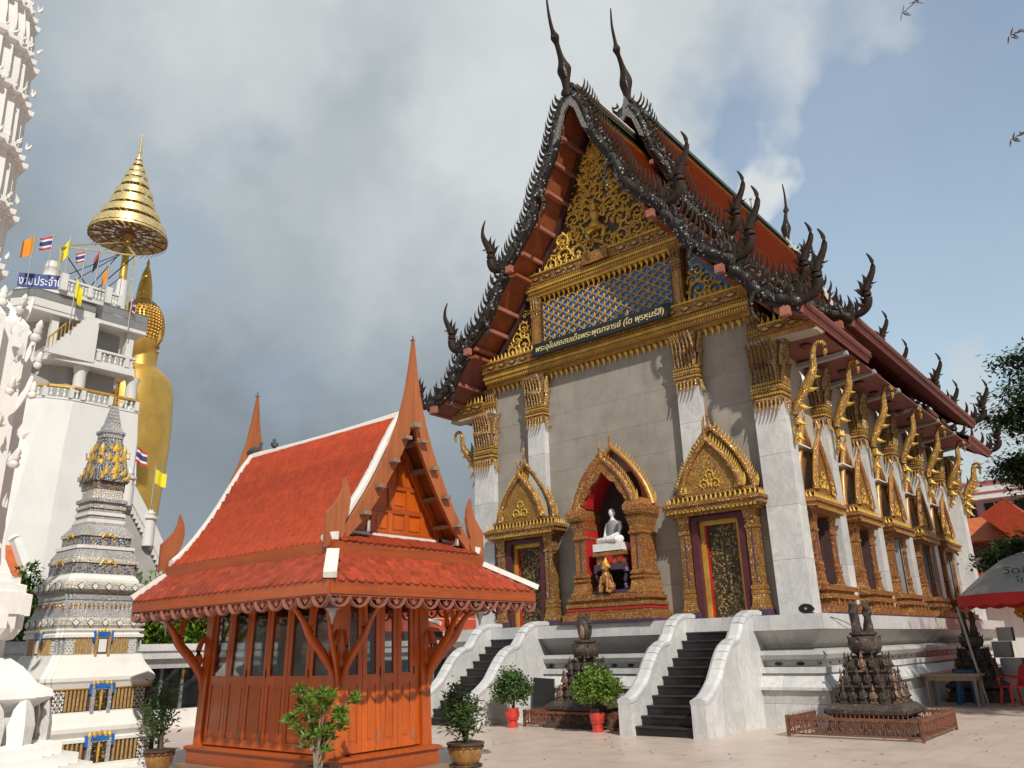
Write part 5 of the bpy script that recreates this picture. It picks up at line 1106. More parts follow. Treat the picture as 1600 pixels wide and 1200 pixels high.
# railing sticks, star grilles and little shrine doors on the two visible faces of three tiers
STK = MB().lathe([(.018, 0), (.018, 1)], (0, 0, 0), 6).mesh('baluster', 'gold_relief_fine')
mat('tan_ceramic', (.42, .27, .10), .4, var=.35, scale=22); MATS['gold_relief_fine'] = MATS['gold_relief_fine']
STK.materials.clear(); STK.materials.append(MATS['tan_ceramic'])
DIA = MB().extr([(-.5, 0), (0, .5), (.5, 0), (0, -.5)], lambda p, q, w: (p, w, q), -.12, .1).mesh('white_diamond', 'white_chalk'); DIAe = MB().extr([(-.62, 0), (0, .62), (.62, 0), (0, -.62)], lambda p, q, w: (p, w, q), -.05, .1).mesh('diamond_edge', 'black_granite')
STAR = MB()
for j in range(6): STAR.merge(MB().rings([[(.03, -.02, .1), (-.03, -.02, .1), (-.03, .02, .1), (.03, .02, .1)], [(.10, -.02, .28), (-.10, -.02, .28), (-.10, .02, .28), (.10, .02, .28)]]), RY(j * PI / 3))
STARm = STAR.mesh('star_tile', 'white_chalk')
for face in (0, 1):      # 0: +x face, 1: -y face
    B = T(CXc, CYc, 0) @ (RZ(PI / 2) if face == 0 else I4)
    for (r, z0, z1) in ((.90, .17, .45), (.79, .89, 1.18), (.625, 1.705, 1.94)):
        w = r * .86; h = z1 - z0
        w *= 1.0
        for s in (-1, 1):
            for i in range(6): inst('baluster', STK, B @ T(s * lerp(.20 * r + .03, w * .78, (i + .5) / 6), -r * 1.05 - .008, z0) @ SC(1, 1, h), chedi)
            for (i, j) in ((0, 0), (1, 0), (0, 1), (1, 1), (0, 2), (1, 2)): inst('star_tile', STARm, B @ T(s * (w * .80 + w * .17 * (i + .5) / 2 * 1.2), -r * 1.05 - .004, z0 + h * (j + .5) / 3) @ SC(.22 * r), chedi)
        o = part('shrine_frame', MB(), 'blue_trim', chedi) if False else None
        def BP(nm, mb, m, par=chedi, sm=False): mb.v = [tuple(B @ Vector(p)) for p in mb.v]; return part(nm, mb, m, par, sm)
        k = r / .79; r = r * 1.05
        sf = BP('shrine_frame', MB().box(-.15 * k, -r - .05, z0 - .05, -.10 * k, -r + .02, z1).box(.10 * k, -r - .05, z0 - .05, .15 * k, -r + .02, z1).box(-.15 * k, -r - .05, z1, .15 * k, -r + .02, z1 + .05), 'tan_ceramic' if r < .7 else 'grey_mosaic')
        BP('shrine_door', MB().box(-.10 * k, -r - .03, z0 - .05, .10 * k, -r + .02, z1), 'door_carving' if r > .7 else 'purple_band', sf)
        if r > .7: BP('shrine_door_bar', MB().lathe([(.014, z0), (.02, (z0 + z1) / 2), (.014, z1)], (0, -r - .035, 0), 6), 'gold_flame', sf)
        else: BP('shrine_photograph', MB().box(-.06, -r - .036, z0 + .02, .06, -r - .031, z1 - .02), 'cloth_white', sf)
        bb = MB()
        for q, hh in ((-.13, .10), (-.07, .12), (0, .17), (.07, .12), (.13, .10)): bb.lathe([(.012, 0), (.028, .3), (.03, .5), (.012, .85), (.002, 1)], (0, 0, 0), 8) if False else bb.merge(MB().lathe([(.012, 0), (.03, .35), (.03, .55), (.012, .85), (.002, 1)], (0, 0, 0), 8), T(q * k, -r - .035, z1 + .04) @ SC(k, k * .7, hh * k))
        BP('lotus_buds', bb, 'gold_flame', sf, True); BP('shrine_wings', MB().box(-.19 * k, -r - .045, z1 - .06, -.151 * k, -r + .01, z1 + .09).box(.151 * k, -r - .045, z1 - .06, .19 * k, -r + .01, z1 + .09).box(-.12 * k, -r - .052, z1 + .01, .12 * k, -r - .045, z1 + .09), 'blue_trim', sf)
    for (r, z, n) in ((.66, 2.165, 5), (.62, 2.72, 5)):
        for i in range(n):
            x = lerp(-r * .86, r * .86, (i + .5) / n); inst('diamond_edge', DIAe, B @ T(x, -r * 1.05, z) @ SC(.10), chedi); inst('white_diamond', DIA, B @ T(x, -r * 1.05, z) @ SC(.10), chedi)
    for i in range(16): inst('lotus_petal', PET, B @ T(lerp(-.56, .56, (i + .5) / 16), -.62, 2.27) @ RX(-.28) @ SC(.15, .12, .20), chedi)
    for (r, z, k) in ((.50, 3.06, .13), (.40, 3.52, .10)):
        bb = MB(); bb.tube(smooth_path([(-k, -r - .02, z), (-k * .5, -r - .03, z + k * .7), (0, -r - .03, z + k * .3), (k * .5, -r - .03, z + k * .7), (k, -r - .02, z)], 3), .018, 6)
        BP('gilt_crest', bb, 'gold_flame', chedi, True)
# ================================================================== big white prang at the left edge
QX, QY = -13.2, 2.2
prang = thing('prang', (QX, QY, 0), 'tall white prang tower with ringed shaft and stucco flames at the left edge', 'prang')
def qt(name, prof, m='white_paint', plan=RED): return part(name, MB().sqlathe([(r * {20: 1.08 if plan is SQR else 1.16}.get(len(plan), 1.17), z) for r, z in prof], (QX, QY, 0), plan), m, prang)
qt('stepped_base', [(2.95, 0), (2.95, .12), (2.85, .12), (2.85, .22), (2.72, .22), (2.72, .33), (2.58, .33), (2.58, .44), (2.46, .44), (2.46, .55), (2.32, .55), (2.32, .66), (2.22, .70)], plan=SQR)
qt('lotus_tier', [(2.02, .702), (2.02, 1.05), (2.10, 1.12), (2.20, 1.2), (2.18, 1.28), (2.05, 1.36), (1.92, 1.55), (1.80, 1.66)], plan=SQR); qt('wall_tier', [(1.74, 1.662), (1.74, 1.86), (1.80, 1.88), (1.86, 2.0), (1.86, 2.17)], plan=SQR)
qt('cornice_tier', [(1.88, 2.172), (1.88, 2.44), (1.82, 2.46), (1.82, 2.56), (1.76, 2.58), (1.76, 2.66), (1.68, 2.68), (1.60, 2.9), (1.55, 3.4), (1.55, 6.0), (1.3, 6.4), (1.1, 6.7)])
pm = MB().rings([[(w, 0, z), (0, -d, z), (-w, 0, z), (0, d * .3, z)] for w, d, z in ((.13, .10, 0), (.15, .10, .22), (.11, .06, .40), (.01, .02, .56))]).mesh('lotus_spike', 'white_chalk')
for face in range(4):
    for i in range(13): inst('lotus_spike', pm, T(QX, QY, 0) @ RZ(face * PI / 2) @ T(lerp(-2.1, 2.1, (i + .5) / 13), -2.34, .68), prang)
shaft = [(1.12, 6.7), (1.14, 7.4), (1.15, 8.2), (1.13, 9.2), (1.10, 10.2), (1.07, 11.0), (.98, 11.7), (.82, 12.4), (.5, 13.0), (.2, 13.3), (.02, 13.9)]
RP2 = [(1, .5), (.92, .5), (.92, .64), (.84, .64), (.84, .76), (.76, .76), (.76, .84), (.64, .84), (.64, .92), (.5, .92), (.5, 1)]
RP2 = RP2 + [(-x, y) for x, y in reversed(RP2)] + [(-x, -y) for x, y in RP2] + [(x, -y) for x, y in reversed(RP2)]
qt('shaft', shaft, plan=RP2)
random.seed(11)
AF = flame_mb(1, .5, .3).mesh('stucco_flame', 'white_chalk', True)
def ring(z, r, n, size, rows=2):
    R_ = r * 1.14; size = size * .6; n = int(n * 1.3)
    qt('ring_moulding', [(r - .05, z - .14), (r + .0, z - .10), (r + .01, z - .02), (r - .08, z)], 'white_paint', RP2)
    for face in (0, 3, 1):
        for rw in range(rows):
            for i in range(n):
                s = lerp(-1, 1, (i + .5) / n); a = abs(s); dx = s * R_ * .96; dy = -R_ * (1 if a < .5 else (1 - (a - .5) * .5)) - .02
                k = size * random.uniform(.75, 1.25)
                inst('stucco_flame', AF, T(QX, QY, 0) @ RZ(face * PI / 2) @ T(dx, dy + .04 * rw, z - .02 + rw * size * .45) @ RY(random.uniform(-.5, .5)) @ RX(.25) @ SC(k * .9, k, k), prang)
for z, r in ((7.1, 1.22), (8.0, 1.23), (8.92, 1.22), (9.86, 1.18), (10.66, 1.15), (11.45, 1.08), (12.2, .93)): ring(z, r, 14, .17)
# lower sculpted zone with projecting antlers and guardian figures
blob_ = MB().lathe([(.001, 0), (.10, .03), (.13, .12), (.08, .2), (.11, .27), (.07, .34), (.09, .40), (.04, .5), (.001, .55)], (0, 0, 0), 7).mesh('stucco_figure', 'white_chalk', True)
for face in (0, 3, 1):
    for row, (z, r) in enumerate(((3.0, 1.60), (3.45, 1.58), (3.95, 1.6), (4.45, 1.62), (4.95, 1.66), (5.4, 1.66), (5.8, 1.6), (6.2, 1.42))):
        for i in range(12):
            s = lerp(-1, 1, (i + .5) / 12); a = abs(s)
            M = T(QX, QY, 0) @ RZ(face * PI / 2) @ T(s * r * 1.1, -r * 1.16 * (1 if a < .6 else (1 - (a - .6) * .3)), z + random.uniform(-.06, .06)) @ RX(random.uniform(.0, .5)) @ RZ(random.uniform(0, 3)) @ SC(random.uniform(.42, .65))
            if random.random() < .35: inst('stucco_figure', blob_, M, prang)
            inst('stucco_flame', AF, M @ RY(random.uniform(-.6, .6)) @ SC(.42), prang); inst('stucco_flame', AF, M @ T(random.uniform(-.2, .2), -.05, random.uniform(-.2, .2)) @ RY(random.uniform(-1.6, 1.6)) @ SC(.28), prang)
for z, r, k in ((6.15, 1.50, .62), (5.55, 1.62, .55), (5.05, 1.7, .5)):      # long upward hooks on the corner
    for (ax, ay) in ((1, 1), (1, -1)):
        p = [(QX + ax * r * .82, QY + ay * r * .82, z - .3), (QX + ax * (r * .82 + .20 * k), QY + ay * (r * .82 + .25 * k), z - .28), (QX + ax * (r * .84 + .30 * k), QY + ay * (r * .84 + .42 * k), z), (QX + ax * (r * .84 + .34 * k), QY + ay * (r * .84 + .52 * k), z + .5 * k)]
        sp = smooth_path(p, 4); n = len(sp); part('corner_hook', MB().tube(sp, [.075 * (1 - i / n) ** .7 + .008 for i in range(n)], 7, flat=.6), 'white_chalk', prang, True)
# ================================================================== giant gilded statue and its tower far behind
statue = thing('giant_statue', (-59.4, 27.3, 0), 'giant golden standing statue with curled hair seen from behind the white tower', 'statue')
SXc, SYc = -59.4, 27.25
body = MB(); R = []
for z, a, b, dy in ((0, 2.9, 2.2, 0), (6, 2.6, 2.0, 0), (10, 2.45, 1.9, 0), (13, 2.6, 2.0, .05), (16, 2.75, 2.05, .1), (18.5, 2.8, 2.1, .1), (20.9, 2.76, 2.0, .05), (21.9, 2.6, 1.85, 0), (22.5, 2.25, 1.6, 0), (22.95, 1.6, 1.3, 0), (23.1, 1.1, 1.0, 0)):
    R.append([(SXc + b * math.cos(t_) , SYc + dy + a * math.sin(t_), z) for t_ in [2 * PI * j / 28 for j in range(28)]])
part('robed_body', body.rings(R), 'gold_statue', statue, True)
part('neck', MB().lathe([(1.35, 22.6), (1.15, 23.2), (1.2, 24.2)], (SXc, SYc, 0), 18), 'gold_statue', statue, True)
hR = []
for z, r in ((23.5, .9), (24.0, 1.25), (24.8, 1.5), (25.8, 1.66), (26.8, 1.66), (27.6, 1.45), (28.2, 1.05), (28.6, .65)):
    hR.append([(SXc + r * .98 * math.cos(t_), SYc - .3 + r * .95 * math.sin(t_), z) for t_ in [2 * PI * j / 24 for j in range(24)]])
head = part('head', MB().rings(hR), 'gold_statue', statue, True)
cb = MB(); random.seed(3)
for z in [24.9 + .26 * k for k in range(14)]:
    r = 1.68 * math.sqrt(max(.05, 1 - ((z - 26.3) / 2.3) ** 2)); n = max(6, int(2 * PI * r / .30))
    for j in range(n):
        t_ = 2 * PI * (j + .5 * (int((z - 24.9) / .26) % 2)) / n
        if 1.3 < t_ < 2.6 and z < 26.6: continue       # the face looks away to the right
        cb.lathe([(.15, 0), (.12, .09), (.001, .14)], (0, 0, 0), 5) if False else cb.merge(MB().lathe([(.15, 0), (.11, .10), (.001, .15)], (0, 0, 0), 5), T(SXc + r * .98 * math.cos(t_), SYc - .3 + r * .95 * math.sin(t_), z) @ RZ(t_) @ RY(PI / 2))
part('hair_curls', cb, 'gold_curls', head, True, kind='stuff')
part('crown_flame', MB().lathe([(.62, 28.3), (.60, 29.0), (.50, 30.0), (.34, 30.9), (.16, 31.5), (.10, 31.6), (.14, 31.8), (.10, 32.0), (.02, 32.3)], (SXc, SYc - .35, 0), 12), 'gold_plain', statue, True)
fc = Vector((math.cos(1.95), math.sin(1.95), 0))
for s in (-1, 1):
    sd_ = Vector((-fc.y, fc.x, 0)) * s
    ear = Vector((SXc, SYc, 25.3)) + sd_ * 1.42; part('ear', MB().tube([ear + Vector((0, 0, .6)), ear + fc * .1, ear - Vector((0, 0, .9))], [.2, .22, .16], 8), 'gold_statue', head, True)
    part('eye', MB().lathe([(.001, -.1), (.22, 0), (.001, .1)], tuple(Vector((SXc, SYc, 25.7)) + fc * 1.28 + sd_ * .5), 8), 'gold_curls', head, True)
nose = Vector((SXc, SYc, 25.2)) + fc * 1.38; part('nose', MB().tube([nose + Vector((0, 0, .5)), nose + fc * .25, nose - Vector((0, 0, .1))], [.1, .2, .12], 8), 'gold_statue', head, True)
part('mouth', MB().tube([nose + sd_ * .35 - Vector((0, 0, .5)), nose - Vector((0, 0, .55)), nose - sd_ * .35 - Vector((0, 0, .5))], .09, 6), 'gold_curls', head, True)
# tiered umbrella on its pole
UXc, UYc = -57, 24.05
umb = thing('tiered_umbrella', (UXc, UYc, 20), 'nine-tiered gilt ceremonial umbrella on a tall pole above the giant statue', 'umbrella')
mat('gilt_tin', (.66, .54, .26), .42, .4, var=.25, scale=3.0, col2=(.30, .20, .07), fac2=.58)
for k, (r, z, h) in enumerate(((2.8, 32.1, 1.15), (2.2, 33.5, .8), (1.68, 34.55, .85), (1.42, 35.5, .7), (1.02, 36.5, .62), (.84, 37.2, .5), (.60, 37.85, .42), (.36, 38.5, .34), (.26, 38.95, .28))):
    b = MB(); n = 32
    b.rings([[(UXc + rr * math.cos(2 * PI * j / n), UYc + rr * math.sin(2 * PI * j / n), zz) for j in range(n)] for rr, zz in ((r, z), (r * 1.0, z + .05), (r * .93, z + h * .8), (r * .75, z + h), (r * .70, z + h - .02), (r * .90, z + h * .78), (r * .965, z + .05))], cap=False)
    tr = part('tier', b, 'gilt_tin', umb, True)
    fb_ = MB(); m_ = max(8, int(r * 14))
    for j in range(m_): t_ = 2 * PI * j / m_; fb_.bar((UXc + r * math.cos(t_), UYc + r * math.sin(t_), z + .02), (UXc + r * .98 * math.cos(t_ + .12), UYc + r * .98 * math.sin(t_ + .12), z - .22 * r / 2.8 - .08), .03)
    part('tassels', fb_, 'gold_curls', tr)
sb = MB()
for j in range(16):
    t_ = 2 * PI * j / 16; sb.bar((UXc, UYc, 32.5), (UXc + 2.75 * math.cos(t_), UYc + 2.75 * math.sin(t_), 32.2), .08)
for rr in (1.0, 1.8, 2.75): sb.tube([(UXc + rr * math.cos(2 * PI * j / 24), UYc + rr * math.sin(2 * PI * j / 24), 32.3) for j in range(25)], .06, 4)
part('wheel_frame', sb, 'dark_wood', umb)
fb_ = MB()
for _ in range(150):
    t_ = random.uniform(0, 6.28); rr = random.uniform(.8, 2.6); fb_.merge(flame_mb(.34, .2, .03), T(UXc + rr * math.cos(t_), UYc + rr * math.sin(t_), 32.38) @ RZ(random.uniform(0, 6)) @ RX(PI / 2))
part('under_lace', fb_, 'roof_white', umb)
part('finial', MB().lathe([(.16, 39.2), (.10, 39.6), (.15, 39.7), (.08, 40.1), (.12, 40.2), (.05, 40.6), (.09, 40.7), (.02, 41.4)], (UXc, UYc, 0), 10), 'gilt_tin', umb, True)
part('gilt_pole', MB().lathe([(.30, 26.5), (.22, 32.6), (.12, 39.2)], (UXc, UYc, 0), 12), 'gold_statue', umb, True); part('white_pole', MB().lathe([(.55, 20), (.50, 24.0), (.42, 28.5)], (UXc, UYc, 0), 14), 'white_far', umb, True)
wb = MB()
for (a, b_) in (((UXc, UYc, 31.8), (-50, 17.1, 26.2)), ((UXc, UYc, 31.5), (-50, 21.7, 27.3)), ((-50, 17.1, 26.2), (-50, 21.7, 27.3)), ((-50, 17.1, 26.2), (-50, 17.2, 24.2)), ((-50, 21.7, 27.3), (-50, 21.6, 22.5))): wb.bar(a, b_, .09)
part('stay_pole', wb, 'gilt_tin', umb)
wb = MB()
for (a, b_) in (((-50, 17.1, 26.2), (-52, 20.5, 24.2)), ((UXc, UYc, 31.5), (-52, 19.5, 24.2)), ((UXc, UYc, 31), (-52, 17.2, 24.3)), ((UXc, UYc, 31), (-51, 18.2, 24.3)), ((UXc, UYc, 29), (-51, 20.2, 24.3)), ((-50, 21.7, 27.3), (-52, 20, 24.5))): wb.bar(a, b_, .05)
part('guy_wire', wb, 'black_granite', umb)
# white tower
tower = thing('viewing_tower', (-54, 19, 0), 'tall white concrete tower with balconies and balustrades in front of the giant statue', 'tower')
plan = [(-50, 23.2), (-50, 19.2), (-50.5, 17.9), (-51.8, 16.6), (-54, 15.2), (-60, 14.5), (-60, 23.2)]
def slab(name, pl, z0, z1, m='white_far'): return part(name, MB().extr(pl, lambda p, q, w: (p, q, w), z0, z1), m, tower)
low = [(-48.6, 24.0), (-48.6, 18.2), (-48.9, 15.6), (-50.2, 12.4), (-53, 9.5), (-60, 8.5), (-60, 24.0)]
part('drum_wall', MB().rings([[(p[0], p[1], 0) for p in low], [(lerp(p[0], q[0], .55), lerp(p[1], q[1], .5), 9) for p, q in zip(low, plan)], [(lerp(p[0], q[0], .85), lerp(p[1], q[1], .75), 13.2) for p, q in zip(low, plan)], [(p[0], p[1], 16.6) for p in plan]]), 'white_far', tower)
def grow(pl, d): cx = sum(p[0] for p in pl) / len(pl); cy = sum(p[1] for p in pl) / len(pl); return [(cx + (p[0] - cx) * d, cy + (p[1] - cy) * d) for p in pl]
slab('parapet_foot', grow(plan, 1.012), 16.6, 16.72)
def balustrade(pts, z0, h, par, m='white_far', gap=.33, railm='white_far', postevery=5):
    bb = MB(); total = 0
    for a, b_ in zip(pts, pts[1:]):
        L_ = math.dist(a, b_); k = max(2, int(L_ / gap))
        for i in range(k):
            x, y = lerp(a[0], b_[0], (i + .5) / k), lerp(a[1], b_[1], (i + .5) / k)
            if i % postevery == 0: bb.cbox((x, y, z0 + h / 2), .26, .26, h)
            else: bb.lathe([(.05, 0), (.09, h * .2), (.05, h * .5), (.10, h * .75), (.05, h)], (x, y, z0), 6)
    o = part('balustrade', bb, m, par, kind='stuff')
    rb = MB()
    for a, b_ in zip(pts, pts[1:]): rb.bar((*a, z0 + h + .06), (*b_, z0 + h + .06), .28, .14)
    part('handrail', rb, railm, par)
balustrade(plan[:5], 16.72, .62, tower, railm='gold_plain')
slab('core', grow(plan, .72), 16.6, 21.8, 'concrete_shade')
for (y, x) in ((19.6, -50.6), (22.8, -50.5), (16.9, -52.4)): part('column', MB().lathe([(.42, 16.7), (.36, 17.2), (.36, 18.5), (.48, 18.95)], (x, y, 0), 14), 'white_far', tower, True)
slab('floor_slab', [(-49.9, 22.6), (-49.9, 19.9), (-50.1, 17.6), (-52, 16.9), (-59, 16.5), (-59, 22.6)], 18.95, 19.2)
stp = [(17.35, 19.2), (20.0, 19.2), (20.0, 22.15), (19.15, 22.1)] + [p for k in range(9) for p in ((19.15 - .2 * k, 22.05 - .28 * k - .02), (19.15 - .2 * k, 22.05 - .28 * (k + 1)))] + [(17.35, 19.55)]
part('stair_wall', MB().extr(stp, lambda p, q, w: (w, p, q), -50.1, -49.85), 'white_far', tower); part('stair_wall', MB().box(-51.5, 19.75, 19.2, -50.1, 20.0, 22.1), 'white_far', tower)
rb = MB()
for k in range(10): y = 19.3 - .2 * k; z = 22.1 - .28 * k; rb.bar((-50.5, y, z - .2), (-50.5, y, z + .8), .05)
rb.bar((-50.5, 19.3, 22.9), (-50.5, 17.4, 20.3), .07); part('gilt_stair_rail', rb, 'gold_plain', tower)
part('balcony_wall', MB().box(-50.1, 20.0, 19.2, -49.95, 22.6, 19.45), 'white_far', tower); balustrade([(-50.02, 20.1), (-50.02, 22.6)], 19.45, .6, tower)
part('column', MB().box(-50.5, 21.9, 19.2, -50.0, 22.35, 21.8), 'white_far', tower); part('column', MB().box(-50.9, 17.5, 19.2, -50.5, 17.9, 21.8), 'white_far', tower)
slab('terrace_slab', [(-49.6, 22.9), (-49.6, 20.0), (-50.2, 19.8), (-50.2, 16.2), (-51.5, 15.4), (-59, 15.4), (-59, 22.9)], 21.8, 22.05)
for (a, b_) in (((-49.62, 22.9), (-49.62, 20.0)), ((-50.2, 19.8), (-50.2, 16.2)), ((-50.2, 16.2), (-51.5, 15.4))):
    part('parapet_panel', MB().bar((*a, 22.3), (*b_, 22.3), .10, .5), 'white_far' if a[1] < 20 else 'metal_grey', tower); part('mesh_rail', MB().bar((*a, 22.85), (*b_, 22.85), .04, .5), 'metal_grey', tower); part('handrail', MB().bar((*a, 23.12), (*b_, 23.12), .08, .06), 'grey_frame', tower)
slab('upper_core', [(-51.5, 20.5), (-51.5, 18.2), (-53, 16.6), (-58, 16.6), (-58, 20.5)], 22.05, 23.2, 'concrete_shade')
part('column', MB().lathe([(.4, 22.05), (.4, 23.2)], (-50.8, 17.8, 0), 10), 'white_far', tower)
up = [(-50, 21.2), (-50, 17.6), (-51.4, 15.6), (-58, 15.6), (-58, 21.2)]
slab('upper_slab', up, 23.15, 23.4); balustrade([up[0], up[1]], 23.4, .65, tower, gap=.2, postevery=9)
for y in (17.6, 20.3): part('column', MB().cbox((-50, y, 23.9), .4, .4, 1.1), 'white_far', tower)
part('stacked_cone', MB().lathe([(.62, 23.4), (.56, 24.3), (.58, 24.32), (.5, 24.9), (.52, 24.92), (.42, 25.5), (.46, 25.55), (.36, 26.0), (.001, 26.02)], (-52.2, 17.6, 0), 14), 'white_far', tower, True)
sb_ = part('sign_panel', MB().bar((-50.02, 17.55, 23.85), (-51.42, 15.55, 23.85), .06, .9), 'sign_blue', tower)
dd = Vector((1.4, 2.0, 0)).normalized()
lettering('งานประจำปี', Matrix((( dd.x, 0, dd.y, -50.70), (dd.y, 0, -dd.x, 16.56), (0, 1, 0, 23.80), (0, 0, 0, 1))), .8, 'sign_white', sb_, 'sign_lettering', width=2.4, ext=.02)
# stair climbing the mound with balustrade
gs = thing('terrace_stair', (-40, 19, 0), 'concrete stair with white balustrade climbing to the giant statue', 'stairs')
for k in range(22):
    y0 = 21.4 - .13 * k; z = 5.4 + .24 * k
    part('step', MB().box(-42.5, y0 - 1.6, z - .24, -40, y0, z), 'concrete_shade', gs)
part('stair_mass', MB().extr([(18.1, 0), (22, 0), (22, 5.2), (20.9, 5.2), (18.3, 10.0), (18.1, 10.0)], lambda p, q, w: (w, p, q), -42.4, -40.6), 'concrete_shade', gs)
pr_ = [(18.45, 10.0), (19.75, 8.15), (21.0, 6.1)]
for (a, b_) in zip(pr_, pr_[1:]):
    part('rail_wall', MB().bar((-39.9, a[0], a[1] - .2), (-39.9, b_[0], b_[1] - .2), .3, .55), 'white_far', gs); bb = MB()
    for i in range(9): bb.cbox((-39.9, lerp(a[0], b_[0], (i + .5) / 9), lerp(a[1], b_[1], (i + .5) / 9) - .75), .16, .12, .6)
    part('balusters', bb, 'white_far', gs)
for (y, z) in pr_: part('newel_post', MB().lathe([(.28, -1.2), (.28, .1), (.38, .14), (.38, .25), (.2, .3), (.26, .42), (.1, .55), (.01, .75)], (-39.85, y, z), 8), 'white_far', gs, True)
# flags
def flag(p, kind, h, w, label, lean=0.0, droop=.5, d=1):
    h = h * .8; w = w * .8
    x, y, z = p; o = thing('flag', (x, y, z - h * 1.9), label, 'flag', 'flags flying round the tower and the stair')
    part('flagpole', MB().tube([(x, y, z - h * 2.6), (x, y + .02, z + .15)], .035, 5), 'metal_grey', o)
    cols = {'thai': [('cloth_red', 0, .17), ('cloth_white', .17, .33), ('cloth_navy', .33, .67), ('cloth_white', .67, .83), ('cloth_red', .83, 1)], 'yellow': [('cloth_yellow', 0, 1)], 'orange': [('cloth_orange', 0, 1)], 'dark': [('cloth_red', 0, .3), ('cloth_and_shade_dark', .3, 1)]}[kind]
    for m, a, b_ in cols:
        R = []
        for i in range(9):
            t_ = i / 8; yy = y + d * w * t_; off = .16 * h * math.sin(t_ * 7 + a) * t_; dz = -droop * h * t_
            R.append([(x + off, yy, z - h * b_ + dz * .9), (x + off + .01, yy, z - h * b_ + dz * .9), (x + off + .01, yy, z - h * a + dz), (x + off, yy, z - h * a + dz)])
        part('cloth', MB().rings(R), m, o, True)
flag((-50, 15.6, 26.3), 'orange', 1.5, -.8, 'orange flag at the far left of the white tower roof', droop=.5); flag((-50, 16.6, 26.7), 'thai', 1.1, -.9, 'red white and blue striped flag above the blue sign of the tower', droop=.5)
flag((-50, 17.6, 27.0), 'yellow', 1.5, -.45, 'yellow flag beside the gilt stay pole above the blue sign', droop=.8); flag((-50, 18.6, 26.4), 'thai', .9, -.7, 'small striped flag with red edge high in the middle of the tower roof', droop=.5)
flag((-50, 19.45, 26.9), 'dark', 1.4, -.4, 'dark limp flag above the tower balustrade', droop=.9); flag((-49.4, 18.1, 24.2), 'yellow', 1.5, .55, 'crumpled yellow flag hanging in front of the tower parapet', droop=.6)
flag((-49.8, 20.05, 25.9), 'orange', 1.3, -.4, 'narrow orange flag near the white umbrella pole', droop=.9); flag((-49.4, 21.6, 24.2), 'thai', 1.2, .3, 'striped flag beside the head of the giant statue', droop=.6)
flag((-39.6, 18.5, 11.8), 'thai', .95, .7, 'striped flag over the top of the outdoor stair', droop=.35); flag((-39.6, 19.6, 10.8), 'yellow', .9, .75, 'yellow flag flying on the stair balustrade', droop=.3)
# ================================================================== boundary walls, hedge and halls behind
bw = thing('boundary_wall', (-20, 12, 0), 'low white marble clad wall with a slab top and dark glazed openings behind the pavilion', 'wall')
n = 16
for i in range(n):
    a = 4.0 + 22 * i / n; b_ = 4.0 + 22 * (i + 1) / n - .006
    part('marble_slab', MB().box(-20.4, a, 1.78, -19.55, b_, 1.94), 'marble_cap', bw); part('marble_slab', MB().box(-20.4, a, 1.60, -19.6, b_, 1.775), 'marble', bw)
part('slab_edge', MB().box(-20.4, 4, 1.38, -19.72, 26, 1.595), 'marble_dirty', bw); part('lower_wall', MB().box(-20.3, 4, 0, -19.9, 26, .42), 'white_paint', bw); part('back_wall', MB().box(-20.4, 4, .42, -20.3, 26, 1.38), 'black_window', bw)
for i in range(40):
    y = 4 + 22 * i / 40; part('mullion', MB().box(-20.05, y, .42, -19.98, y + .07, 1.38), 'grey_frame', bw)
    if i % 2: part('ornament', MB().extr([(-.05, 1.30), (0, 1.36), (.05, 1.30), (0, 1.12)], lambda p, q, w: (w, y + .03 + p, q), -19.97, -19.95), 'gold_plain', bw)
part('glass_band', MB().box(-20.03, 4, .5, -20.02, 26, 1.36), 'window_glass', bw)
wl = thing('boundary_wall', (-24, 2, 0), 'plain white garden wall at the far left behind the small chedi', 'wall')
part('wall_body', MB().box(-24.3, -6, 0, -24, 12, 2.0), 'white_paint', wl); part('wall_cap', MB().box(-24.4, -6, 2.0, -23.9, 12, 2.12), 'marble_cap', wl)
def leaves(n, place, size, spread=1.0):
    b = MB()
    for _ in range(n):
        p, k = place(); s = size * random.uniform(.6, 1.3) * k; M = T(p) @ Matrix.Rotation(random.uniform(0, 6.28), 4, 'Z') @ Matrix.Rotation(random.uniform(-1.2, 1.2), 4, 'X') @ SC(s)
        q = [M @ Vector(v) for v in ((0, -.5, 0), (.22, 0, .06), (0, .55, 0), (-.22, 0, .06))]; b.quad(*q)
    return b
def hedge(name, x0, x1, y0, y1, zt, n, label, m):
    o = thing(name, ((x0 + x1) / 2, (y0 + y1) / 2, 0), label, 'hedge')
    def pl():
        y = random.uniform(y0, y1); top = zt * (1 + .10 * math.sin(y * 2.1) + .08 * math.sin(y * 5.3 + 1)); z = random.uniform(.2, 1) ** .6 * top
        return Vector((random.uniform(x0, x1) if random.random() < .4 else x1 + random.uniform(-.35, .15) + .2 * math.sin(y * 3 + z * 4), y, z)), 1
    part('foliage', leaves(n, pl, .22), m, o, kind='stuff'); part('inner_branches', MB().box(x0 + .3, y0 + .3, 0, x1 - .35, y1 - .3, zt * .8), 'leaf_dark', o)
hedge('hedge', -31.5, -29.5, 8, 22, 4.2, 15000, 'bright green bamboo-like hedge behind the marble clad wall', 'leaf_lime')
hedge('hedge', -27.6, -26.2, 4, 13, 3.75, 9000, 'dark green hedge behind the white wall at the far left', 'leaf_hedge')
oh = thing('orange_roofed_hall', (-36, 11, 0), 'low hall with pale orange tiled roof and white gable edge below the white tower', 'building')
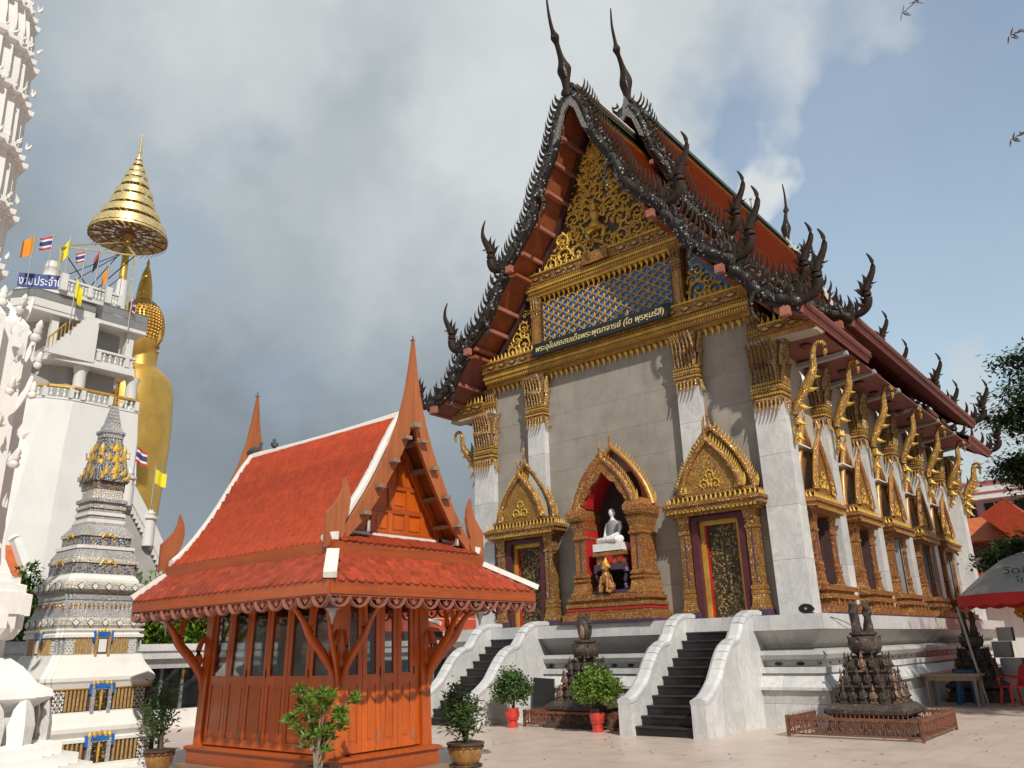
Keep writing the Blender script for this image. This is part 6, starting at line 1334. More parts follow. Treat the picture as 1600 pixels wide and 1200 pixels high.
part('wall', MB().box(-40, 6, 0, -34.6, 12.6, 3.9), 'white_far', oh); part('roof', MB().extr([(-34.4, 3.8), (-37.3, 6.2), (-40.2, 3.8)], lambda p, q, w: (p, w, q), 5.8, 12.8), 'far_tile', oh); part('verge', MB().bar((-34.2, 12.9, 3.8), (-37.3, 12.9, 6.4), .3, .35), 'white_far', oh)
rh = thing('red_hall', (-26, 28, 0), 'red and orange tiled hall glimpsed between the pavilion and the temple', 'building')
part('wall', MB().box(-33, 22.5, 0, -26.6, 33, 2.6), 'white_far', rh); part('roof', MB().extr([(-25.2, 2.3), (-28.0, 4.6), (-34, 4.6), (-34, 2.3)], lambda p, q, w: (p, w, q), 20, 35), 'tile_orange', rh); part('upper_wall', MB().box(-33, 23, 2.9, -26.3, 34, 3.85), 'teak_flat_y', rh)
part('ridge', MB().box(-26.35, 20, 2.84, -26.0, 35, 2.98), 'roof_white', rh); part('fascia', MB().box(-25.3, 20, 2.15, -25.1, 35, 2.4), 'dark_maroon', rh); part('verge', MB().bar((-25.2, 24.2, 3.1), (-25.2, 25.6, 2.7), .16), 'roof_white', rh)
# ================================================================== things standing in and around the niche
def fused(name, mb, m, parent, vox=.012):
    """weld overlapping rounded volumes into one continuous skin"""
    me = mb.mesh(name, m); tmp = bpy.data.objects.new('tmp', me); COL.objects.link(tmp)
    md = tmp.modifiers.new('r', 'REMESH'); md.mode = 'VOXEL'; md.voxel_size = vox; sm = tmp.modifiers.new('s', 'SMOOTH'); sm.iterations = 3; sm.factor = .5
    dg = bpy.context.evaluated_depsgraph_get(); out = bpy.data.meshes.new_from_object(tmp.evaluated_get(dg)); bpy.data.objects.remove(tmp)
    out.polygons.foreach_set('use_smooth', [True] * len(out.polygons)); out.materials.clear(); out.materials.append(MATS[m])
    o = inst(name, out, WM[parent], parent); return o
def ell(mb, c, rx, ry, rz, n=12):
    return mb.rings([[(c[0] + rx * math.cos(2 * PI * j / n) * s, c[1] + ry * math.sin(2 * PI * j / n) * s, c[2] + rz * q) for j in range(n)] for s, q in [(math.sin(PI * k / 8) + .001, -math.cos(PI * k / 8)) for k in range(9)]])
NX, NY = CX + .12, WY - .50
al = thing('altar_table', (NX, NY, 2.79), 'carved red and purple altar table with curved legs inside the niche', 'table')
def AP(nm, mb, m, par, loc, sm=False, rz=0): 
    M = T(*loc) @ RZ(rz); mb.v = [tuple(M @ Vector(p)) for p in mb.v]; return part(nm, mb, m, par, sm)
L0 = (NX, NY, 2.79)
AP('base_rail', MB().box(-.50, -.28, 0, .50, .22, .09), 'purple_band', al, L0)
for sx in (-1, 1):
    for sy in (-1, 1):
        AP('leg', MB().tube(smooth_path([(sx * .34, sy * .16, .62), (sx * .44, sy * .20, .50), (sx * .36, sy * .17, .28), (sx * .42, sy * .20, .10)], 4), [.07, .075, .08, .075, .06, .05, .045, .045, .045, .045, .05, .055, .06], 8), 'purple_band', al, L0, True)
AP('apron', MB().box(-.44, -.26, .56, .44, .20, .70), 'purple_band', al, L0); AP('waist', MB().box(-.38, -.22, .70, .38, .16, .90), 'gold_side', al, L0); AP('table_top', MB().box(-.46, -.28, .90, .46, .22, 1.0), 'gold_side', al, L0)
AP('red_panel', MB().box(-.10, -.285, .72, .10, -.22, .89).box(.22, -.25, .74, .36, -.221, .87), 'red_paint', al, L0)
ly = thing('lion_figure', (NX - .05, NY - .36, 2.79), 'small golden lion figure sitting in front of the altar table', 'statue')
b = MB(); ell(b, (0, 0, .36), .12, .11, .20); ell(b, (0, -.03, .60), .10, .10, .12); ell(b, (0, -.10, .58), .06, .06, .05)
for s in (-1, 1): b.tube([(s * .08, -.06, .40), (s * .10, -.12, .20), (s * .10, -.14, .03)], [.05, .035, .045], 8); ell(b, (s * .13, .04, .16), .08, .12, .13); ell(b, (s * .13, -.08, .04), .05, .09, .04); ell(b, (s * .07, .0, .70), .03, .03, .05)
b.tube(smooth_path([(0, .12, .15), (.05, .2, .3), (0, .16, .5)], 3), .025, 6); b.v = [(p[0] + NX - .05, p[1] + NY - .36, p[2] + 2.79 + .0) for p in b.v]; b.v = [(p[0] - (NX - .05), p[1] - (NY - .36), p[2] - 2.79) for p in b.v]
fused('body', b, 'gold_side', ly, .014)
AP('mane', MB().lathe([(.001, -.02), (.11, 0), (.12, .05), (.08, .12), (.03, .2), (.001, .26)], (0, .02, .60), 8), 'gold_flame', ly, (NX - .05, NY - .36, 2.79), True)
pl_ = solid('marble_plinth', MB().box(NX - .42, NY - .30, 3.80, NX + .42, NY + .20, 3.98), 'white_statue', 'white stone slab on the altar table carrying the seated monk figure', 'plinth', loc=(NX, NY, 3.8))
mk = thing('monk_statue', (NX + .02, NY, 3.98), 'white stone statue of a seated cross-legged monk in a grey robe inside the niche', 'statue', rz=-.25)
b = MB()
b.rings([[(rx * math.cos(2 * PI * j / 16), oy + ry * math.sin(2 * PI * j / 16), z) for j in range(16)] for z, rx, ry, oy in ((.02, .22, .17, .02), (.10, .23, .17, .02), (.22, .18, .135, .02), (.34, .185, .13, .02), (.46, .215, .13, .02), (.54, .20, .11, .02), (.585, .10, .08, .01), (.63, .055, .06, -.005), (.67, .05, .055, -.015))])
ell(b, (0, -.02, .76), .078, .092, .115); ell(b, (0, -.10, .745), .012, .022, .022)
for s in (-1, 1):
    ell(b, (s * .08, -.01, .75), .014, .02, .035)
    b.tube([(s * .20, .02, .52), (s * .25, .0, .38), (s * .24, -.06, .24), (s * .13, -.19, .17), (s * .03, -.22, .15)], [.06, .055, .045, .036, .028], 8)
    b.tube([(s * .12, .0, .10), (s * .32, -.10, .09), (s * .30, -.22, .08), (s * .05, -.27, .08), (s * -.08, -.27, .09)], [.11, .095, .085, .065, .04], 10)
for q in range(4): b.tube([(-.05 + .025 * q, -.24, .17), (-.03 + .025 * q, -.27, .16), (-.01 + .02 * q, -.275, .14)], .011, 5)
bod = fused('body', b, 'white_statue', mk, .011)
b = MB().rings([[(rx * math.cos(2 * PI * j / 16), .02 + ry * math.sin(2 * PI * j / 16), z) for j in range(16)] for z, rx, ry in ((.16, .215, .16), (.30, .197, .145), (.44, .228, .142), (.53, .215, .125), (.57, .13, .10))])
Mk = WM[mk]; b.v = [tuple(Mk @ Vector(p)) for p in b.v]; part('robe', b, 'robe_grey', mk, True)
for s in (-1, 1):
    e = MB(); ell(e, (s * .03, -.105, .77), .011, .006, .006, 8); e.v = [tuple(Mk @ Vector(p)) for p in e.v]; part('eye', e, 'robe_grey', mk, True)
e = MB().box(-.02, -.112, .705, .02, -.100, .711); e.v = [tuple(Mk @ Vector(p)) for p in e.v]; part('mouth', e, 'robe_grey', mk)
sp_ = thing('loudspeaker', (-6.15, 16.78, 2.12), 'black horn loudspeaker lying on the marble ledge at the temple corner', 'loudspeaker')
part('horn', MB().rings([[(-6.15 + r * math.cos(2 * PI * j / 16) * 1.5, 16.62 + y, 2.22 + r * .95 * math.sin(2 * PI * j / 16)) for j in range(16)] for r, y in ((.10, 0), (.105, .02), (.06, .15), (.04, .25), (.05, .30))]), 'black_plastic', sp_, True)
part('horn_centre', MB().rings([[(-6.15 + r * math.cos(2 * PI * j / 10), 16.605 + y, 2.22 + r * math.sin(2 * PI * j / 10)) for j in range(10)] for r, y in ((.001, 0), (.025, .005), (.025, .08))]), 'metal_silver', sp_, True); part('foot', MB().box(-6.2, 16.7, 2.12, -6.1, 16.9, 2.16), 'black_plastic', sp_)
solid('cable', MB().tube(smooth_path([(-6.0, 16.6, 2.13), (-5.86, 16.50, 2.10), (-5.72, 17.2, 2.0), (-5.70, 18.0, 1.86), (-5.75, 19.0, 1.7), (-5.72, 19.8, 1.52)], 5), .008, 5), 'black_plastic', 'thin black cable drooping along the marble plinth side', 'cable')
# ================================================================== dark stone monuments with statuettes, each in an iron fence
FIGm = MB(); ell(FIGm, (0, 0, .10), .045, .035, .10, 6); ell(FIGm, (0, 0, .225), .026, .026, .035, 6); FIGm.lathe([(.02, 0), (.004, .06)], (0, 0, .25), 5); FIGm.box(-.06, -.045, 0, .06, .045, .03)
for s in (-1, 1): FIGm.tube([(s * .035, 0, .17), (s * .055, -.02, .10), (s * .02, -.05, .08)], .012, 4)
FIGa = FIGm.mesh('statuette', 'stone_dark', True); FIGb = FIGm.mesh('statuette', 'stone_skin', True)
def monument(cx, cy, h, label, top):
    k = h / 2.2; o = thing('stone_monument', (cx, cy, 0), label, 'monument', 'dark stone monuments round the temple'); random.seed(int(cx * 10))
    def L(nm, prof, m='stone_dark', plan=SQR): return part(nm, MB().sqlathe([(r * k, z * k) for r, z in prof], (cx, cy, 0), plan), m, o)
    L('base', [(.74, 0), (.74, .06), (.68, .08), (.66, .22), (.60, .28)]); L('base_slab', [(.56, .282), (.68, .34), (.70, .36), (.70, .42), (.58, .50), (.52, .52)])
    L('figure_tier', [(.40, .522), (.40, .75), (.42, .78)]); L('figure_tier', [(.34, .782), (.33, 1.0), (.36, 1.03)]); L('figure_tier', [(.26, 1.032), (.24, 1.26), (.27, 1.30)])
    part('lotus_bulb', MB().lathe([(r * k, z * k) for r, z in ((.16, 1.30), (.26, 1.38), (.30, 1.48), (.28, 1.58), (.20, 1.64), (.24, 1.66), (.24, 1.70), (.14, 1.71))], (cx, cy, 0), 14), 'stone_dark', o, True)
    for j in range(8): inst('bulb_petal', PETd, T(cx, cy, 1.34 * k) @ RZ(j * PI / 4) @ T(0, -.23 * k, 0) @ SC(.30 * k, .2 * k, .30 * k), o)
    for (r, z, n) in ((.50, .52, 5), (.42, .78, 4), (.33, 1.03, 3)):
        for f in range(4):
            for i in range(n):
                x = lerp(-r * .85, r * .85, (i + .5) / n); inst('statuette', FIGb if random.random() < .3 else FIGa, T(cx, cy, z * k) @ RZ(f * PI / 2) @ T(x * k, -r * k, 0) @ SC(k * random.uniform(.95, 1.15)), o)
    for f in range(4):
        for i in range(3): inst('base_leaf', PETd, T(cx, cy, .07 * k) @ RZ(f * PI / 2) @ T((-.4 + .4 * i) * k, -.66 * k, 0) @ SC(.3 * k, .2 * k, .2 * k), o)
    if top == 'pair':
        for s in (-1, 1):
            b = MB().tube([(cx + s * .10 * k, cy, 1.70 * k), (cx + s * .11 * k, cy, 1.85 * k), (cx + s * .12 * k, cy, 2.05 * k), (cx + s * .11 * k, cy, 2.2 * k), (cx + s * .09 * k, cy, 2.26 * k)], [.10 * k, .085 * k, .095 * k, .08 * k, .01], 8); part('upright_figure', b, 'stone_dark', o, True)
    else:
        b = MB(); ell(b, (cx, cy, 1.92 * k), .17 * k, .13 * k, .26 * k); part('upright_figure', b, 'stone_dark', o, True); b = MB(); ell(b, (cx, cy - .12 * k, 1.86 * k), .07 * k, .05 * k, .16 * k, 8); part('carved_robe', b, 'stone_skin', o, True)
        for i in range(5): inst('statuette', FIGa, T(cx - .14 * k + .07 * k * i, cy - .03, (1.98 + .05 * (i % 2)) * k) @ SC(k * .9), o)
    return o
PETd = petal_mb().mesh('bulb_petal', 'stone_dark', True)
def iron_fence(x0, x1, y0, y1, h, label):
    o = thing('iron_fence', ((x0 + x1) / 2, y0, 0), label, 'fence', 'low iron fences round the stone monuments')
    spike = flame_mb(1, .45, .3)
    for (a, b_) in (((x0, y0), (x1, y0)), ((x1, y0), (x1, y1)), ((x0, y1), (x0, y0)), ((x1, y1), (x0, y1))):
        L_ = math.dist(a, b_); k = int(L_ / .075); A = Vector((*a, 0)); B = Vector((*b_, 0)); ang = math.atan2(b_[1] - a[1], b_[0] - a[0])
        part('rail', MB().bar(A + Vector((0, 0, h * .82)), B + Vector((0, 0, h * .82)), .035, .05), 'rust_iron', o); part('rail', MB().bar(A + Vector((0, 0, .06)), B + Vector((0, 0, .06)), .03, .03), 'rust_iron', o)
        pk = MB()
        for i in range(k):
            p = A.lerp(B, (i + .5) / k); pk.bar(p + Vector((0, 0, .06)), p + Vector((0, 0, h * .82)), .013)
            if i % 2 == 0: pk.merge(MB().tube([(.045 * math.cos(j * PI / 4), 0, .045 * math.sin(j * PI / 4)) for j in range(9)], .008, 4), T(p + Vector((0, 0, .06 + h * .38))) @ RZ(ang) @ SC(1, 1, 1.7))
            pk.merge(spike, T(p + Vector((0, 0, h * .86))) @ RZ(ang) @ SC(.05, .05, h * .2))
        part('pickets', pk, 'rust_iron', o, kind='stuff')
    for (x, y) in ((x0, y0), (x1, y0), (x1, y1), (x0, y1)): part('post', MB().cbox((x, y, h * .47), .05, .05, h * .94), 'rust_iron', o)
monument(-5.0, 16.25, 2.24, 'dark stone monument with two upright figures by the near corner of the marble plinth', 'pair')
iron_fence(-6.19, -3.96, 15.1, 17.35, .38, 'low rusty iron fence round the monument at the temple corner')
monument(-10.72, 15.45, 2.26, 'dark stone monument with crowned figure between the two marble stairs', 'single')
iron_fence(-11.95, -9.62, 14.76, 16.3, .36, 'low rusty iron fence between the two marble stairs')
monument(-5.0, 25.2, 2.2, 'dark stone monument standing in shade behind the wooden table', 'pair')
solid('notice_slab', MB().extr([(0, .02), (.62, .02), (.60, .92), (0, .95)], lambda p, q, w: (-12.65 + p, w + .1 * q, q), 15.9, 15.95), 'black_granite', 'black stone slab leaning on the plinth beside the left marble stair', 'stone slab')
# ================================================================== potted plants
def pot(o, x, y, kind, r, h):
    if kind == 'brown':
        part('pot', MB().lathe([(r * .62, 0), (r * .70, .02), (r * .95, h * .45), (r * 1.02, h * .7), (r * .98, h * .86)], (x, y, 0), 24), 'pot_brown', o, True); part('pot_rim', MB().lathe([(r * .98, h * .86), (r * 1.1, h * .9), (r * 1.12, h), (r * .98, h), (r * .95, h * .92), (.001, h * .9)], (x, y, 0), 24), 'pot_rim', o, True)
        part('glaze_drip', MB().tube([(x + r * 1.03 * math.cos(a * PI / 24), y + r * 1.03 * math.sin(a * PI / 24), h * .80 + .018 * math.sin(a * 2.4)) for a in range(49)], .012, 5), 'pot_rim', o, True); part('saucer', MB().lathe([(r * .8, 0), (r * 1.0, .02), (r * .98, .035), (.001, .03)], (x, y, 0), 20), 'stone_dark', o, True)
    else:
        part('pot', MB().lathe([(r * .85, 0), (r * .9, .02), (r * .74, h * .1), (r * .72, h * .40), (r * .98, h * .50), (r * .85, h * .54), (r * 1.0, h * .62), (r * 1.05, h * .85), (r * 1.0, h)], (x, y, 0), 20), 'pot_red', o, True)
        part('inner_pot', MB().lathe([(r * .9, h * .98), (r * .98, h * 1.22), (r * .9, h * 1.22), (.001, h * 1.18)], (x, y, 0), 18), 'black_plastic' if kind == 'red_dark' else 'pot_red', o, True)
    part('soil', MB().lathe([(.001, 0), (r * .9, .0), (r * .85, .02), (.001, .03)], (x, y, h * .93), 14), 'soil', o)
def shrub(x, y, label, kind, r, h, H, W, leaf, n, size, style):
    o = thing('potted_plant', (x, y, 0), label, 'potted plant', 'potted plants in the courtyard'); pot(o, x, y, kind, r, h); random.seed(int(x * 100)); tips = []
    sm_ = MB(); ns = 9 if style != 'ball' else 6
    for i in range(ns):
        a = random.uniform(0, 6.28); q = random.uniform(.25, 1); dx, dy = W * .5 * q * math.cos(a), W * .5 * q * math.sin(a); zt = lerp(h, H, random.uniform(.55, 1) if i else 1)
        sp = smooth_path([(x + random.uniform(-.04, .04), y + random.uniform(-.04, .04), h * .9), (x + dx * .35, y + dy * .35, lerp(h, zt, .5)), (x + dx, y + dy, zt)], 4)
        sm_.tube(sp, [.014 * (1 - .7 * j / len(sp)) for j in range(len(sp))], 5); tips += [sp[-1], sp[-1], sp[-3], sp[-5]] if style != 'ball' else [sp[-1]]
    part('stems', sm_, 'bark' if style != 'rosette' else 'stem_pale', o, True)
    b = MB()
    def leafq(p, d, L_, w):
        d = d.normalized(); s = d.cross(Vector((random.uniform(-1, 1), random.uniform(-1, 1), .6))).normalized(); u = s.cross(d) * L_ * .12; q = b.pts([p, p + d * L_ * .45 + s * w + u, p + d * L_, p + d * L_ * .45 - s * w + u]); b.f.append((q, q + 1, q + 2, q + 3))
    if style == 'rosette':
        for t_ in tips:
            for c in range(2):
                c0 = t_ + Vector((random.uniform(-.05, .05), random.uniform(-.05, .05), random.uniform(-.08, .03)))
                for j in range(22):
                    a = random.uniform(0, 6.28); e = random.uniform(-.2, 1.2); leafq(c0, Vector((math.cos(a) * math.cos(e), math.sin(a) * math.cos(e), math.sin(e))), size * random.uniform(.7, 1.2), size * .11)
    elif style == 'ball':
        for _ in range(n):
            a = random.uniform(0, 6.28); e = math.asin(random.uniform(-.75, 1)); rr = random.uniform(.2, 1.1) ** .5 * (1 + .16 * math.sin(3 * a + 1) + .12 * math.sin(5 * e + 2 * a)); c = Vector((x + W / 2 * rr * math.cos(a) * math.cos(e), y + W / 2 * rr * math.sin(a) * math.cos(e), (H + h) / 2 + .06 + (H - h) / 2 * rr * math.sin(e)))
            leafq(c, Vector((random.uniform(-1, 1), random.uniform(-1, 1), random.uniform(-.4, 1))), size * random.uniform(.7, 1.3), size * .3)
    else:
        for _ in range(n):
            t_ = random.choice(tips); c = t_ + Vector((random.gauss(0, W * .13), random.gauss(0, W * .13), random.gauss(-.04, (H - h) * .13)))
            leafq(c, Vector((random.uniform(-1, 1), random.uniform(-1, 1), random.uniform(-.3, .9))), size * random.uniform(.7, 1.3), size * .16)
    part('foliage', b, leaf, o, kind='stuff'); return o
shrub(-8.02, 6.2, 'green rosette-leaved plant in a pot in front of the near pavilion corner', 'brown', .25, .40, 1.22, .85, 'leaf_bright', 0, .11, 'rosette')
shrub(-8.75, 9.42, 'bamboo-like plant in a brown glazed pot right of the pavilion', 'brown', .25, .33, 1.02, .62, 'leaf_mid', 950, .10, 'wisp')
shrub(-12.45, 6.72, 'thin leafy plant in a brown pot left of the pavilion', 'brown', .20, .32, 1.12, .55, 'leaf_mid', 800, .09, 'wisp')
shrub(-12.08, 14.5, 'bushy plant in a red urn at the foot of the left marble stair', 'red', .15, .32, 1.10, .80, 'leaf_mid', 2100, .08, 'ball')
shrub(-9.80, 14.4, 'bright green bush in a red urn with black inner pot between the stairs', 'red_dark', .15, .36, 1.12, .92, 'leaf_bright', 2200, .085, 'ball')
# ================================================================== right side: parasol, stall, table, chair, tree and roofs
ux, uy = -3.25, 24.2
pa = thing('parasol', (ux, uy, 0), 'grey canvas parasol with red scalloped edge and printed writing at the right edge', 'parasol')
R = []; n = 48
for r, z in ((.02, 3.62), (.5, 3.45), (1.0, 3.12), (1.4, 2.80), (1.66, 2.58)):
    R.append([(ux + r * (1 - .03 * abs(math.sin(4 * t_))) * math.cos(t_), uy + r * (1 - .03 * abs(math.sin(4 * t_))) * math.sin(t_), z) for t_ in [2 * PI * j / n for j in range(n)]])
part('canopy', MB().rings(R, cap=False), 'canvas_grey', pa, True)
part('valance', MB().rings([[(ux + 1.665 * math.cos(t_), uy + 1.665 * math.sin(t_), z - (.05 * abs(math.sin(12 * t_)) if z < 2.5 else 0)) for t_ in [2 * PI * j / 96 for j in range(96)]] for z in (2.58, 2.34)], cap=False), 'canvas_red', pa)
part('pole', MB().tube([(ux - .35, uy, 0), (ux, uy, 3.6)], .025, 8), 'metal_grey', pa)
for j in range(8): t_ = j * PI / 4; part('rib', MB().bar((ux, uy, 3.5), (ux + 1.6 * math.cos(t_), uy + 1.6 * math.sin(t_), 2.55), .015), 'metal_grey', pa)
camd = Vector((0 - ux, 0 - uy, 0)).normalized(); rt = Vector((-camd.y, camd.x, 0)); nrm = (camd * .62 + Vector((0, 0, .78))).normalized(); upv = nrm.cross(rt)
def canvas_text(txt, r, z, size, side):
    c = Vector((ux, uy, 0)) + camd * r + Vector((0, 0, z)) + rt * side; M = Matrix(((rt.x, upv.x, nrm.x, c.x), (rt.y, upv.y, nrm.y, c.y), (rt.z, upv.z, nrm.z, c.z), (0, 0, 0, 1))); lettering(txt, M, size, 'sign_black', pa, 'canvas_lettering', ext=.002)
canvas_text('วัดอินทร', 1.13, 3.09, .36, .10); canvas_text('โทร. 02', 1.42, 2.86, .26, .12)
solid('metal_pole', MB().tube([(-4.72, 24.3, 0), (-5.0, 24.3, 2.35)], .03, 8), 'metal_grey', 'grey metal pole leaning beside the wooden table', 'pole')
tb = thing('wooden_table', (-5.15, 23.1, 0), 'plain wooden table standing in shade beside the marble plinth', 'table', rz=0)
part('table_top', MB().box(-5.78, 22.75, .70, -4.50, 23.45, .75), 'grey_wood', tb); part('apron', MB().box(-5.70, 22.80, .60, -4.58, 23.40, .70), 'grey_wood', tb)
for x in (-5.68, -4.62):
    for y in (22.82, 23.36): part('leg', MB().box(x - .03, y - .03, 0, x + .03, y + .03, .60), 'grey_wood', tb)
stl = thing('plastic_stool', (-5.05, 23.95, 0), 'blue plastic stool behind the wooden table', 'stool')
part('seat', MB().lathe([(.001, .80), (.22, .80), (.24, .76), (.20, .74)], (-5.05, 23.95, 0), 14), 'plastic_blue', stl, True)
for a, b_ in ((1, 1), (1, -1), (-1, 1), (-1, -1)): part('leg', MB().bar((-5.05 + a * .14, 23.95 + b_ * .14, .76), (-5.05 + a * .2, 23.95 + b_ * .2, 0), .07), 'plastic_blue', stl)
ch = thing('plastic_chair', (-3.95, 23.6, 0), 'red plastic chair facing away under the grey parasol', 'chair', rz=-.9)
def CP(nm, mb, sm=False): mb.v = [tuple(WM[ch] @ Vector(p)) for p in mb.v]; return part(nm, mb, 'plastic_red', ch, sm)
CP('seat', MB().box(-.23, -.22, .42, .23, .22, .45)); CP('backrest', MB().extr([(-.22, .45), (.22, .45), (.19, .88), (.10, .93), (-.10, .93), (-.19, .88)], lambda p, q, w: (p, w + (q - .45) * .25, q), .20, .23))
for a, b_ in ((1, 1), (1, -1), (-1, 1), (-1, -1)): CP('leg', MB().bar((a * .20, b_ * .19, .42), (a * .25, b_ * .25, 0), .05))
for a in (-1, 1): CP('armrest', MB().tube([(a * .24, .24, .66), (a * .26, .0, .66), (a * .26, -.18, .64), (a * .24, -.21, .44)], .022, 6), True)
st = thing('market_stall', (-2.6, 27, 0), 'stall of dark sheets put in for the shade, with orange cloth and white bunting at the right edge', 'stall')
part('back_shade_sheet', MB().box(-4.2, 28.6, 0, 1.5, 28.7, 3.0), 'cloth_and_shade_dark', st); part('roof_sheet', MB().box(-4.0, 25.4, 2.5, 1.5, 28.7, 2.56), 'cloth_and_shade_dark', st); part('side_sheet', MB().box(-3.55, 26.0, 0, -3.5, 28.6, 1.9), 'leaf_dark', st)  # near-black and dark green sheets stand in for the shade beyond the parasol
for i in range(7):
    x = -4.1 + .35 * i; part('bunting', MB().tube([(x, 26.9, 2.25), (x + .08, 26.9, 2.13), (x + .175, 26.9, 2.09), (x + .27, 26.9, 2.13), (x + .35, 26.9, 2.25)], .06, 5, flat=.4), 'cloth_white' if i % 2 else 'cloth_orange', st)
part('orange_cloth', MB().box(-4.15, 27.2, 2.2, -1, 27.3, 2.85), 'cloth_orange', st)
for i, (x, y, z, s) in enumerate(((-4.35, 25.6, 0, .55), (-4.25, 25.9, .55, .5), (-4.45, 26.1, 1.05, .42), (-4.3, 26.0, 1.47, .36))): solid('box', MB().box(x - s / 2, y - s / 2, z, x + s / 2, y + s / 2, z + s * .98), 'metal_grey' if i % 2 else 'marble_dirty', ('bottom grey box', 'second grey box from the bottom', 'third grey box from the bottom', 'topmost grey box')[i] + ' of the stack beside the market stall', 'box', 'grey boxes stacked by the stall', loc=(x, y, z))
def tree(cx, cy, z0, z1, rad, label, n, leaf='leaf_tree', size=.20, seed=5):
    o = thing('tree', (cx, cy, 0), label, 'tree'); random.seed(seed); tr = MB(); tips = []
    tr.tube(smooth_path([(cx, cy, 0), (cx + .1, cy, z0 * .5), (cx - .1, cy + .1, z0)], 4), [.22 - .012 * i for i in range(9)], 8); part('trunk', tr, 'bark', o, True)
    lb = MB()
    for i in range(26):
        a = random.uniform(0, 6.28); q = random.uniform(.4, 1); zt = random.uniform(z0, z1); fl_ = 1 - .55 * ((zt - z0) / (z1 - z0)) ** 2; e = Vector((cx + rad * q * fl_ * math.cos(a), cy + rad * q * fl_ * math.sin(a), zt)); s0 = Vector((cx - .1, cy + .1, min(zt - .3, lerp(z0 * .6, z1 * .6, random.random()))))
        sp = smooth_path([s0, s0.lerp(e, .5) + Vector((0, 0, .4)), e], 4); lb.tube(sp, [.07 * (1 - .85 * j / len(sp)) for j in range(len(sp))], 5); tips += [sp[-1], sp[-2], sp[-4]]
    lb.tube([(cx - .1, cy + .1, z0), (cx, cy, z1 * .8)], [.13, .03], 6); part('limbs', lb, 'bark', o, True)
    b = MB()
    cl = [(t_ + Vector((random.uniform(-.5, .5), random.uniform(-.5, .5), random.uniform(-.3, .3))), random.uniform(.35, .8)) for t_ in tips for _ in range(3)]
    for _ in range(n):
        c, r = random.choice(cl); p = c + Vector((random.gauss(0, r * .55), random.gauss(0, r * .55), random.gauss(0, r * .22))); d = Vector((random.uniform(-1, 1), random.uniform(-1, 1), random.uniform(-.7, .25))).normalized(); s = d.cross(Vector((0, 0, 1))).normalized(); k = size * random.uniform(.6, 1.3)
        q = b.pts([p, p + d * k * .5 + s * k * .22, p + d * k, p + d * k * .5 - s * k * .22]); b.f.append((q, q + 1, q + 2, q + 3))
    part('crown', b, leaf, o, kind='stuff')
tree(-2.15, 26.5, 3.0, 9.0, 2.0, 'dark leafy tree at the right edge beyond the parasol', 52000, size=.19)
tree(2.2, 20.5, 5.5, 9.0, 3.0, 'broad tree just outside the right edge shading the temple plinth', 16000, size=.24, seed=9)
pkb = thing('pink_building', (-6, 66, 0), 'pale pink office building with white bands behind the temple', 'building')
part('wall', MB().box(-22, 60, 0, 8, 72, 10.9), 'pink_wall', pkb)
for z in (10.0, 7.6, 5.0): part('white_band', MB().box(-22.2, 59.2, z, 8.2, 60.1, z + .95), 'white_paint', pkb); part('red_line', MB().box(-22.3, 59.1, z + .95, 8.3, 60.1, z + 1.12), 'pink_trim', pkb); part('red_line', MB().box(-22.3, 59.15, z + .35, 8.3, 59.25, z + .45), 'pink_trim', pkb)
for z in (8.75, 6.1):
    for i in range(17): w_ = part('window', MB().box(-21.5 + 1.7 * i, 59.9, z, -20.3 + 1.7 * i, 60.0, z + 1.05), 'black_window', pkb); part('window_bar', MB().box(-20.93 + 1.7 * i, 59.85, z, -20.87 + 1.7 * i, 59.9, z + 1.05), 'white_paint', w_)
oh = thing('tiled_hall', (-5, 48, 0), 'hall with overlapping bright orange tiled roofs behind the far temple corner', 'building')
part('wall', MB().box(-14, 45.5, 0, 6, 52, 4.0), 'white_paint', oh); part('lower_roof', MB().extr([(44.4, 3.3), (46.2, 5.0), (46.2, 3.2)], lambda p, q, w: (w, p, q), -14, 6), 'tile_orange', oh)
part('ridge', MB().box(-14, 46.0, 5.0, 6, 46.3, 5.3), 'roof_white', oh); part('brown_wall', MB().box(-13, 46.5, 5.3, -5.9, 51, 6.1), 'dark_wood', oh)
part('upper_roof', MB().extr([(45.9, 6.1), (47.2, 7.4), (47.2, 6.0)], lambda p, q, w: (w, p, q), -13.5, -6.6), 'far_tile', oh); part('gable_roof', MB().extr([(-7.5, 7.2), (-6.3, 7.9), (-5.2, 6.6), (-3.6, 5.6), (-5.9, 5.4), (-6.6, 6.3)], lambda p, q, w: (p, w, q), 44.9, 50), 'tile_orange', oh)
fh = solid('side_wall', MB().box(-5.2, 38.0, 0, 8, 38.4, 3.3), 'tile_orange', 'orange painted wall panel behind the market stall', 'wall', loc=(0, 38, 0))
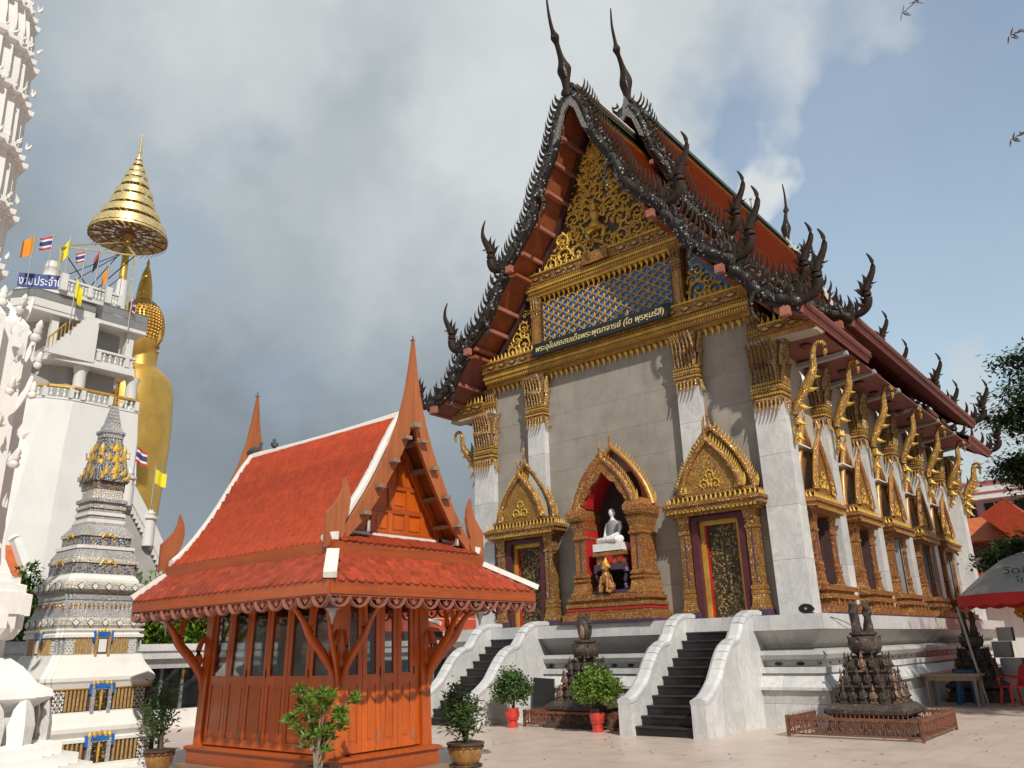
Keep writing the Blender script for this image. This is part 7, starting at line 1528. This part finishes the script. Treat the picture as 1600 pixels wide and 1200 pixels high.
# twigs reaching in at the top right
def twig(p0, p1, label, buds, dark):
    o = thing('tree_branch', p1, label, 'branch', 'branch tips at the top right'); a = Vector(p1); b_ = Vector(p0); sp = smooth_path([a, a.lerp(b_, .5) + Vector((0, 0, .03)), b_], 3)
    part('twig', MB().tube(sp, [.009 - .0009 * i for i in range(len(sp))], 5), 'bark', o, True); lb = MB(); random.seed(2)
    for _ in range(buds):
        c = sp[random.randint(len(sp) // 2, len(sp) - 1)] + Vector((random.uniform(-.02, .02), random.uniform(-.02, .02), random.uniform(-.02, .02))); d = Vector((random.uniform(-1, 1), random.uniform(-1, 1), random.uniform(-1, .6))).normalized(); lb.tube([c, c + d * .03, c + d * .07], [.003, .008 if dark else .004, .002], 5)
    part('buds', lb, 'bark', o, True)
twig((-.95, 7.03, 7.10), (-.1, 7.45, 7.75), 'pale bare twig hanging in from the top edge', 14, False)
twig((-.22, 7.40, 6.66), (.35, 7.7, 6.8), 'dark bud tip poking in near the upper right corner', 10, True); twig((-.42, 7.86, 5.92), (.2, 8.1, 6.1), 'dark bud cluster at the right edge, lower of the two', 16, True)
# small repeated pieces that are joined because each is only a few pixels across
for o in list(WM):
    if o.parent is None or o.type != 'MESH': continue
    nm = o.name.split('.')[0]
    if nm in ('dentils', 'bead_row', 'cresting', 'tassels', 'stems', 'limbs', 'buds'): o['kind'] = 'stuff'
    if nm in ('carved_foliage', 'gable_fins', 'neck_crest', 'bracket_leaves', 'base_leaves', 'under_lace', 'lotus_buds'): o['kind'] = 'stuff'
    if nm in ('green_tile_border', 'ochre_tile_band', 'tile_courses', 'hanging_leaves'): o['kind'] = 'stuff'
# worn spots: fallen leaves scattered over the paving
random.seed(21); lv = MB()
for _ in range(260):
    x = random.uniform(-13, 0); y = random.uniform(8.5, 24)
    if -13.0 < x < -5.7 and y > 13.8: continue
    a = random.uniform(0, 6.28); s = random.uniform(.02, .045); lv.quad((x, y, .006), (x + s * math.cos(a + .5), y + s * math.sin(a + .5), .014), (x + 1.8 * s * math.cos(a), y + 1.8 * s * math.sin(a), .007), (x + s * math.cos(a - .5), y + s * math.sin(a - .5), .012))
mat('dry_leaf', (.20, .12, .04), .8, var=.4, scale=9)
solid('fallen_leaves', lv, 'dry_leaf', 'small dry leaves scattered over the pink terrace paving', 'leaves', kind='stuff')
